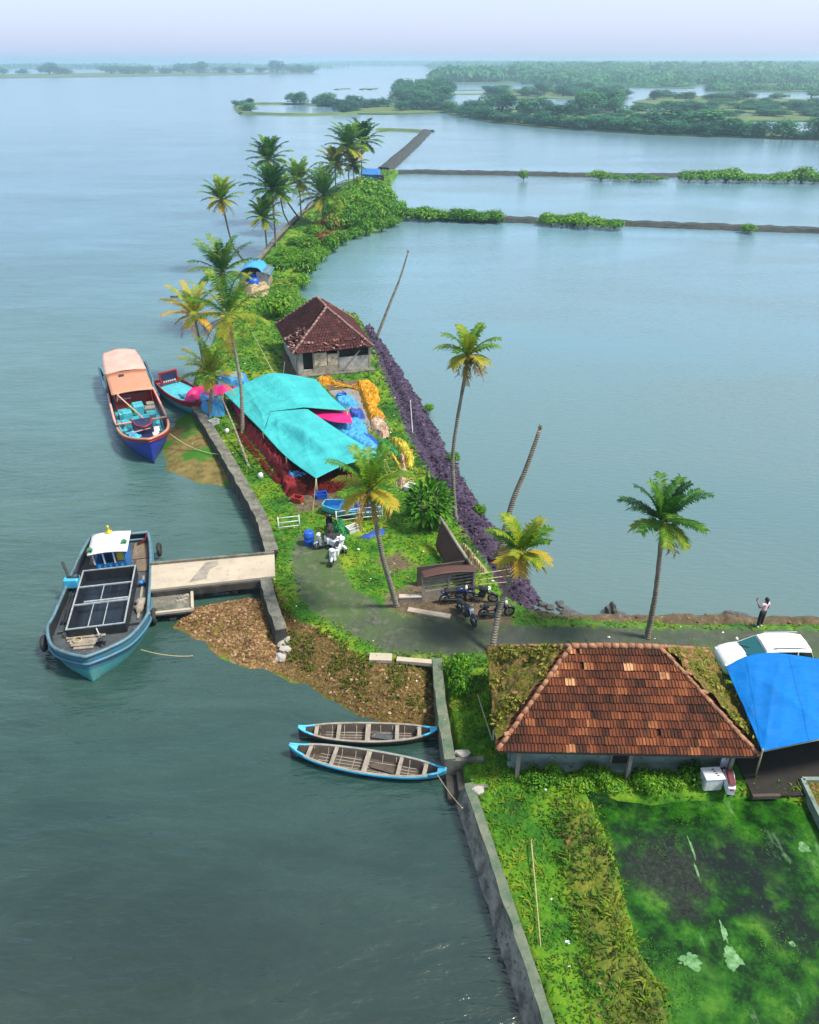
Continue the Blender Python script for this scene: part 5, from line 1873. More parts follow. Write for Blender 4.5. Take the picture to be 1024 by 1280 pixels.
def mk_tiled_house():
    ez = 1.85
    A, B = P(621, 934, ez), P(951, 949, ez)
    yf = (A.y + B.y) / 2
    A = Vector((A.x, yf + .12, ez)); B = Vector((B.x, yf - .14, ez))
    C_ = Vector((B.x + .1, yf + 5.75, ez)); D = Vector((A.x + .12, yf + 5.9, ez))
    Q0 = P(714, 806, 4.15); Q1 = P(824, 809, 4.15)
    ym = (Q0.y + Q1.y) / 2
    Q0 = Vector((Q0.x, ym, 4.15)); Q1 = Vector((Q1.x, ym - .05, 4.15))
    o = thing('tiled_house', 'low house with an orange tiled hip roof, both side slopes overgrown with moss', 'house', ((A.x + B.x) / 2, yf + 2.9, 0))
    rnd = random.Random(2)
    mb = MB()
    roof_plane(mb, A, B, Q0, Q1, 13, .128, rnd, .085, 1, .42, .22, .004, None, 3)
    roof_plane(mb, C_, D, Q1, Q0, 13, .128, rnd, .06, 5, .42, .22, .004, None, 3)
    roof_plane(mb, B, C_, Q1, Q1, 12, .205, rnd, .05, 7, .35)
    roof_plane(mb, D, A, Q0, Q0, 12, .205, rnd, .05, 9, .35)
    rf = mb.build('roof', 'roof_tile', o)
    mb = MB()
    caps(mb, A, Q0, .10, 15, rnd); caps(mb, B, Q1, .10, 15, rnd); caps(mb, D, Q0, .09, 14, rnd); caps(mb, C_, Q1, .09, 14, rnd); caps(mb, Q0, Q1, .12, 11, rnd)
    mb.build('ridge_caps', 'hip_cap', rf)
    k = 0
    for (a, b, q) in ((D, A, Q0), (B, C_, Q1)):
        mb = MB()
        aa = a.lerp(q, .02) ; bb = b.lerp(q, .02)
        if k == 1: bb = bb; aa = aa.lerp(b, .05)
        else: bb = bb.lerp(a, .04)
        vs, nrm = moss_sheet(mb, aa, bb, q.lerp((a + b) / 2, .08), 54, .20, 4 + k)
        mb.build('moss', 'moss', rf)
        tf = MB()
        for p in vs:
            for _ in range(3 if rnd.random() < .12 + 1.3 * nz(p.x, p.y, 9, 1.0) else 0):
                s = rnd.uniform(.05, .14)
                leaf_cloud(tf, p + nrm * .03 + Vector((rnd.uniform(-.07, .07), rnd.uniform(-.07, .07), 0)), (.06, .06, .05), 1, s, rnd, .1 + .3 * (nz(p.x, p.y, 3, .9) + .4), .95, .8, 1.8)
        tf.build('moss_tufts', 'moss_tuft', rf)
        k += 1
    mb = MB()
    for i in range(26):
        f = rnd.random(); g = rnd.random()
        a, b, q = ((D, A, Q0), (B, C_, Q1))[i % 2]
        p = a.lerp(b, f).lerp(q, g * .8)
        mb.box(p + Vector((0, 0, .17)), (rnd.uniform(.12, .3), rnd.uniform(.1, .2), .03), Matrix.Rotation(rnd.uniform(0, 3), 3, 'Z') @ Matrix.Rotation(rnd.uniform(-.5, .5), 3, 'X'), rnd.uniform(.5, 1))
    mb.build('slipped_tiles', 'hip_cap', rf)
    # walls set back under the eaves
    x0, x1, y0, y1 = A.x + .75, B.x - .65, yf + 1.15, yf + 5.2
    mb = MB()
    for (cx, cy_, sx, sy) in (((x0 + x1) / 2, y0, x1 - x0, .2), ((x0 + x1) / 2, y1, x1 - x0, .2), (x0, (y0 + y1) / 2, .2, y1 - y0 - .2), (x1, (y0 + y1) / 2, .2, y1 - y0 - .2)):
        mb.box((cx, cy_, .95), (sx, sy, 2.3))
    wl = mb.build('wall', 'plaster_green', o)
    for (f, w_, h_, z_, nm) in ((.22, .8, .8, 1.15, 'window'), (.52, .8, 1.7, .85, 'door'), (.76, .8, .8, 1.15, 'window')):
        x = x0 + (x1 - x0) * f
        mb = MB()
        for s in (-1, 1): mb.box((x + s * w_ / 2, y0 - .12, z_), (.08, .08, h_ + .08))
        for s in (-1, 1): mb.box((x, y0 - .12, z_ + s * h_ / 2), (w_ - .08, .08, .08))
        fr = mb.build(nm, 'timber_grey', o)
        mb = MB(); mb.box((x, y0 - .108, z_), (w_ - .08, .03, h_ - .08)); mb.build('pane' if nm == 'window' else 'panel', 'dark_inside', fr)
    mb = MB(); mb.box(((x0 + x1) / 2, y0 - .25, .0), (x1 - x0 + .3, .5, .24), 0, bev=.02); mb.build('plinth', 'plaster_green', o)
    for x in (A.x + .9, (A.x + B.x) / 2 + .35, B.x - .6):
        mb = MB(); mb.box((x, yf + .45, .9), (.14, .14, 1.9)); mb.build('post', 'timber_grey', o)
    mb = MB(); mb.bar(A + Vector((.1, .1, -.12)), B + Vector((-.1, .1, -.12)), .1, .14); mb.build('eave_board', 'timber_dark', o)
mk_tiled_house()

def mk_old_hut():
    f0 = P(373, 470, 0); f1 = P(463, 461, 0)
    ex = (f1 - f0); W = ex.length; ex.normalize()
    ey = Vector((-ex.y, ex.x, 0))
    L = 8.2; ez = 2.15; ov = .42
    o = thing('old_hut', 'old hut with a dark red hipped tile roof, patched walls and an open doorway', 'hut', f0 + ex * W / 2 + ey * L / 2)
    def pt(u, v, z): return f0 + ex * u + ey * v + Vector((0, 0, z))
    A, B, C_, D = pt(-ov, -ov * .9, ez), pt(W + ov * .6, -ov * .9, ez + .05), pt(W + ov, L + ov, ez), pt(-ov - .3, L + ov, ez)
    Q0, Q1 = pt(W * .52, 3.1, 5.0), pt(W * .47, L - 2.0, 5.15)
    rnd = random.Random(6)
    mb = MB()
    brk = lambda u, v: (1.0 if (v < .42 and nz(u * 3, v * 3, 2) > -.25) else 0) * .9
    roof_plane(mb, A, B, Q0, Q0, 15, .26, rnd, .05, 3, .36, .18, .01, lambda u, v: .8 if (v < .26 and nz(u * 5, v * 5, 8) > -.1) else 0)
    roof_plane(mb, D, A, Q1, Q0, 15, .26, rnd, .05, 5, .30, .16, .0, lambda u, v: .9 if (u > .60 and v < .52 and nz(u * 6, v * 6, 4) > -.25) else 0)
    roof_plane(mb, B, C_, Q0, Q1, 15, .26, rnd, .05, 7, .33, .16)
    roof_plane(mb, C_, D, Q1, Q1, 15, .26, rnd, .05, 9, .33, .16)
    rf = mb.build('roof', 'old_roof_tile', o)
    mb = MB()
    for a, b, n in ((A, Q0, 14), (B, Q0, 14), (C_, Q1, 12), (D, Q1, 12), (Q0, Q1, 9)):
        caps(mb, a, b, .11, n, rnd)
    mb.build('ridge_caps', 'hip_cap_old', rf)
    mb = MB()
    for i in range(60):
        p = A.lerp(D, rnd.random() * .42).lerp(Q0, rnd.random() * .45) + Vector((0, 0, .12))
        mb.box(p, (rnd.uniform(.15, .4), rnd.uniform(.12, .25), .035), Matrix.Rotation(rnd.uniform(0, 3), 3, 'Z') @ Matrix.Rotation(rnd.uniform(-.7, .7), 3, 'X'), rnd.uniform(.3, 1))
    for i in range(22):
        p = A.lerp(B, rnd.random()).lerp(Q0, rnd.random() * .22) + Vector((0, 0, .12))
        mb.box(p, (rnd.uniform(.15, .4), rnd.uniform(.12, .25), .035), Matrix.Rotation(rnd.uniform(0, 3), 3, 'Z') @ Matrix.Rotation(rnd.uniform(-.7, .7), 3, 'X'), rnd.uniform(.3, 1))
    mb.build('slipped_tiles', 'hip_cap_old', rf)
    def panel(u0, u1, z0, z1, v=0, th=.16):
        m = MB(); c = pt((u0 + u1) / 2, v, (z0 + z1) / 2)
        m.box(c, (u1 - u0, th, z1 - z0), math.atan2(ex.y, ex.x)); return m
    dr = W * .22
    panel(.1, dr * .35, 0, 2.2).build('wall', 'plaster_grey', o)
    panel(dr * .35, dr, .0, .5).build('wall', 'plaster_old', o)
    panel(dr, W * .55, 0, .75).build('wall', 'plaster_old', o)
    panel(dr + .04, W * .40, .753, 1.95, -.02).build('cream_shutter', 'cream_board', o)
    panel(W * .41, W * .56, .753, 1.75, -.02).build('rusty_shutter', 'cream_board', o)
    panel(W * .55, W - .1, 0, 1.35).build('wall', 'plaster_grey', o)
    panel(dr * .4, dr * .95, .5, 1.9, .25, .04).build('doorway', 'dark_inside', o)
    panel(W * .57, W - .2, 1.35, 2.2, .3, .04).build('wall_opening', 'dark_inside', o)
    m = MB()
    for v, u in ((0, .05), (0, dr), (0, W - .08), (0, W * .56)):
        m = MB(); m.box(pt(u, v - .03, 1.1), (.16, .16, 2.25), math.atan2(ex.y, ex.x)); m.build('post', 'timber_grey', o)
    m = MB(); m.bar(pt(W * .62, -.16, .3), pt(W * .86, -.14, 1.9), .1, .08); m.build('leaning_stick', 'timber_grey', o)
    for (u0, v0, v1) in ((0, 0.1, L), (W, .1, L)):
        m = MB(); c = pt(u0, (v0 + v1) / 2, 1.05); m.box(c, (.16, v1 - v0, 2.1), math.atan2(ex.y, ex.x)); m.build('wall', 'plaster_grey', o)
    panel(0.1, W - .1, 0, 2.1, L).build('wall', 'plaster_grey', o)
    panel(-.4, W + .3, -.15, .14, -.35, .7).build('plinth', 'concrete_grey', o)
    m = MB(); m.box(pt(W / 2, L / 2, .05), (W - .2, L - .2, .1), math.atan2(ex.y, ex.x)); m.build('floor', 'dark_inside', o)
mk_old_hut()

# ------------------------------------------------------------------ tarpaulins and nets
def netmat(name, c1, c2):
    """heaped netting: strands and dark gaps between them"""
    m, t = newmat(name)
    p = t.objco()
    w = t.noise(p, 1.8, 5, .7)
    v = t.n('ShaderNodeTexVoronoi', feature='DISTANCE_TO_EDGE'); v.inputs['Scale'].default_value = 7.0
    wv = t.n('ShaderNodeMapping'); wv.inputs['Scale'].default_value = (1, 1.8, 1.2)
    t.l(p, wv.inputs['Vector']); t.l(wv.outputs[0], v.inputs['Vector'])
    f = t.noise(p, 16, 4, .8)
    c = t.mix(t.step(w, .35, .62), c1, c2)
    c = t.mix(t.step(f, .54, .70), c, tuple(k * .25 for k in c2))
    c = t.mix(t.step(f, .40, .30), c, tuple(min(.9, k * 1.25 + .03) for k in c1))
    h = t.math('ADD', t.math('MULTIPLY', f, .8), v.outputs[0])
    t.principled(c, .95, 0, t.bump(h, 1.0, .10), .15)

def tarpmat(name, c1, c2, dirt, rot):
    """woven plastic sheet: welded seams, faded patches, dust and crease relief"""
    m, t = newmat(name)
    co = t.objco()
    mp = t.n('ShaderNodeMapping'); mp.inputs['Rotation'].default_value = (0, 0, rot)
    t.l(co, mp.inputs['Vector'])
    v = mp.outputs['Vector']
    sx = t.n('ShaderNodeSeparateXYZ'); t.l(v, sx.inputs[0])
    fr = t.math('FRACT', t.math('DIVIDE', sx.outputs['X'], 1.7))
    seam = t.math('MULTIPLY', t.step(fr, .030, .018), .55)
    n1 = t.noise(v, .55, 6, .65); n2 = t.noise(v, 3.0, 6, .7)
    mp2 = t.n('ShaderNodeMapping'); mp2.inputs['Scale'].default_value = (.7, 3.4, 1); t.l(v, mp2.inputs['Vector'])
    n3 = t.noise(mp2.outputs['Vector'], .9, 6, .65, .8)
    c = t.mix(t.step(n1, .35, .65), c1, c2)
    c = t.mix(t.math('MULTIPLY', t.step(n2, .55, .72), .35), c, dirt)
    c = t.mix(t.math('MULTIPLY', t.step(n3, .58, .74), .28), c, tuple(min(.8, k * 1.35 + .03) for k in c1))
    c = t.mix(seam, c, tuple(k * .5 for k in c2))
    t.principled(c, .62, 0, t.bump(t.math('ADD', n3, t.math('MULTIPLY', n2, .3)), .7, .12), .14)
tarpmat('blue_tarp', (.001, .155, .50), (.001, .12, .40), (.05, .13, .26), .2)
tarpmat('turquoise_tarp', (.050, .41, .415), (.034, .33, .345), (.14, .33, .31), 1.1)
cloth('magenta_cloth', (.60, .004, .17), (.42, .003, .10), 1.5, .6, .5)
cloth('red_cloth', (.30, .010, .018), (.09, .006, .010), 2.2, .85, 1.0)
netmat('red_net', (.15, .014, .012), (.04, .006, .006))
cloth('light_blue_cloth', (.05, .32, .62), (.02, .20, .48), 1.6, .6, .7)
cloth('deep_blue_cloth', (.01, .07, .38), (.01, .04, .20), 1.8, .6, .7)
netmat('orange_net', (.86, .50, .06), (.62, .25, .015))
netmat('pink_white_net', (.80, .62, .46), (.50, .30, .20))
netmat('yellow_net', (.80, .70, .10), (.52, .40, .05))
cloth('grey_cloth', (.24, .24, .23), (.15, .15, .15), 1.4, .8, .5)
cloth('green_cloth', (.015, .22, .05), (.01, .15, .04), 1.4, .7, .6)
cloth('brown_sheet', (.085, .03, .02), (.045, .02, .015), 1.6, .7, .5)
wear('bamboo', (.42, .38, .22), (.30, .26, .13), 4, .7)
wear('straw', (.42, .34, .19), (.28, .21, .11), 3, .95, 0, 1.0, 20)

def posts(o, pts, r=.05, name='pole'):
    for top in pts:
        mb = MB(); g = ground_z(top.x, top.y)
        mb.tube([(top.x, top.y, g - .1), tuple(top - Vector((0, 0, .03)))], r, 7)
        mb.build(name, 'bamboo', o)

def wrinkle(seed, a=.06, s=1.6):
    return lambda u, v, p: a * fbm(p.x, p.y, seed, s, 3) * min(1, 6 * u, 6 * (1 - u), 6 * v, 6 * (1 - v))

def folds(seed):
    """slack cloth: broad sag, sharp creases that run across it, small crumples"""
    def fn(u, v, p):
        e = min(1, 5 * u, 5 * (1 - u), 5 * v, 5 * (1 - v))
        a = .12 * fbm(p.x, p.y, seed, .5, 2)
        c1 = 1 - 2 * abs(nz(p.x * .5 + p.y * .22, p.y * .1 - p.x * .15, seed + 3, 1.0))
        c2 = 1 - 2 * abs(nz(p.x * .9 - p.y * .5, p.y * .2, seed + 8, 1.1))
        return e * (a + .10 * max(0, c1) ** 3 + .05 * max(0, c2) ** 3 + .02 * fbm(p.x, p.y, seed + 5, 3.0, 2))
    return fn

def mk_blue_canopy():
    TL, TM, TR = P(907, 833, 2.75), P(968, 816, 3.15), P(1140, 845, 2.7)
    BL, BM, BR = P(953, 939, 2.25), P(1024, 924, 2.55), P(1140, 902, 2.5)
    o = thing('blue_canopy', 'bright blue tarpaulin stretched on poles between the tiled house and the white car', 'canopy', (15, 21.5, 0))
    mb = MB()
    coons(mb, [BL, BM, BR], [TL, TM, TR], [BL, P(930, 884, 2.55), TL], [BR, P(1140, 875, 2.7), TR], 80, 60,
          lambda u, v, p: -.22 * math.sin(PI * u) * math.sin(PI * v) * .4 + .8 * folds(12)(u, v, p) + .05 * nz(p.x * .6 + p.y * 1.3, p.y * .3, 4, 1.3) * math.sin(PI * v), .02)
    mb.build('sheet', 'blue_tarp', o)
    mb = MB(); mb.tube([BL + Vector((0, .02, -.05)), BM + Vector((0, .02, -.05)), BR + Vector((0, .02, -.05))], .03, 6); mb.tube([TL - Vector((0, 0, .05)), TM - Vector((0, 0, .05)), TR - Vector((0, 0, .05))], .03, 6); mb.build('edge_pole', 'bamboo', o)
    mb = MB(); g = P(944, 972, 0); mb.tube([g, BL + Vector((0, 0, .1))], .035, 7); mb.build('front_pole', 'bamboo', o)
    posts(o, [TL + Vector((.3, -.4, -.1)), TR, BR])
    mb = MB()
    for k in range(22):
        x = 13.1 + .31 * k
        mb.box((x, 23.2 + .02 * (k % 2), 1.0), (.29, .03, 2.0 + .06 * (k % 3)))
    mb.build('added_shade_wall', 'timber_dark', o)  # back planks added to keep the space below the sheet dark
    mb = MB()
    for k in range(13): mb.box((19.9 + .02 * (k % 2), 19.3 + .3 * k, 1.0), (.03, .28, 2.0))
    mb.build('added_shade_wall', 'timber_dark', o)  # right-hand planks, likewise added for darkness
    mb = MB(); mb.box((16.4, 21.2, .0), (6.8, 3.9, .10)); mb.build('shade_floor', 'dark_inside', o)  # the canopy's shade is put into this floor's near-black colour
    mb = MB(); mb.bar((12.95, 19.17, .08), (14.0, 19.2, .08), .12, .16); mb.build('sill', 'timber_dark', o)
mk_blue_canopy()

def mk_bed():
    o = thing('garden_bed', 'raised planting bed with mossy low kerbs in the corner beside the flooded yard', 'garden bed', (15.5, 17.6, 0))
    a, b, c = P(1003, 975, .15), P(1046, 1064, .15), P(1150, 975, .15)
    for p, q in ((a, b), (a, c)):
        mb = MB(); mb.bar(p - Vector((0, 0, .12)), q - Vector((0, 0, .12)), .16, .42); mb.build('kerb', 'plaster_green', o)
    mb = MB(); d = P(1150, 1064, .1)
    mb.add((a + Vector((.1, -.1, -.02)), b + Vector((.1, 0, -.02)), d, c + Vector((0, -.1, -.02))), ((0, 1, 2, 3),)); mb.build('soil', 'moss', o)
mk_bed()

def PL(x, y, z):
    """the sheets hang low over the heaps"""
    return P(x, y, z * .68)

def mk_turquoise():
    zA = 2.3
    o = thing('turquoise_canopy', 'far turquoise tarpaulin with a peaked corner, stretched over the net piles', 'canopy', PL(350, 515, 0))
    a, b, c, d = PL(280, 491, 1.7), PL(311, 477, 2.2), PL(342, 466, 2.9), PL(395, 474, 2.2)
    e, f, g, h = PL(434, 513, 1.9), PL(380, 509, 2.45), PL(338, 514, 2.35), PL(329, 540, 1.95)
    mb = MB()
    seam = poly_line([h, g, f, e], 60)
    coons(mb, seam, [a, b, c, d], [h, PL(303, 514, 1.7), a], [e, PL(413, 494, 1.95), d], 60, 46, folds(2), .02)
    mb.build('sheet', 'turquoise_tarp', o)
    posts(o, [c, d, e, a, h])
    mb = MB(); mb.tube([c, PL(313, 411, .1)], .03, 5); mb.build('guy_pole', 'bamboo', o)
    o2 = thing('turquoise_canopy', 'near turquoise tarpaulin with a long crease, its corner pointing at the palm', 'canopy', PL(400, 560, 0))
    f2, j = seam[40] - Vector((0, 0, .03)), PL(435, 545, 2.0)
    k_, l, m, n_ = PL(480, 570, 2.0), PL(434, 580, 2.15), PL(395, 598, 1.9), PL(358, 571, 1.85)
    left = [q - Vector((0, .02, .03 + .10 * max(0, i - 24) / 16)) for i, q in enumerate(seam[:41])]
    h2 = left[0]; f2 = left[-1]
    mb = MB()
    def crease(u, v, p):
        q = PL(352, 530, 2); r_ = PL(412, 566, 2)
        d = (r_ - q); t = max(0, min(1, (p - q).dot(d) / d.dot(d)))
        dist = ((p - q) - d * t); dist.z = 0
        return .28 * math.exp(-(dist.length / .45) ** 2) * math.sin(PI * (.1 + .8 * t)) - .12 * math.exp(-((dist.length - .8) / .4) ** 2) + folds(6)(u, v, p)
    coons(mb, [h2, n_, m], [f2, j, k_], left, [m, l, k_], 60, 46, crease, .02)
    mb.build('sheet', 'turquoise_tarp', o2)
    posts(o2, [k_, m, n_, f2])
    o3 = thing('magenta_awning', 'crumpled magenta cloth strung between the boats and the turquoise tarpaulin', 'cloth', PL(265, 500, 0))
    mb = MB()
    coons(mb, [PL(230, 502, 1.0), PL(252, 499, 1.1), PL(283, 495, 1.5), PL(300, 520, 1.1)], [PL(240, 485, 1.2), PL(262, 481, 1.6), PL(285, 483, 1.6), PL(305, 489, 1.6)], [PL(230, 502, 1.0), PL(234, 491, 1.15), PL(240, 485, 1.2)], [PL(300, 520, 1.1), PL(303, 502, 1.4), PL(305, 489, 1.6)], 24, 12, wrinkle(5, .5, 1.7), .03)
    mb.build('sheet', 'magenta_cloth', o3)
    posts(o3, [PL(262, 490, 1.35), PL(300, 500, 1.3)])
    o4 = thing('magenta_awning', 'flat crimson red cloth sheet poking out right of the turquoise tarpaulins', 'cloth', PL(412, 522, 0))
    mb = MB()
    coons(mb, [PL(386, 516, 1.5), PL(412, 526, 1.4), PL(441, 529, 1.2)], [PL(388, 511, 1.6), PL(412, 512, 1.6), PL(437, 515, 1.4)], [PL(386, 516, 1.5), PL(388, 511, 1.6)], [PL(441, 529, 1.2), PL(437, 515, 1.4)], 14, 8, wrinkle(8, .12, 1.2), .03)
    mb.build('sheet', 'magenta_cloth', o4); posts(o4, [PL(439, 522, 1.25)])
mk_turquoise()

def net(name, label, cat, mat, px, h, seed, fold=3.0, step=.11, edge=.45, amp=.6, group='heaps of nets and cloth around the tarpaulins', rope_px=None, rmat=None):
    c = P(sum(p[0] for p in px) / len(px), sum(p[1] for p in px) / len(px), 0)
    mb = MB()
    heap(mb, pxpoly(px, .0), h, step, seed, fold, None, edge, amp)
    if rope_px:
        c_ = curve([P(x, y, .10) for x, y in rope_px], 30)
        mb.tube(c_, [.09 + .06 * nz(i * .9, seed) for i in range(31)], 6)
    if mat in ('orange_net', 'pink_white_net', 'yellow_net', 'red_net', 'green_cloth') and h > .3:
        # loose strands and coils of the net lying over the heap
        rnd = random.Random(seed); pp = pxpoly(px, .0)
        xs = [q[0] for q in pp]; ys = [q[1] for q in pp]
        top = [Vector(q) for q in mb.v]
        for k in range(60):
            q = top[rnd.randrange(len(top))].copy()
            if q.z < .05: continue
            pts = []; a = rnd.uniform(0, 6.28)
            for i in range(9):
                near = min(top, key=lambda w: (w.x - q.x) ** 2 + (w.y - q.y) ** 2)
                pts.append(Vector((q.x, q.y, near.z + .035)))
                a += rnd.uniform(-.9, .9); q.x += math.cos(a) * .12; q.y += math.sin(a) * .12
            mb.tube(pts, .022, 5)
    o = mb.build(name, mat, smooth=(name == 'ground_sheet'))
    tag(o, label, cat, group)
    return o
net('net_heap', 'bright orange fishing net heaped in a long pile on the grass', 'fishing net', 'orange_net', [(445, 480), (462, 479), (473, 487), (475, 500), (470, 511), (482, 521), (476, 529), (461, 526), (455, 508), (450, 493)], .5, 1, 4.5, .11, .3, .75)
net('net_tail', 'thin yellow tail of net running from the turquoise tarpaulin to the orange heap', 'fishing net', 'orange_net', [(396, 475), (412, 473), (420, 478), (406, 482), (397, 481)], .45, 2, 4.5, .11, .3, .7, rope_px=[(415, 478), (430, 482), (448, 486)])
net('net_heap', 'pale pinkish white net heap just below the orange one', 'fishing net', 'pink_white_net', [(464, 526), (479, 525), (487, 535), (487, 546), (478, 549), (468, 541), (462, 533)], .4, 3, 5, .1, .3, .8)
net('net_heap', 'yellow net heap curving down towards the palm', 'fishing net', 'yellow_net', [(484, 551), (498, 551), (511, 559), (519, 574), (516, 587), (508, 587), (505, 574), (494, 562)], .5, 4, 5, .1, .3, .8, rope_px=[(481, 552), (490, 567), (500, 585), (506, 604)])
net('net_heap', 'pale rope and net trail hanging down between the palm and the big bush', 'fishing net', 'pink_white_net', [(499, 568), (506, 572), (509, 590), (508, 608), (499, 610), (497, 598), (502, 588)], .4, 5, 5, .1, .2, .8)
net('net_heap', 'green net lying between the blue cloth and the yellow net', 'fishing net', 'green_cloth', [(468, 553), (484, 552), (496, 561), (503, 572), (490, 570), (478, 564)], .35, 6, 4, .12, .3, .7)
net('cloth_heap', 'pale blue crumpled cloth beside the crimson sheet, right of the tarpaulins', 'cloth', 'light_blue_cloth', [(395, 528), (425, 527), (448, 521), (459, 530), (462, 546), (476, 556), (472, 568), (452, 560), (430, 548), (410, 540)], .32, 7, 1.6, .14, .5, .8)
net('cloth_heap', 'deep blue bundle of cloth at the foot of the orange net', 'cloth', 'deep_blue_cloth', [(436, 510), (454, 513), (458, 524), (446, 526), (436, 520)], .35, 8, 2.2, .12, .3, .8)
net('cloth_heap', 'second deep blue bundle, beside the pale pinkish net', 'cloth', 'deep_blue_cloth', [(450, 541), (466, 545), (477, 555), (470, 561), (455, 554)], .3, 9, 2.2, .12, .3, .8)
net('cloth_heap', 'pale blue fold of cloth behind the crimson sheet', 'cloth', 'light_blue_cloth', [(418, 493), (440, 496), (452, 508), (436, 510), (420, 505)], .3, 10, 2.0, .12, .3, .8)
net('ground_sheet', 'grey ground sheet spread on the grass below the old hut', 'ground sheet', 'grey_cloth', [(408, 488), (440, 484), (452, 490), (456, 510), (470, 530), (462, 540), (440, 520), (420, 500)], .06, 11, 1.2, .2, .2, .5)
net('cloth_heap', 'bright blue cloth bundle at the end of the quay wall under the magenta cloth', 'cloth', 'light_blue_cloth', [(243, 500), (255, 496), (272, 499), (284, 510), (280, 520), (262, 522), (250, 516)], .9, 12, 2.0, .13, .4, .8)
net('net_heap', 'dark red net pile in the shade under the near turquoise tarpaulin', 'fishing net', 'red_net', [(335, 556), (362, 575), (395, 600), (432, 582), (450, 596), (448, 613), (400, 618), (358, 622), (345, 600), (332, 580)], .5, 13, 2.6, .14, .5, .8)
net('cloth_heap', 'bright blue and teal scraps poking out under the near tarpaulin corner', 'cloth', 'light_blue_cloth', [(352, 593), (368, 595), (388, 598), (384, 606), (362, 606)], .6, 14, 3, .1, .3, .8)
net('cloth_heap', 'red cloth bundle at the near corner of the net shelter', 'cloth', 'red_cloth', [(350, 602), (372, 605), (376, 616), (356, 618)], .7, 15, 2.6, .12, .3, .8)
net('cloth_heap', 'long crumpled dark red cloth spilling out along the left edge of the turquoise tarpaulins', 'cloth', 'red_cloth', [(286, 502), (296, 505), (318, 535), (345, 562), (372, 592), (362, 601), (340, 588), (318, 560), (300, 535)], .8, 25, 1.5, .11, .5, .9)
net('net_heap', 'thin dark red net spread on the grass beside the long crumpled red cloth', 'fishing net', 'red_net', [(292, 528), (300, 535), (340, 588), (358, 604), (346, 606), (326, 585), (300, 552)], .22, 26, 3, .11, .2, .8)
net('cloth_heap', 'red cloth bundle between the small boat and the magenta cloth', 'cloth', 'red_cloth', [(236, 500), (248, 498), (252, 506), (243, 510)], .9, 27, 2.5, .11, .3, .8)
net('cloth_heap', 'pale blue cloth strip between the magenta cloth and the far turquoise tarpaulin', 'cloth', 'light_blue_cloth', [(270, 476), (296, 474), (313, 478), (308, 486), (286, 485), (272, 483)], .9, 28, 1.8, .12, .3, .8)
net('net_heap', 'green netting draped over a low heap by the parked white scooters', 'fishing net', 'green_cloth', [(415, 654), (428, 651), (435, 660), (434, 674), (420, 674)], .5, 16, 1.4, .12, .35, .5)
net('ground_sheet', 'slate blue sheet lying on the grass under the curved palm', 'ground sheet', 'deep_blue_cloth', [(444, 672), (462, 664), (484, 659), (482, 669), (462, 675)], .18, 17, 2.2, .12, .3, .8)
net('straw_heap', 'heap of pale straw in front of the blue tarpaulin hut', 'straw heap', 'straw', [(303, 358), (322, 354), (338, 359), (334, 370), (312, 372)], .8, 18, 2.5, .22, .6, .7)
net('straw_heap', 'trail of pale straw on the bank below the brown sheet', 'straw heap', 'straw', [(574, 678), (582, 680), (600, 702), (612, 716), (604, 718), (588, 704)], .35, 19, 4, .1, .25, .8)

# pool of algae water
def mk_pool():
    m, t = newmat('algae_water')
    p = t.pos()
    a = t.noise(p, .28, 5, .65, .1); b = t.noise(p, .8, 8, .72, .1); c = t.noise(p, 6.5, 6, .75)
    col = t.ramp(b, [(.30, (.002, .007, .003)), (.43, (.004, .024, .004)), (.54, (.016, .088, .006)), (.68, (.075, .18, .018))])
    col = t.mix(t.step(a, .50, .62), col, (.008, .013, .012))
    col = t.mix(t.step(a, .30, .40), t.mix(.5, col, (.05, .16, .02)), col)
    mp = t.n('ShaderNodeMapping'); mp.inputs['Scale'].default_value = (1.1, .55, 1); mp.inputs['Rotation'].default_value = (0, 0, .5); t.l(p, mp.inputs['Vector'])
    sc = t.noise(mp.outputs['Vector'], .8, 8, .72, .3)
    col = t.mix(t.math('MULTIPLY', t.step(sc, .60, .70), .55), col, (.13, .28, .13))
    col = t.mix(t.math('MULTIPLY', t.step(sc, .72, .76), .7), col, (.20, .38, .16))
    col = t.mix(t.math('MULTIPLY', t.step(c, .54, .68), .45), col, (.03, .12, .012))
    col = t.mix(t.step(c, .66, .74), col, (.07, .26, .03))
    # the wide patch of bare black mud near the ridge
    vp = t.n('ShaderNodeVectorMath', operation='DISTANCE'); vp.inputs[1].default_value = tuple(P(838, 1095, -.17))
    t.l(p, vp.inputs[0])
    dm = t.math('ADD', vp.outputs['Value'], t.math('MULTIPLY', t.math('SUBTRACT', b, .5), 3.0))
    col = t.mix(t.math('MULTIPLY', t.step(dm, 1.7, 1.0), .85), col, t.mix(t.step(c, .4, .65), (.010, .012, .010), (.035, .04, .038)))
    rg = t.math('ADD', .22, t.math('MULTIPLY', t.step(sc, .60, .7), .5))
    t.principled(col, rg, 0, t.bump(c, .3, .03), .2)
    mb = MB()
    poly = [Vector((x, y, 0)) for x, y in POOL]
    c_ = sum(poly, Vector()) / len(poly)
    pp = poly_line(poly + [poly[0]], 150)[:-1]
    mb.prism([(p.x + .25 * (-1 if p.x < c_.x else 1) + .3 * nz(p.x, p.y, 2, 1.1), p.y + .35 * nz(p.x, p.y, 7, .9)) for p in pp], -.5, -.17)
    structure(mb.build('pond', m))
mk_pool()
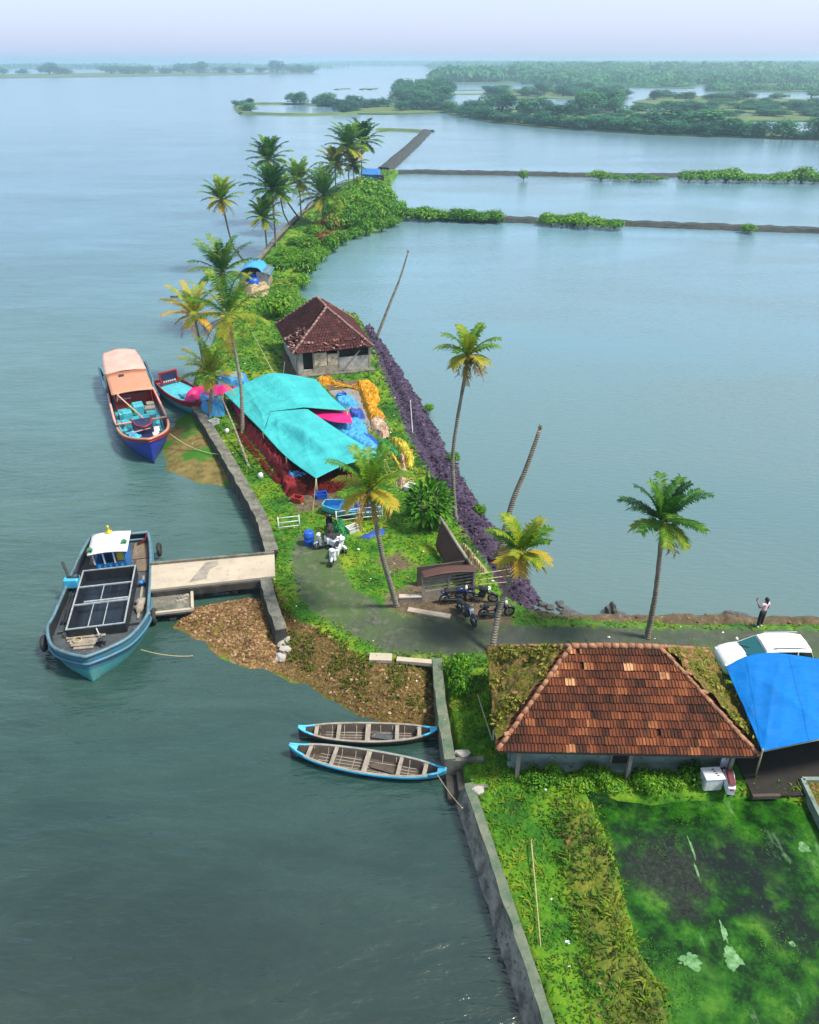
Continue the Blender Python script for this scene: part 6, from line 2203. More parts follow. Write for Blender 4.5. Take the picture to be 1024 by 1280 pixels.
def mk_scum():
    """floating mats of pale algae on the flooded yard"""
    rnd = random.Random(8)
    mb = MB()
    spots = [((705, 1206), 1.0, .42), ((862, 1200), .75, .5), ((915, 1196), .6, .6), ((865, 1060), .08, .9), ((872, 1090), .06, .8), ((905, 1165), .16, .7), ((1005, 1060), .4, .35), ((770, 1150), .5, .08), ((990, 1180), .2, .15)]
    for i, ((x, y), a, b) in enumerate(spots):
        p = P(x, y, -.165)
        n = 48; vs = [p]
        for k in range(n):
            th = 2 * PI * k / n
            r = 1 + .8 * nz(math.cos(th) * 1.2, math.sin(th) * 1.2, i * 3.1) + .35 * nz(math.cos(th) * 3, math.sin(th) * 3, i) + .2 * nz(math.cos(th) * 7, math.sin(th) * 7, i)
            vs.append(p + Vector((math.cos(th) * a * .5 * r, math.sin(th) * b * .5 * r, 0)))
        mb.add(vs, [(0, 1 + k, 1 + (k + 1) % n) for k in range(n)], rnd.random())
    m, t = newmat('algae_mat')
    p = t.pos()
    n_ = t.noise(p, 5, 6, .7)
    t.principled(t.ramp(n_, [(.3, (.02, .10, .02)), (.5, (.08, .21, .07)), (.7, (.20, .34, .17))]), .8, 0, t.bump(n_, .4, .03))
    tag(mb.build('algae', m), 'pale green algae mats floating on the flooded yard', 'algae', kind='stuff')
mk_scum()

def mk_water_weed():
    """small floating leaves and sprouts on the flooded yard, thickest along its edges"""
    rnd = random.Random(17)
    mb = MB()
    xs = [p[0] for p in POOL]; ys = [p[1] for p in POOL]
    for k in range(12000):
        x = rnd.uniform(min(xs), 17); y = rnd.uniform(max(9, min(ys)), max(ys))
        sdv = float(sdist(np.array([x]), np.array([y]), POOL)[0]) if k % 1 == 0 else 1
        if sdv < .05: continue
        d = nz(x, y, 4, .55) + .5 * nz(x, y, 9, 2.0)
        if d < .12 + min(.28, sdv * .12) + rnd.uniform(-.12, .12): continue
        a = rnd.uniform(0, 6.28); s = rnd.uniform(.015, .042)
        u = Vector((math.cos(a), math.sin(a), 0)) * s; w = Vector((-u.y, u.x, 0)) * .6
        p = Vector((x, y, -.165 + rnd.uniform(0, .03)))
        mb.add((p - u, p + w, p + u + Vector((0, 0, s * .5 * rnd.random())), p - w), ((0, 1, 2, 3),), max(0, min(1,   .12 + .45 * d + rnd.uniform(-.15, .2))))
    tag(mb.build('water_weed', 'grass_blade'), 'small floating weeds scattered over the flooded yard', 'weeds', kind='stuff')
mk_water_weed()
quay('quay_wall', 'far low river wall along the left edge of the spit beneath the palm clump', pxpoly([(448, 222), (411, 241), (376, 268), (346, 298), (320, 331)]), .7, .3, -1.6, .25, 'concrete_damp', 'concrete_grey', seed=15)

# ------------------------------------------------------------------ vehicles
wear('car_white', (.80, .81, .82), (.74, .75, .76), 1.0, .28, 0, .03, 6)
m_, t_ = newmat('car_glass'); t_.principled((.015, .13, .14), .08, 0, None, .6)
m_, t_ = newmat('dark_glass'); t_.principled((.01, .015, .02), .08, 0, None, .6)
m_, t_ = newmat('chrome'); t_.principled((.6, .6, .6), .2, 1.0)
m_, t_ = newmat('lamp_glass'); t_.principled((.7, .72, .72), .1, 0, None, .6)
m_, t_ = newmat('lamp_red'); t_.principled((.4, .01, .01), .2)
wear('bike_black', (.010, .011, .014), (.02, .02, .024), 4, .3)
wear('bike_blue', (.008, .03, .10), (.01, .02, .06), 4, .3)
wear('bike_white', (.74, .76, .80), (.6, .62, .66), 4, .3)
wear('maroon', (.16, .035, .045), (.10, .025, .03), 4, .5)
wear('barrel_blue', (.015, .10, .55), (.01, .07, .35), 3, .4)

def wheel(parent, c, r, w_, axis='Y', n=20):
    M = Matrix.Rotation(PI / 2, 3, 'X') if axis == 'Y' else Matrix.Rotation(PI / 2, 3, 'Y')
    mb = MB(); mb.torus(c, r - w_ * .5, w_ * .5, M, n, 8)
    wl = mb.build('wheel', 'rubber', parent, False)
    mb = MB(); mb.lathe(c, [(r * .62, -w_ * .28), (r * .66, -w_ * .1), (r * .66, w_ * .1), (r * .62, w_ * .28)], 16, M=M)
    mb.build('rim', 'chrome', wl, False)
    return wl

def mk_car():
    o = thing('parked_car', 'white people carrier parked on the road, partly under the blue tarpaulin', 'car', (16.1, 26.35, ground_z(16.1, 26.3)), PI + R(2))
    st = [(-2.2, .74, .92, .42), (-2.12, .84, .98, .32), (-1.6, .87, 1.02, .26), (-.6, .88, 1.02, .26), (.5, .88, 1.03, .26), (1.15, .88, 1.03, .26), (1.55, .87, .98, .26), (1.95, .82, .88, .28), (2.14, .72, .78, .34), (2.2, .58, .66, .42)]
    vs = []; fs = []
    for (x, w_, zb, z0) in st:
        half = [(w_ * .90, z0), (w_, z0 + .16), (w_ * 1.0, .62 if zb > .7 else .56), (w_ * .965, zb - .06), (w_ * .90, zb), (w_ * .45, zb + .045)]
        row = [(-a, z) for a, z in half] + [(0, half[-1][1] + .015)] + [(a, z) for a, z in reversed(half)]
        vs += [(x, a, z) for a, z in row]
    K = 13
    for i in range(len(st) - 1):
        for k in range(K - 1):
            a = i * K + k
            fs.append((a, a + 1, a + K + 1, a + K))
        fs.append((i * K + K - 1, i * K, (i + 1) * K, (i + 1) * K + K - 1))
    fs.append(tuple(range(K - 1, -1, -1))); b = (len(st) - 1) * K
    fs.append(tuple(range(b, b + K)))
    mb = MB(); mb.add(vs, fs, .5, 0, True)
    bd = mb.build('body', 'car_white', o, False)
    # cabin
    base = [(-2.10, .80), (-1.2, .83), (.2, .83), (1.12, .80)]
    top = [(-1.88, .62), (-1.2, .68), (-.2, .68), (.30, .62)]
    zt = [1.60, 1.70, 1.72, 1.64]
    vs = []; fs = []
    for (b_, t_2, z) in zip(base, top, zt):
        vs += [(b_[0], -b_[1], 1.0), (t_2[0], -t_2[1] - .03, z - .09), (t_2[0], -t_2[1] + .06, z - .01), (t_2[0], 0, z + .03), (t_2[0], t_2[1] - .06, z - .01), (t_2[0], t_2[1] + .03, z - .09), (b_[0], b_[1], 1.0)]
    for i in range(3):
        for k in range(6):
            a = i * 7 + k
            fs.append((a, a + 1, a + 8, a + 7))
    fs += [(6, 5, 4, 3, 2, 1, 0), (21, 22, 23, 24, 25, 26, 27)]
    mb = MB(); mb.add(vs, fs, .5, 0, False)
    mb.build('cabin', 'car_white', o, False)
    def lerp(a, b, f): return tuple(a[i] + (b[i] - a[i]) * f for i in range(3))
    def pane(name, a, b, c, d, m, off):
        a, b, c, d = map(Vector, (a, b, c, d))
        cc = (a + b + c + d) / 4
        n = (b - a).cross(d - a).normalized() * off
        mb = MB(); q = [cc + (p - cc) * .93 + n for p in (a, b, c, d)]
        mb.add(q + [p - n * 2 for p in q], ((0, 1, 2, 3), (4, 7, 6, 5), (0, 4, 5, 1), (1, 5, 6, 2), (2, 6, 7, 3), (3, 7, 4, 0)))
        return mb.build(name, m, o, False)
    pane('windshield', (1.12, -.80, 1.0), (1.12, .80, 1.0), (.31, .66, 1.56), (.31, -.66, 1.56), 'car_glass', .012)
    pane('rear_window', (-2.10, .8, 1.02), (-2.10, -.8, 1.02), (-1.88, -.64, 1.52), (-1.88, .64, 1.52), 'dark_glass', .012)
    for s in (-1, 1):
        for i, (i0, i1) in enumerate(((0, 1), (1, 2), (2, 3))):
            A = (base[i0][0], s * base[i0][1], 1.02); B = (base[i1][0], s * base[i1][1], 1.02)
            Cc = (top[i1][0], s * (top[i1][1] + .03), zt[i1] - .1); D = (top[i0][0], s * (top[i0][1] + .03), zt[i0] - .1)
            pane('side_window', A, B, Cc, D, 'dark_glass', .012 * (1 if s < 0 else -1))
    for s in (-1, 1):
        for x in (-1.42, 1.38):
            wl = wheel(o, (x, s * .80, .33), .33, .2)
    for s in (-1, 1):
        mb = MB(); mb.blob((2.08, s * .60, .74), (.11, .17, .09), 1, .02, 10, smooth=True); mb.build('headlight', 'lamp_glass', o, False)
        mb = MB(); mb.box((-2.17, s * .70, 1.0), (.06, .12, .3), bev=.02); mb.build('tail_light', 'lamp_red', o, False)
        mb = MB(); mb.box((.98, s * .98, 1.06), (.1, .18, .12), bev=.03); mb.build('mirror', 'car_white', o, False)
        mb = MB(); mb.bar((-1.7, s * .60, 1.74), (.0, s * .60, 1.76), .04, .03); mb.build('roof_rail', 'chrome', o, False)
    mb = MB(); mb.box((2.17, 0, .58), (.06, .7, .14), bev=.02); mb.build('grille', 'bike_black', o, False)
    mb = MB(); mb.bar((1.16, -.6, 1.02), (.8, -.1, 1.26), .02, .02); mb.bar((1.16, .1, 1.02), (.8, .55, 1.26), .02, .02); mb.build('wiper', 'rubber', o, False)
mk_car()
bpy.data.objects['parked_car'].scale = (.93, .93, .93)

def mk_bike(label, loc, rz, paint, group):
    o = thing('motorbike', label, 'motorbike', loc, rz, group)
    for x in (-.64, .66):
        wheel(o, (x, 0, .29), .29, .09, 'Y', 18)
    mb = MB(); mb.tube([(.64, .07, .3), (.52, .08, .62), (.38, .08, .95)], .025, 6); mb.tube([(.64, -.07, .3), (.52, -.08, .62), (.38, -.08, .95)], .025, 6); mb.bar((.38, -.1, .95), (.38, .1, .95), .05, .05); mb.build('fork', 'chrome', o, False)
    mb = MB(); mb.tube([(.20, -.36, 1.02), (.32, -.24, 1.06), (.38, 0, 1.0), (.32, .24, 1.06), (.20, .36, 1.02)], .018, 6); mb.build('handlebar', 'bike_black', o, False)
    mb = MB(); mb.tube([(-.66, .08, .3), (-.1, .1, .34), (.25, .08, .45), (.36, .04, .82)], .03, 6); mb.tube([(-.66, -.08, .3), (-.1, -.1, .34), (.25, -.08, .45), (.36, -.04, .82)], .03, 6); mb.box((.08, 0, .42), (.36, .26, .3), bev=.06); mb.tube([(.2, -.16, .3), (-.3, -.17, .3), (-.78, -.18, .36)], .045, 7); mb.build('engine', 'dark_steel', o, False)
    mb = MB(); mb.blob((.16, 0, .78), (.30, .17, .16), 2, .05, 12, smooth=True); mb.build('tank', paint, o, False)
    mb = MB(); mb.box((-.34, 0, .80), (.62, .24, .10), Matrix.Rotation(-.06, 3, 'Y'), bev=.04); mb.build('seat', 'rubber', o, False)
    mb = MB(); mb.box((-.62, 0, .68), (.5, .18, .16), Matrix.Rotation(.2, 3, 'Y'), bev=.06); mb.build('rear_cowl', paint, o, False)
    mb = MB(); mb.tube([(.36, 0, .55), (.55, 0, .63), (.74, 0, .60), (.92, 0, .48)], .065, 8); mb.build('mudguard', paint, o, False)
    mb = MB(); mb.lathe((.46, 0, .88), [(.03, -.08), (.10, -.02), (.11, .04), (.09, .06)], 12, M=Matrix.Rotation(PI / 2, 3, 'Y')); mb.build('headlight', 'lamp_glass', o, False)
    for s in (-1, 1):
        mb = MB(); mb.bar((.3, s * .28, 1.04), (.26, s * .36, 1.2), .015, .015); mb.box((.26, s * .37, 1.22), (.03, .11, .07), bev=.01); mb.build('mirror', 'bike_black', o, False)
    return o

def mk_scooter(label, loc, rz, paint, seat, group):
    o = thing('scooter', label, 'scooter', loc, rz, group)
    for x in (-.55, .60):
        wheel(o, (x, 0, .23), .23, .10, 'Y', 16)
    mb = MB(); mb.prism([(-.85, -.13), (-.2, -.2), (.05, -.19), (.05, .19), (-.2, .2), (-.85, .13)], .32, .66); mb.blob((-.42, 0, .55), (.44, .21, .2), 4, .03, 12, smooth=True); mb.build('body', paint, o, False)
    mb = MB(); mb.box((.22, 0, .30), (.46, .32, .07), bev=.03); mb.build('footboard', 'rubber', o, False)
    mb = MB(); mb.prism([(.40, -.20), (.50, -.1), (.53, 0), (.50, .1), (.40, .20), (.44, .0)], .30, .86); mb.blob((.48, 0, .97), (.12, .2, .12), 2, .04, 10, smooth=True); mb.build('front_shield', paint, o, False)
    mb = MB(); mb.tube([(.62, .06, .24), (.5, .04, .6), (.42, 0, .95)], .03, 6); mb.tube([(.34, -.34, 1.03), (.44, -.1, 1.04), (.44, .1, 1.04), (.34, .34, 1.03)], .02, 6); mb.build('handlebar', 'bike_black', o, False)
    mb = MB(); mb.box((-.40, 0, .76), (.76, .27, .11), Matrix.Rotation(-.04, 3, 'Y'), bev=.05); mb.build('seat', seat, o, False)
    mb = MB(); mb.tube([(.45, 0, .46), (.62, 0, .50), (.80, 0, .40)], .07, 8); mb.build('mudguard', paint, o, False)
    mb = MB(); mb.blob((.585, 0, .97), (.05, .1, .07), 1, .0, 10, smooth=True); mb.build('headlight', 'lamp_glass', o, False)
    mb = MB(); mb.box((-.87, 0, .60), (.05, .16, .07), bev=.02); mb.build('tail_light', 'lamp_red', o, False)
    for s in (-1, 1):
        mb = MB(); mb.bar((.4, s * .26, 1.05), (.38, s * .33, 1.22), .014, .014); mb.box((.38, s * .34, 1.24), (.03, .1, .07), bev=.01); mb.build('mirror', 'bike_black', o, False)
    return o

def gp(x, y):
    p = P(x, y, 0); p.z = ground_z(p.x, p.y); return p
BK = 'two wheelers parked on the spit'
mk_bike('blue black motorbike parked side on in front of the slatted screen', gp(571, 753), R(8), 'bike_blue', BK)
mk_bike('dark motorbike facing the road, in front of the others by the screen', gp(583, 774), R(-62), 'bike_blue', BK)
mk_bike('black motorbike with a bright headlight at the right end of the slatted screen', gp(600, 751), R(-15), 'bike_black', BK)
mk_bike('black motorbike standing on the grass left of the leaning palm trunk', gp(620, 771), R(5), 'bike_black', BK)
mk_scooter('black scooter, farthest of the row by the green netting', gp(413, 668), R(100), 'bike_black', 'rubber', BK)
mk_scooter('white scooter with black seat, second of the row by the green netting', gp(410, 684), R(200), 'bike_white', 'rubber', BK)
mk_scooter('white and dark scooter turned sideways, third of the row by the green netting', gp(421, 687), R(-40), 'bike_white', 'bike_black', BK)
mk_scooter('nearest white scooter of the row by the green netting', gp(419, 700), R(-100), 'bike_white', 'bike_black', BK)
mk_scooter('white scooter with a maroon seat parked under the tiled eave beside the white box', gp(906, 978), R(80), 'bike_white', 'maroon', None)

def mk_white_box():
    p = gp(887, 982)
    o = thing('cool_box', 'white box standing beside the maroon seated scooter under the tiled eave', 'box', p, R(4))
    mb = MB(); mb.box((0, 0, .32), (.72, .55, .62), bev=.04); bx = mb.build('body', 'white_paint', o, False)
    mb = MB(); mb.box((0, 0, .66), (.76, .59, .08), bev=.02); mb.build('lid', 'car_white', o, False)
    mb = MB()
    for i in range(4): mb.box((.05 + .03 * i, .16 - .1 * i, .705), (.1, .04, .012), .3)
    mb.build('lid_marks', 'bike_black', o, False)
mk_white_box()

def mk_barrel():
    p = gp(387, 680)
    o = thing('barrel', 'bright blue plastic barrel at the edge of the mossy road', 'barrel', p)
    mb = MB(); mb.lathe((0, 0, 0), [(.27, 0), (.29, .04), (.29, .28), (.31, .31), (.29, .34), (.29, .56), (.31, .59), (.29, .62), (.28, .84), (.24, .88), (.05, .885)], 18); mb.build('body', 'barrel_blue', o, False)
    mb = MB(); mb.lathe((.12, 0, .88), [(.045, 0), (.045, .03)], 10); mb.lathe((-.12, 0, .88), [(.03, 0), (.03, .03)], 10); mb.build('caps', 'bike_black', o, False)
mk_barrel()

# ------------------------------------------------------------------ the person at the pond
def skin_body(name, joints, bones, mat, parent, sub=2):
    me = bpy.data.meshes.new(name)
    me.from_pydata([j[:3] for j in joints], bones, [])
    o = bpy.data.objects.new(name, me)
    COL.objects.link(o)
    md = o.modifiers.new('skin', 'SKIN')
    if not me.skin_vertices:
        bpy.context.view_layer.objects.active = o
        o.select_set(True)
    for i, j in enumerate(joints):
        sv = me.skin_vertices[0].data[i]
        sv.radius = (j[3], j[4] if len(j) > 4 else j[3])
        sv.use_root = (i == 0)
    s2 = o.modifiers.new('sub', 'SUBSURF'); s2.levels = sub; s2.render_levels = sub
    dg = bpy.context.evaluated_depsgraph_get()
    nm = bpy.data.meshes.new_from_object(o.evaluated_get(dg))
    o.modifiers.clear()
    o.data = nm
    nm.name = name
    nm.materials.clear(); nm.materials.append(MATS[mat])
    for p in nm.polygons: p.use_smooth = True
    o.parent = parent
    return o

cloth('pink_shirt', (.72, .45, .55), (.78, .62, .68), 6, .8, .3)
wear('black_cloth', (.012, .012, .014), (.02, .02, .022), 4, .85)
wear('hair_black', (.008, .007, .007), (.015, .012, .011), 8, .6)

def mk_person():
    p = gp(949, 783)
    o = thing('person', 'person in pink shirt and black trousers at the water edge holding up a phone', 'person', p, R(25))
    # faces +Y (away, over the pond); the left arm holds a phone up
    J = [(0, 0, .95, .13, .10), (0, .01, 1.12, .125, .09), (0, 0, 1.30, .155, .10), (0, -.01, 1.43, .10, .08), (0, .0, 1.51, .05, .05), (0, .015, 1.60, .075, .085), (0, .01, 1.68, .075, .085), (0, .0, 1.735, .045, .055),
         (-.10, 0, .86, .085), (-.11, .01, .50, .058), (-.11, -.01, .10, .040), (-.115, .13, .035, .036),
         (.10, 0, .86, .085), (.11, .01, .50, .058), (.11, -.01, .10, .040), (.115, .13, .035, .036),
         (-.19, -.01, 1.40, .055), (-.27, .06, 1.17, .042), (-.20, .27, 1.30, .034), (-.17, .35, 1.36, .028),
         (.19, -.01, 1.40, .055), (.25, -.02, 1.14, .042), (.25, .06, .90, .033), (.25, .09, .83, .028)]
    Bn = [(0, 1), (1, 2), (2, 3), (3, 4), (4, 5), (5, 6), (6, 7), (0, 8), (8, 9), (9, 10), (10, 11), (0, 12), (12, 13), (13, 14), (14, 15), (3, 16), (16, 17), (17, 18), (18, 19), (3, 20), (20, 21), (21, 22), (22, 23)]
    body = skin_body('body', J, Bn, 'skin_tone', o)
    T = [(0, 0, .96, .155, .125), (-.10, 0, .84, .105), (-.112, .01, .50, .085), (-.112, 0, .12, .075), (.10, 0, .84, .105), (.112, .01, .50, .085), (.112, 0, .12, .075), (0, 0, 1.03, .15, .115)]
    skin_body('trousers', T, [(0, 1), (1, 2), (2, 3), (0, 4), (4, 5), (5, 6), (0, 7)], 'black_cloth', o)
    S = [(0, 0, .98, .165, .13), (0, .01, 1.14, .155, .115), (0, 0, 1.31, .18, .12), (0, -.01, 1.44, .115, .092), (-.19, -.01, 1.41, .075), (-.25, .04, 1.23, .066), (.19, -.01, 1.41, .075), (.235, -.015, 1.22, .066)]
    skin_body('shirt', S, [(0, 1), (1, 2), (2, 3), (3, 4), (4, 5), (3, 6), (6, 7)], 'pink_shirt', o)
    mb = MB(); mb.blob((0, -.012, 1.67), (.098, .112, .118), 2, .02, 14, smooth=True); mb.tube([(0, -.07, 1.66), (0, -.095, 1.55), (0, -.09, 1.44)], [.05, .045, .02], 8); mb.build('hair', 'hair_black', o, False)
    mb = MB()
    mb.blob((0, .105, 1.605), (.013, .018, .02), 1, 0, 8, smooth=True); mb.build('nose', 'skin_tone', body, False)
    mb = MB(); mb.bar((-.022, .098, 1.565), (.022, .098, 1.565), .012, .012); mb.build('mouth', 'maroon', body, False)
    for s in (-1, 1):
        mb = MB(); mb.blob((s * .032, .092, 1.64), (.012, .008, .008), 1, 0, 8, smooth=True); mb.build('eye', 'hair_black', body, False)
        mb = MB(); mb.blob((s * .088, 0, 1.615), (.014, .022, .034), 1, 0, 8, smooth=True); mb.build('ear', 'skin_tone', body, False)
    # hands: palm, four fingers and thumb each
    for (c, d, s) in (((-.165, .365, 1.37), Vector((.1, .5, .85)).normalized(), 1), ((.25, .095, .80), Vector((0, .2, -.98)).normalized(), -1)):
        c = Vector(c); x = d.cross(Vector((0, 1, 0)) if abs(d.y) < .7 else Vector((0, 0, 1))).normalized()
        nn = x.cross(d)
        mb = MB(); mb.tube([c - d * .03, c + d * .03, c + d * .06], [.026, .034, .03], 8)
        for k, L in enumerate((.06, .075, .07, .055)):
            b = c + d * .055 + x * (-.027 + .018 * k)
            mb.tube([b, b + d * L * .5 + nn * .006, b + d * L * .85 + nn * .022], [.0095, .0085, .007], 6)
        mb.tube([c + x * .03 * s, c + x * .055 * s + d * .03, c + x * .06 * s + d * .055], [.011, .010, .008], 6)
        mb.build('hand', 'skin_tone', body, False)
    for s in (-1, 1):
        mb = MB(); mb.box((s * .113, .06, .03), (.09, .26, .06), bev=.025); mb.build('shoe', 'white_paint', o, False)
    ph = MB(); ph.box((0, 0, 0), (.075, .012, .15), bev=.004)
    f = thing('phone', 'dark phone held up by the person at the water edge', 'phone', (0, 0, 0))
    pos = Matrix.Rotation(R(25), 3, 'Z') @ Vector((-.15, .40, 1.44)) + p
    f.location = pos; f.rotation_euler = (0, 0, R(25))
    ph.build('case', 'bike_black', f, False)
    ph = MB(); ph.box((0, -.0075, 0), (.066, .003, .136)); ph.build('screen', 'dark_glass', f, False)
mk_person()

# ------------------------------------------------------------------ sheds, screens, fences
def mk_screen():
    a, b = gp(529, 751), gp(592, 742)
    o = thing('slatted_screen', 'low screen of grey slats under a curved brown cap sheet, motorbikes in front', 'screen', (a + b) / 2)
    H_ = 1.55
    d = (b - a).normalized(); n = Vector((-d.y, d.x, 0))
    for f in (0, .5, 1.0):
        p = a.lerp(b, f); mb = MB(); mb.box(p + Vector((0, 0, H_ / 2)), (.13, .13, H_), math.atan2(d.y, d.x)); mb.build('post', 'timber_grey', o)
    mb = MB()
    for k in range(6):
        z = .35 + .2 * k
        for (f0, f1) in ((.02, .49), (.51, .98)):
            if k < 1 and f0 < .3: continue
            mb.bar(a.lerp(b, f0) + n * .05 + Vector((0, 0, z)), a.lerp(b, f1) + n * .05 + Vector((0, 0, z + (.03 if f0 > .3 else 0))), .03, .13 if f0 < .3 else .07)
    mb.build('slats', 'timber_grey', o)
    mb = MB(); mb.box(a.lerp(b, .2) + Vector((0, 0, .3)), (1.1, .06, .6), math.atan2(d.y, d.x)); mb.build('lower_board', 'timber_grey', o)
    mb = MB(); u = [a.lerp(b, f) + Vector((0, 0, H_ + .06 + .16 * math.sin(PI * (f * .9 + .1)))) for f in (-.03, .3, .65, 1.02)]
    coons(mb, [p - n * .28 for p in u], [p + n * .28 + Vector((0, 0, .04)) for p in u], [u[0] - n * .28, u[0] + n * .28 + Vector((0, 0, .04))], [u[-1] - n * .28, u[-1] + n * .28 + Vector((0, 0, .04))], 16, 4, None, .06)
    mb.build('cap_sheet', 'brown_sheet', o)
    mb = MB(); mb.box(b + n * .7 + Vector((0, 0, .7)), (.08, 1.3, 1.4), math.atan2(d.y, d.x)); mb.build('end_wall', 'timber_dark', o)
    mb = MB(); mb.box((a + b) / 2 + n * 1.35 + Vector((0, 0, .6)), ((b - a).length, .08, 1.2), math.atan2(d.y, d.x)); mb.build('back_wall', 'timber_dark', o)
    w_ = thing('low_wall', 'low grey ledge running left from the slatted screen to the palm foot', 'wall', gp(514, 750))
    mb = MB(); mb.bar(gp(499, 752) + Vector((0, 0, .15)), gp(527, 751) + Vector((0, 0, .15)), .25, .3); mb.build('ledge', 'timber_grey', w_)
    mb = MB(); mb.bar(gp(499, 752) + Vector((0, 0, .33)), gp(527, 751) + Vector((0, 0, .33)), .3, .06); mb.build('coping', 'concrete_pale', w_)
mk_screen()

def mk_brown_sheet():
    t0, t1 = P(552, 649, 1.75), P(588, 705, 1.15)
    b0, b1 = P(544, 682, .1), P(560, 708, .1)
    o = thing('lean_to', 'rusty brown sheet leaning down from a pale log, beside the purple bank', 'lean-to', P(565, 700, 0))
    mb = MB(); coons(mb, [b0, P(553, 699, .1), b1], [t0, P(570, 676, 1.5), t1], [b0, t0], [b1, t1], 16, 10, lambda u, v, p: .05 * math.sin(u * 30), .03); mb.build('sheet', 'brown_sheet', o)
    mb = MB(); mb.tube([t0 + (t0 - t1) * .05, P(569, 676, 1.52), t1 + (t1 - t0) * .04], .085, 8); mb.build('ridge_log', 'timber_grey', o)
    for t in (t0, t1):
        mb = MB(); mb.tube([(t.x, t.y, ground_z(t.x, t.y) - .1), tuple(t)], .06, 7); mb.build('prop', 'timber_dark', o)
    mb = MB(); mb.tube([P(551, 690, .1), P(557, 662, 1.4)], .035, 6); mb.build('loose_stick', 'timber_grey', o)
mk_brown_sheet()

def pole_thing(label, pts, r, mat='bamboo', name='bamboo_pole', cat='pole', group=None):
    o = thing(name, label, cat, pts[0], 0, group)
    mb = MB(); c = curve(pts, 10); mb.tube(c, [r * (1 - .35 * i / 10) for i in range(11)], 7); mb.build('shaft', mat, o)
    mb = MB()
    for i in (2, 4, 6, 8):
        mb.torus(c[i], r * .9, r * .25, (c[i + 1] - c[i]).to_track_quat('Z', 'Y').to_matrix(), 10, 5)
    mb.build('nodes', mat, o)
    return o
pole_thing('thin bamboo pole lying on the grass strip between river wall and flooded yard', [P(664, 1050, .22), P(670, 1115, .2), P(676, 1183, .2)], .025)
pole_thing('slanting bamboo pole on the grass left of the tiled house', [P(616, 926, .05), P(606, 896, .7), P(597, 868, 1.0)], .03)
pole_thing('short white stick upright at the left eave of the tiled house', [P(617, 925, 0), P(617, 912, .6)], .03, 'white_paint')
pole_thing('long pale bare trunk leaning over the quay wall beside the magenta cloth', [P(311, 583, 0), P(293, 535, 1.0), P(275, 492, 2.2)], .09, 'palm_bark')
pole_thing('thin white stake standing in the purple bank', [P(516, 542, 0), P(513, 500, 2.2)], .035, 'white_paint')
pole_thing('thin white stake by the corner of the old hut', [P(354, 470, 0), P(356, 452, 1.2)], .04, 'white_paint')
for i, (a, b) in enumerate((((597, 718), (640, 711)), ((598, 725), (642, 719)), ((597, 731), (641, 727)))):
    pole_thing(('highest', 'middle', 'lowest')[i] + ' of three pale bamboo rails over the end of the purple bank', [P(*a, .55 - .15 * i), P(*b, .55 - .15 * i)], .03, group='rails at the end of the purple bank')
pole_thing('dark floating log on the river beyond the palms at the left edge of the spit', [P(213, 371, WATER + .05), P(240, 369, WATER + .08), P(272, 361, WATER + .05)], .14, 'dark_bark', 'floating_log', 'log')
for i, (x, y) in enumerate(((409, 113), (412, 108), (420, 112), (428, 110), (436, 112))):
    pass

def mk_fence(label, pts, h, ends):
    a = gp(*pts[0])
    o = thing('rail_fence', label, 'fence', a, 0, 'white pole fences across the path')
    g = [gp(*p) for p in pts]
    for p in g:
        mb = MB(); mb.tube([p - Vector((0, 0, .1)), p + Vector((0, 0, h))], .04, 7); mb.build('post', 'white_paint', o)
    for k in range(3):
        z = h * (.3 + .32 * k)
        mb = MB(); mb.tube([p + Vector((0, 0, z)) for p in g], .028, 6); mb.build('rail', 'white_paint', o)
mk_fence('short white rail fence between the quay wall and the road', [(349, 665), (375, 662)], 1.0, 0)
mk_fence('longer white rail fence passing behind the curved palm', [(421, 657), (450, 652), (478, 650)], 1.0, 0)

def mk_dinghy():
    a, b = P(405, 634, .3), P(477, 642, .3)
    c = (a + b) / 2; L = (b - a).length; H = L / 2
    a.z = b.z = 0
    o = thing('dinghy', 'cyan dinghy with a blue inside lying on the grass behind the curved palm', 'boat', (c.x, c.y, 0.1), heading(b, a))
    st = smooth_st([(-H, .35, .25, .55, .1), (-H * .5, .6, .45, .5, 0), (H * .3, .62, .42, .5, 0), (H * .8, .3, .12, .58, .05), (H, .03, .01, .68, .2)], 18)
    mb = MB(); hull_shell(mb, st, 6); mb.build('hull', 'cyan_paint', o, False)
    mb = MB(); inner_skin(mb, st, .04, .15); deck_sheet(mb, st, .03, .16); mb.build('inside', 'bright_blue', o, False)
    mb = MB(); rail_tube(mb, st, .035); mb.build('gunwale', 'cyan_paint', o, False)
    for f in (-.4, .25):
        mb = MB(); mb.box((0, f * H, .44), (1.1, .2, .04)); mb.build('thwart', 'bright_blue', o, False)
mk_dinghy()

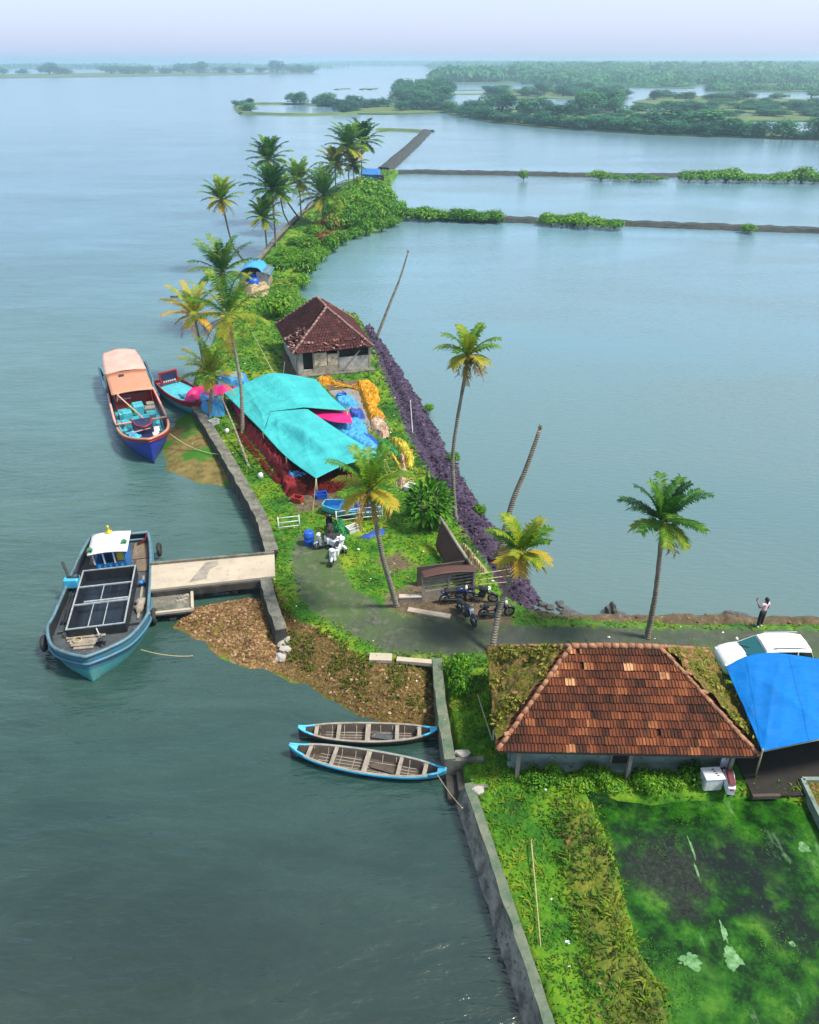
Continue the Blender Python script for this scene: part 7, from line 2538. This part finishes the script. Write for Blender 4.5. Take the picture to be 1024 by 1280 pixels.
# ------------------------------------------------------------------ blue huts
def mk_blue_hut():
    a = P(305, 357, 0); b = P(338, 354, 0)
    W = (b - a).length; c = (a + b) / 2
    o = thing('tarp_hut', 'small hut under a rounded blue tarpaulin among the palms near the river', 'hut', c)
    D_ = 3.0; H_ = 2.1
    for (x, w_, nm, m) in ((-W * .38, W * .2, 'wall', 'timber_grey'), (W * .30, W * .40, 'wall', 'plaster_grey')):
        mb = MB(); mb.box((x, -D_ / 2, H_ * .45), (w_, .1, H_ * .9)); mb.build(nm, m, o, False)
    for s in (-1, 1):
        mb = MB(); mb.box((s * W / 2, 0, H_ * .45), (.1, D_, H_ * .9)); mb.build('wall', 'timber_grey', o, False)
    mb = MB(); mb.box((0, D_ / 2, H_ * .45), (W - .1, .1, H_ * .9)); mb.build('wall', 'timber_grey', o, False)
    mb = MB(); mb.box((-W * .08, -D_ / 2 + .2, .8), (W * .38, .05, 1.6)); mb.build('opening', 'deep_blue_cloth', o, False)
    mb = MB()
    arch = [(-W * .62, .9), (-W * .55, 1.7), (-W * .2, 2.55), (W * .15, 2.4), (W * .35, 1.9)]
    coons(mb, [(x, -D_ * .62, z) for x, z in arch], [(x, D_ * .6, z + .1) for x, z in arch], [(-W * .62, -D_ * .62, .9), (-W * .62, D_ * .6, 1.0)], [(W * .35, -D_ * .62, 1.9), (W * .35, D_ * .6, 2.0)], 20, 10, lambda u, v, p: .14 * fbm(p.x, p.y, 2, 1.2, 3), .04)
    mb.build('tarpaulin', 'light_blue_cloth', o, False)
    mb = MB(); coons(mb, [(W * .28, -D_ * .58, 2.0), (W * .62, -D_ * .58, 1.6)], [(W * .28, D_ * .58, 2.1), (W * .62, D_ * .58, 1.7)], [(W * .28, -D_ * .58, 2.0), (W * .28, D_ * .58, 2.1)], [(W * .62, -D_ * .58, 1.6), (W * .62, D_ * .58, 1.7)], 6, 6, None, .05); mb.build('side_roof', 'steel_blue_paint', o, False)
    mb = MB(); mb.lathe((W * .02, -D_ * .75, 0), [(.55, 0), (.62, .5), (.62, 1.0), (.5, 1.3), (.1, 1.35)], 14); mb.build('water_tank', 'barrel_blue', o, False)
mk_blue_hut()
def mk_far_shed():
    a = P(454, 227, 0); b = P(474, 226, 0)
    W = (b - a).length; c = (a + b) / 2
    o = thing('tarp_hut', 'far shed with a flat bright blue roof at the tip of the spit', 'hut', c)
    for (x, y, sx, sy) in ((0, -1.5, W, .1), (0, 1.5, W, .1), (-W / 2, 0, .1, 2.9), (W / 2, 0, .1, 2.9)):
        mb = MB(); mb.box((x, y, .8), (sx, sy, 1.7)); mb.build('wall', 'bright_blue', o, False)
    mb = MB(); coons(mb, [(-W * .6, -2, 1.75), (W * .55, -2, 1.6)], [(-W * .6, 2, 2.6), (W * .55, 2, 2.4)], [(-W * .6, -2, 1.75), (-W * .6, 2, 2.6)], [(W * .55, -2, 1.6), (W * .55, 2, 2.4)], 10, 8, lambda u, v, p: .1 * fbm(p.x, p.y, 4, .8, 2), .06); mb.build('roof', 'bright_blue', o, False)
    mb = MB(); mb.box((W * .62, -1.2, .8), (W * .3, 2.4, 1.5)); mb.build('annex', 'dark_steel', o, False)
mk_far_shed()

# ------------------------------------------------------------------ ropes
def rope_thing(label, a, b, sag, r=.022):
    o = thing('rope', label, 'rope', a)
    mb = MB(); rope(mb, a, b, sag, r, 18); mb.build('line', 'rope_fibre', o)
    mb = MB()
    mb.blob(Vector(b), (r * 2.2, r * 2.2, r * 2), 1, .2, 7); mb.build('knot', 'rope_fibre', o)
rope_thing('pale mooring rope sagging from the blue fishing boat bow to the quay wall', P(212, 542, .4), P(291, 566, .3), .65, .035)
rope_thing('thin mooring line trailing on the water from the big barge bow', P(176, 812, .0), P(240, 820, WATER + .04), .15, .02)
rope_thing('short mooring rope from the farther canoe to the garden wall', P(540, 912, -.45), P(556, 900, .2), .08, .02)
rope_thing('mooring line running down from the nearer canoe along the river wall', P(545, 965, -.4), P(578, 1010, .1), .12, .015)

# ------------------------------------------------------------------ stones, clods, litter
def mk_jug(label, px):
    p = gp(*px)
    o = thing('jug', label, 'jug', p, 0, 'white jugs along the quay wall')
    mb = MB(); mb.lathe((0, 0, 0), [(.16, 0), (.18, .05), (.18, .26), (.10, .36), (.06, .38), (.06, .44)], 14); mb.build('body', 'white_paint', o, False)
    mb = MB(); mb.lathe((0, 0, .43), [(.07, 0), (.07, .05)], 10); mb.build('cap', 'bike_black', o, False)
mk_jug('white jug on top of the quay wall near the leaning trunk', (284, 541))
mk_jug('white jug on the grass below the red cloth', (326, 597))

def rocks(label, px_list, mat, group, name='rock', z=None):
    for i, (x, y, a, b, h) in enumerate(px_list):
        p = P(x, y, WATER + .05) if z is None else gp(x, y)
        mb = MB(); mb.blob((0, 0, 0), (a, b, h), i + x * .1, .3, 12)
        o = mb.build(name, mat, None, False)
        o.location = p
        tag(o, (ORD[i] + ' from the left, ' + label) if len(px_list) > 1 else label, 'rock', group)
wear('dark_rock', (.05, .05, .055), (.10, .10, .10), 3, .8, 0, .8, 6)
rocks('small dark rock in the pond edge beside the purple bank', [(678, 756, .3, .2, .15), (688, 759, .25, .2, .12), (703, 760, .3, .25, .15), (700, 754, .2, .2, .1), (712, 768, .5, .35, .2), (720, 771, .5, .35, .15)], 'dark_rock', 'rocks along the pond edge')
rocks('pointed dark rock sticking out of the pond left of the roadside palm', [(764, 765, .32, .4, .5)], 'dark_rock', 'rocks along the pond edge')
rocks('flat dark rock in the pond beside the pointed rock', [(774, 771, .5, .35, .16), (785, 773, .3, .25, .12)], 'dark_rock', 'rocks along the pond edge')
rocks('dark rock heap at the pond edge left of the person', [(912, 770, .45, .3, .22), (922, 771, .4, .3, .22), (932, 773, .4, .3, .18)], 'dark_rock', 'rocks along the pond edge')
rocks('pale stone on the broken end of the quay wall stub', [(352, 793, .3, .22, .2), (356, 800, .35, .25, .22), (350, 806, .3, .3, .2), (359, 790, .2, .2, .16)], 'pale_stone', 'stones at the quay wall end', 'stone', 0)

def mk_clods():
    rnd = random.Random(31)
    xs = (GX[0, 1] - GX[0, 0])
    def scatter(label, name, cat, mat, mask, n, smin, smax, zmin=-.95, flat=.6, cond=None):
        ny, nx = GX.shape
        w_ = mask * (GZ > zmin)
        cell = w_.copy()
        cell[:-1, :-1] *= (GX[:-1, 1:] - GX[:-1, :-1]) * (GY[1:, :-1] - GY[:-1, :-1])
        cum = np.cumsum(cell.ravel())
        mb = MB()
        for i in range(n):
            k = int(np.searchsorted(cum, rnd.random() * cum[-1]))
            j, q = divmod(k, nx)
            if j >= ny - 1 or q >= nx - 1: continue
            x = GX[j, q] + rnd.random() * (GX[j, q + 1] - GX[j, q]); y = GY[j, q] + rnd.random() * (GY[j + 1, q] - GY[j, q])
            if nz(x, y, 4, .8) < -.15 and rnd.random() < .6: continue
            s = smin + (smax - smin) * rnd.random() ** 2.5
            mb.blob((x, y, ground_z(x, y) + s * .1), (s * rnd.uniform(.7, 1.3), s * rnd.uniform(.7, 1.3), s * flat), rnd.random() * 90, .32, 6, rnd.random())
        tag(mb.build(name, mat), label, cat, kind='stuff')
    def clodmat(nm, stops):
        m, t = newmat(nm)
        n = t.noise(t.pos(), 8, 5, .7)
        c = t.mix(.35, t.ramp(t.attr('tint'), stops), t.ramp(n, stops))
        t.principled(c, .95, 0, t.bump(n, .6, .04), .2)
    clodmat('bank_clod', [(0, (.010, .007, .014)), (.5, (.034, .023, .047)), (.85, (.08, .055, .10)), (1, (.19, .14, .21))])
    clodmat('rubble_clod', [(0, (.04, .022, .010)), (.4, (.13, .07, .026)), (.75, (.28, .17, .08)), (1, (.50, .36, .22))])
    clodmat('litter', [(0, (.6, .6, .58)), (.6, (.75, .73, .68)), (.8, (.5, .4, .25)), (1, (.4, .5, .6))])
    scatter('loose clods of purplish earth covering the bank of the pond', 'clods', 'earth', 'bank_clod', M_BANK, 4500, .02, .14, -.9, .65)
    scatter('broken brick and laterite rubble on the slopes by the jetty and the canoes', 'rubble', 'rubble', 'rubble_clod', M_RUB * np.where(GX > -6.5, .22, 1), 7500, .015, .095, -.85, .6)
    scatter('stones and lumps of soil scattered on bare ground', 'stones', 'stones', 'rubble_clod', np.clip(M_DIRT + .5 * M_RIDGE, 0, 1) * (1 - M_ROAD), 420, .03, .10, -.7, .6)
    scatter('scraps of pale litter scattered over the grass and mud', 'litter', 'litter', 'litter', np.clip(1 - M_POOL - .7 * M_BANK - .85 * M_ROAD - M_COVER, 0, 1) * (GY < 75) * (GX < 22), 170, .03, .085, -.6, .3)
mk_clods()

wear('crate_red', (.38, .03, .02), (.22, .02, .02), 4, .5)
wear('crate_white', (.62, .64, .62), (.45, .46, .44), 4, .5)
def mk_crate(label, px, paint, rz, cat='crate'):
    p = gp(*px)
    o = thing('plastic_crate', label, cat, p, rz, 'plastic crates left around the shelter')
    mb = MB()
    for (x, y, a, b) in ((0, -.22, .66, .03), (0, .22, .66, .03), (-.32, 0, .03, .41), (.32, 0, .03, .41)):
        mb.box((x, y, .17), (a, b, .32))
    mb.box((0, 0, .02), (.62, .41, .03)); mb.build('body', paint, o, False)
    mb = MB()
    for (x, y, a, b) in ((0, -.235, .72, .05), (0, .235, .72, .05), (-.335, 0, .05, .42), (.335, 0, .05, .42)):
        mb.box((x, y, .335), (a, b, .03))
    mb.build('rim', paint, o, False)
mk_crate('blue plastic crate on the bare earth in front of the shelter', (402, 622), 'barrel_blue', .3)
mk_crate('red plastic crate beside the red cloth bundle', (372, 627), 'crate_red', -.4)
mk_crate('white plastic crate on the grass right of the green netting', (441, 664), 'crate_white', .6)
mk_crate('white plastic crate tipped near the foot of the pale net trail', (512, 612), 'crate_white', 1.1)
mk_crate('blue plastic crate on the grey ground sheet', (428, 497), 'barrel_blue', .2)
mk_crate('white plastic crate at the end of the quay wall by the boats', (268, 530), 'crate_white', .9)
mk_crate('blue plastic crate leaning in the grass by the old hut door', (368, 482), 'barrel_blue', -.3)
# guy ropes of the turquoise sheets
for lab_, a_, b_, z_ in (('guy rope from the near tarpaulin tip down to the bare earth', (395, 598), (391, 640), 1.25), ('guy rope from the right corner of the near tarpaulin to the grass', (480, 570), (493, 602), 1.33), ('guy rope from the back right corner of the far tarpaulin', (395, 474), (405, 470), 1.47), ('guy rope from the left tarpaulin corner to the quay wall', (280, 491), (262, 533), 1.12)):
    q_ = P(*a_, z_); rope_thing(lab_, q_, gp(*b_), .02, .016)
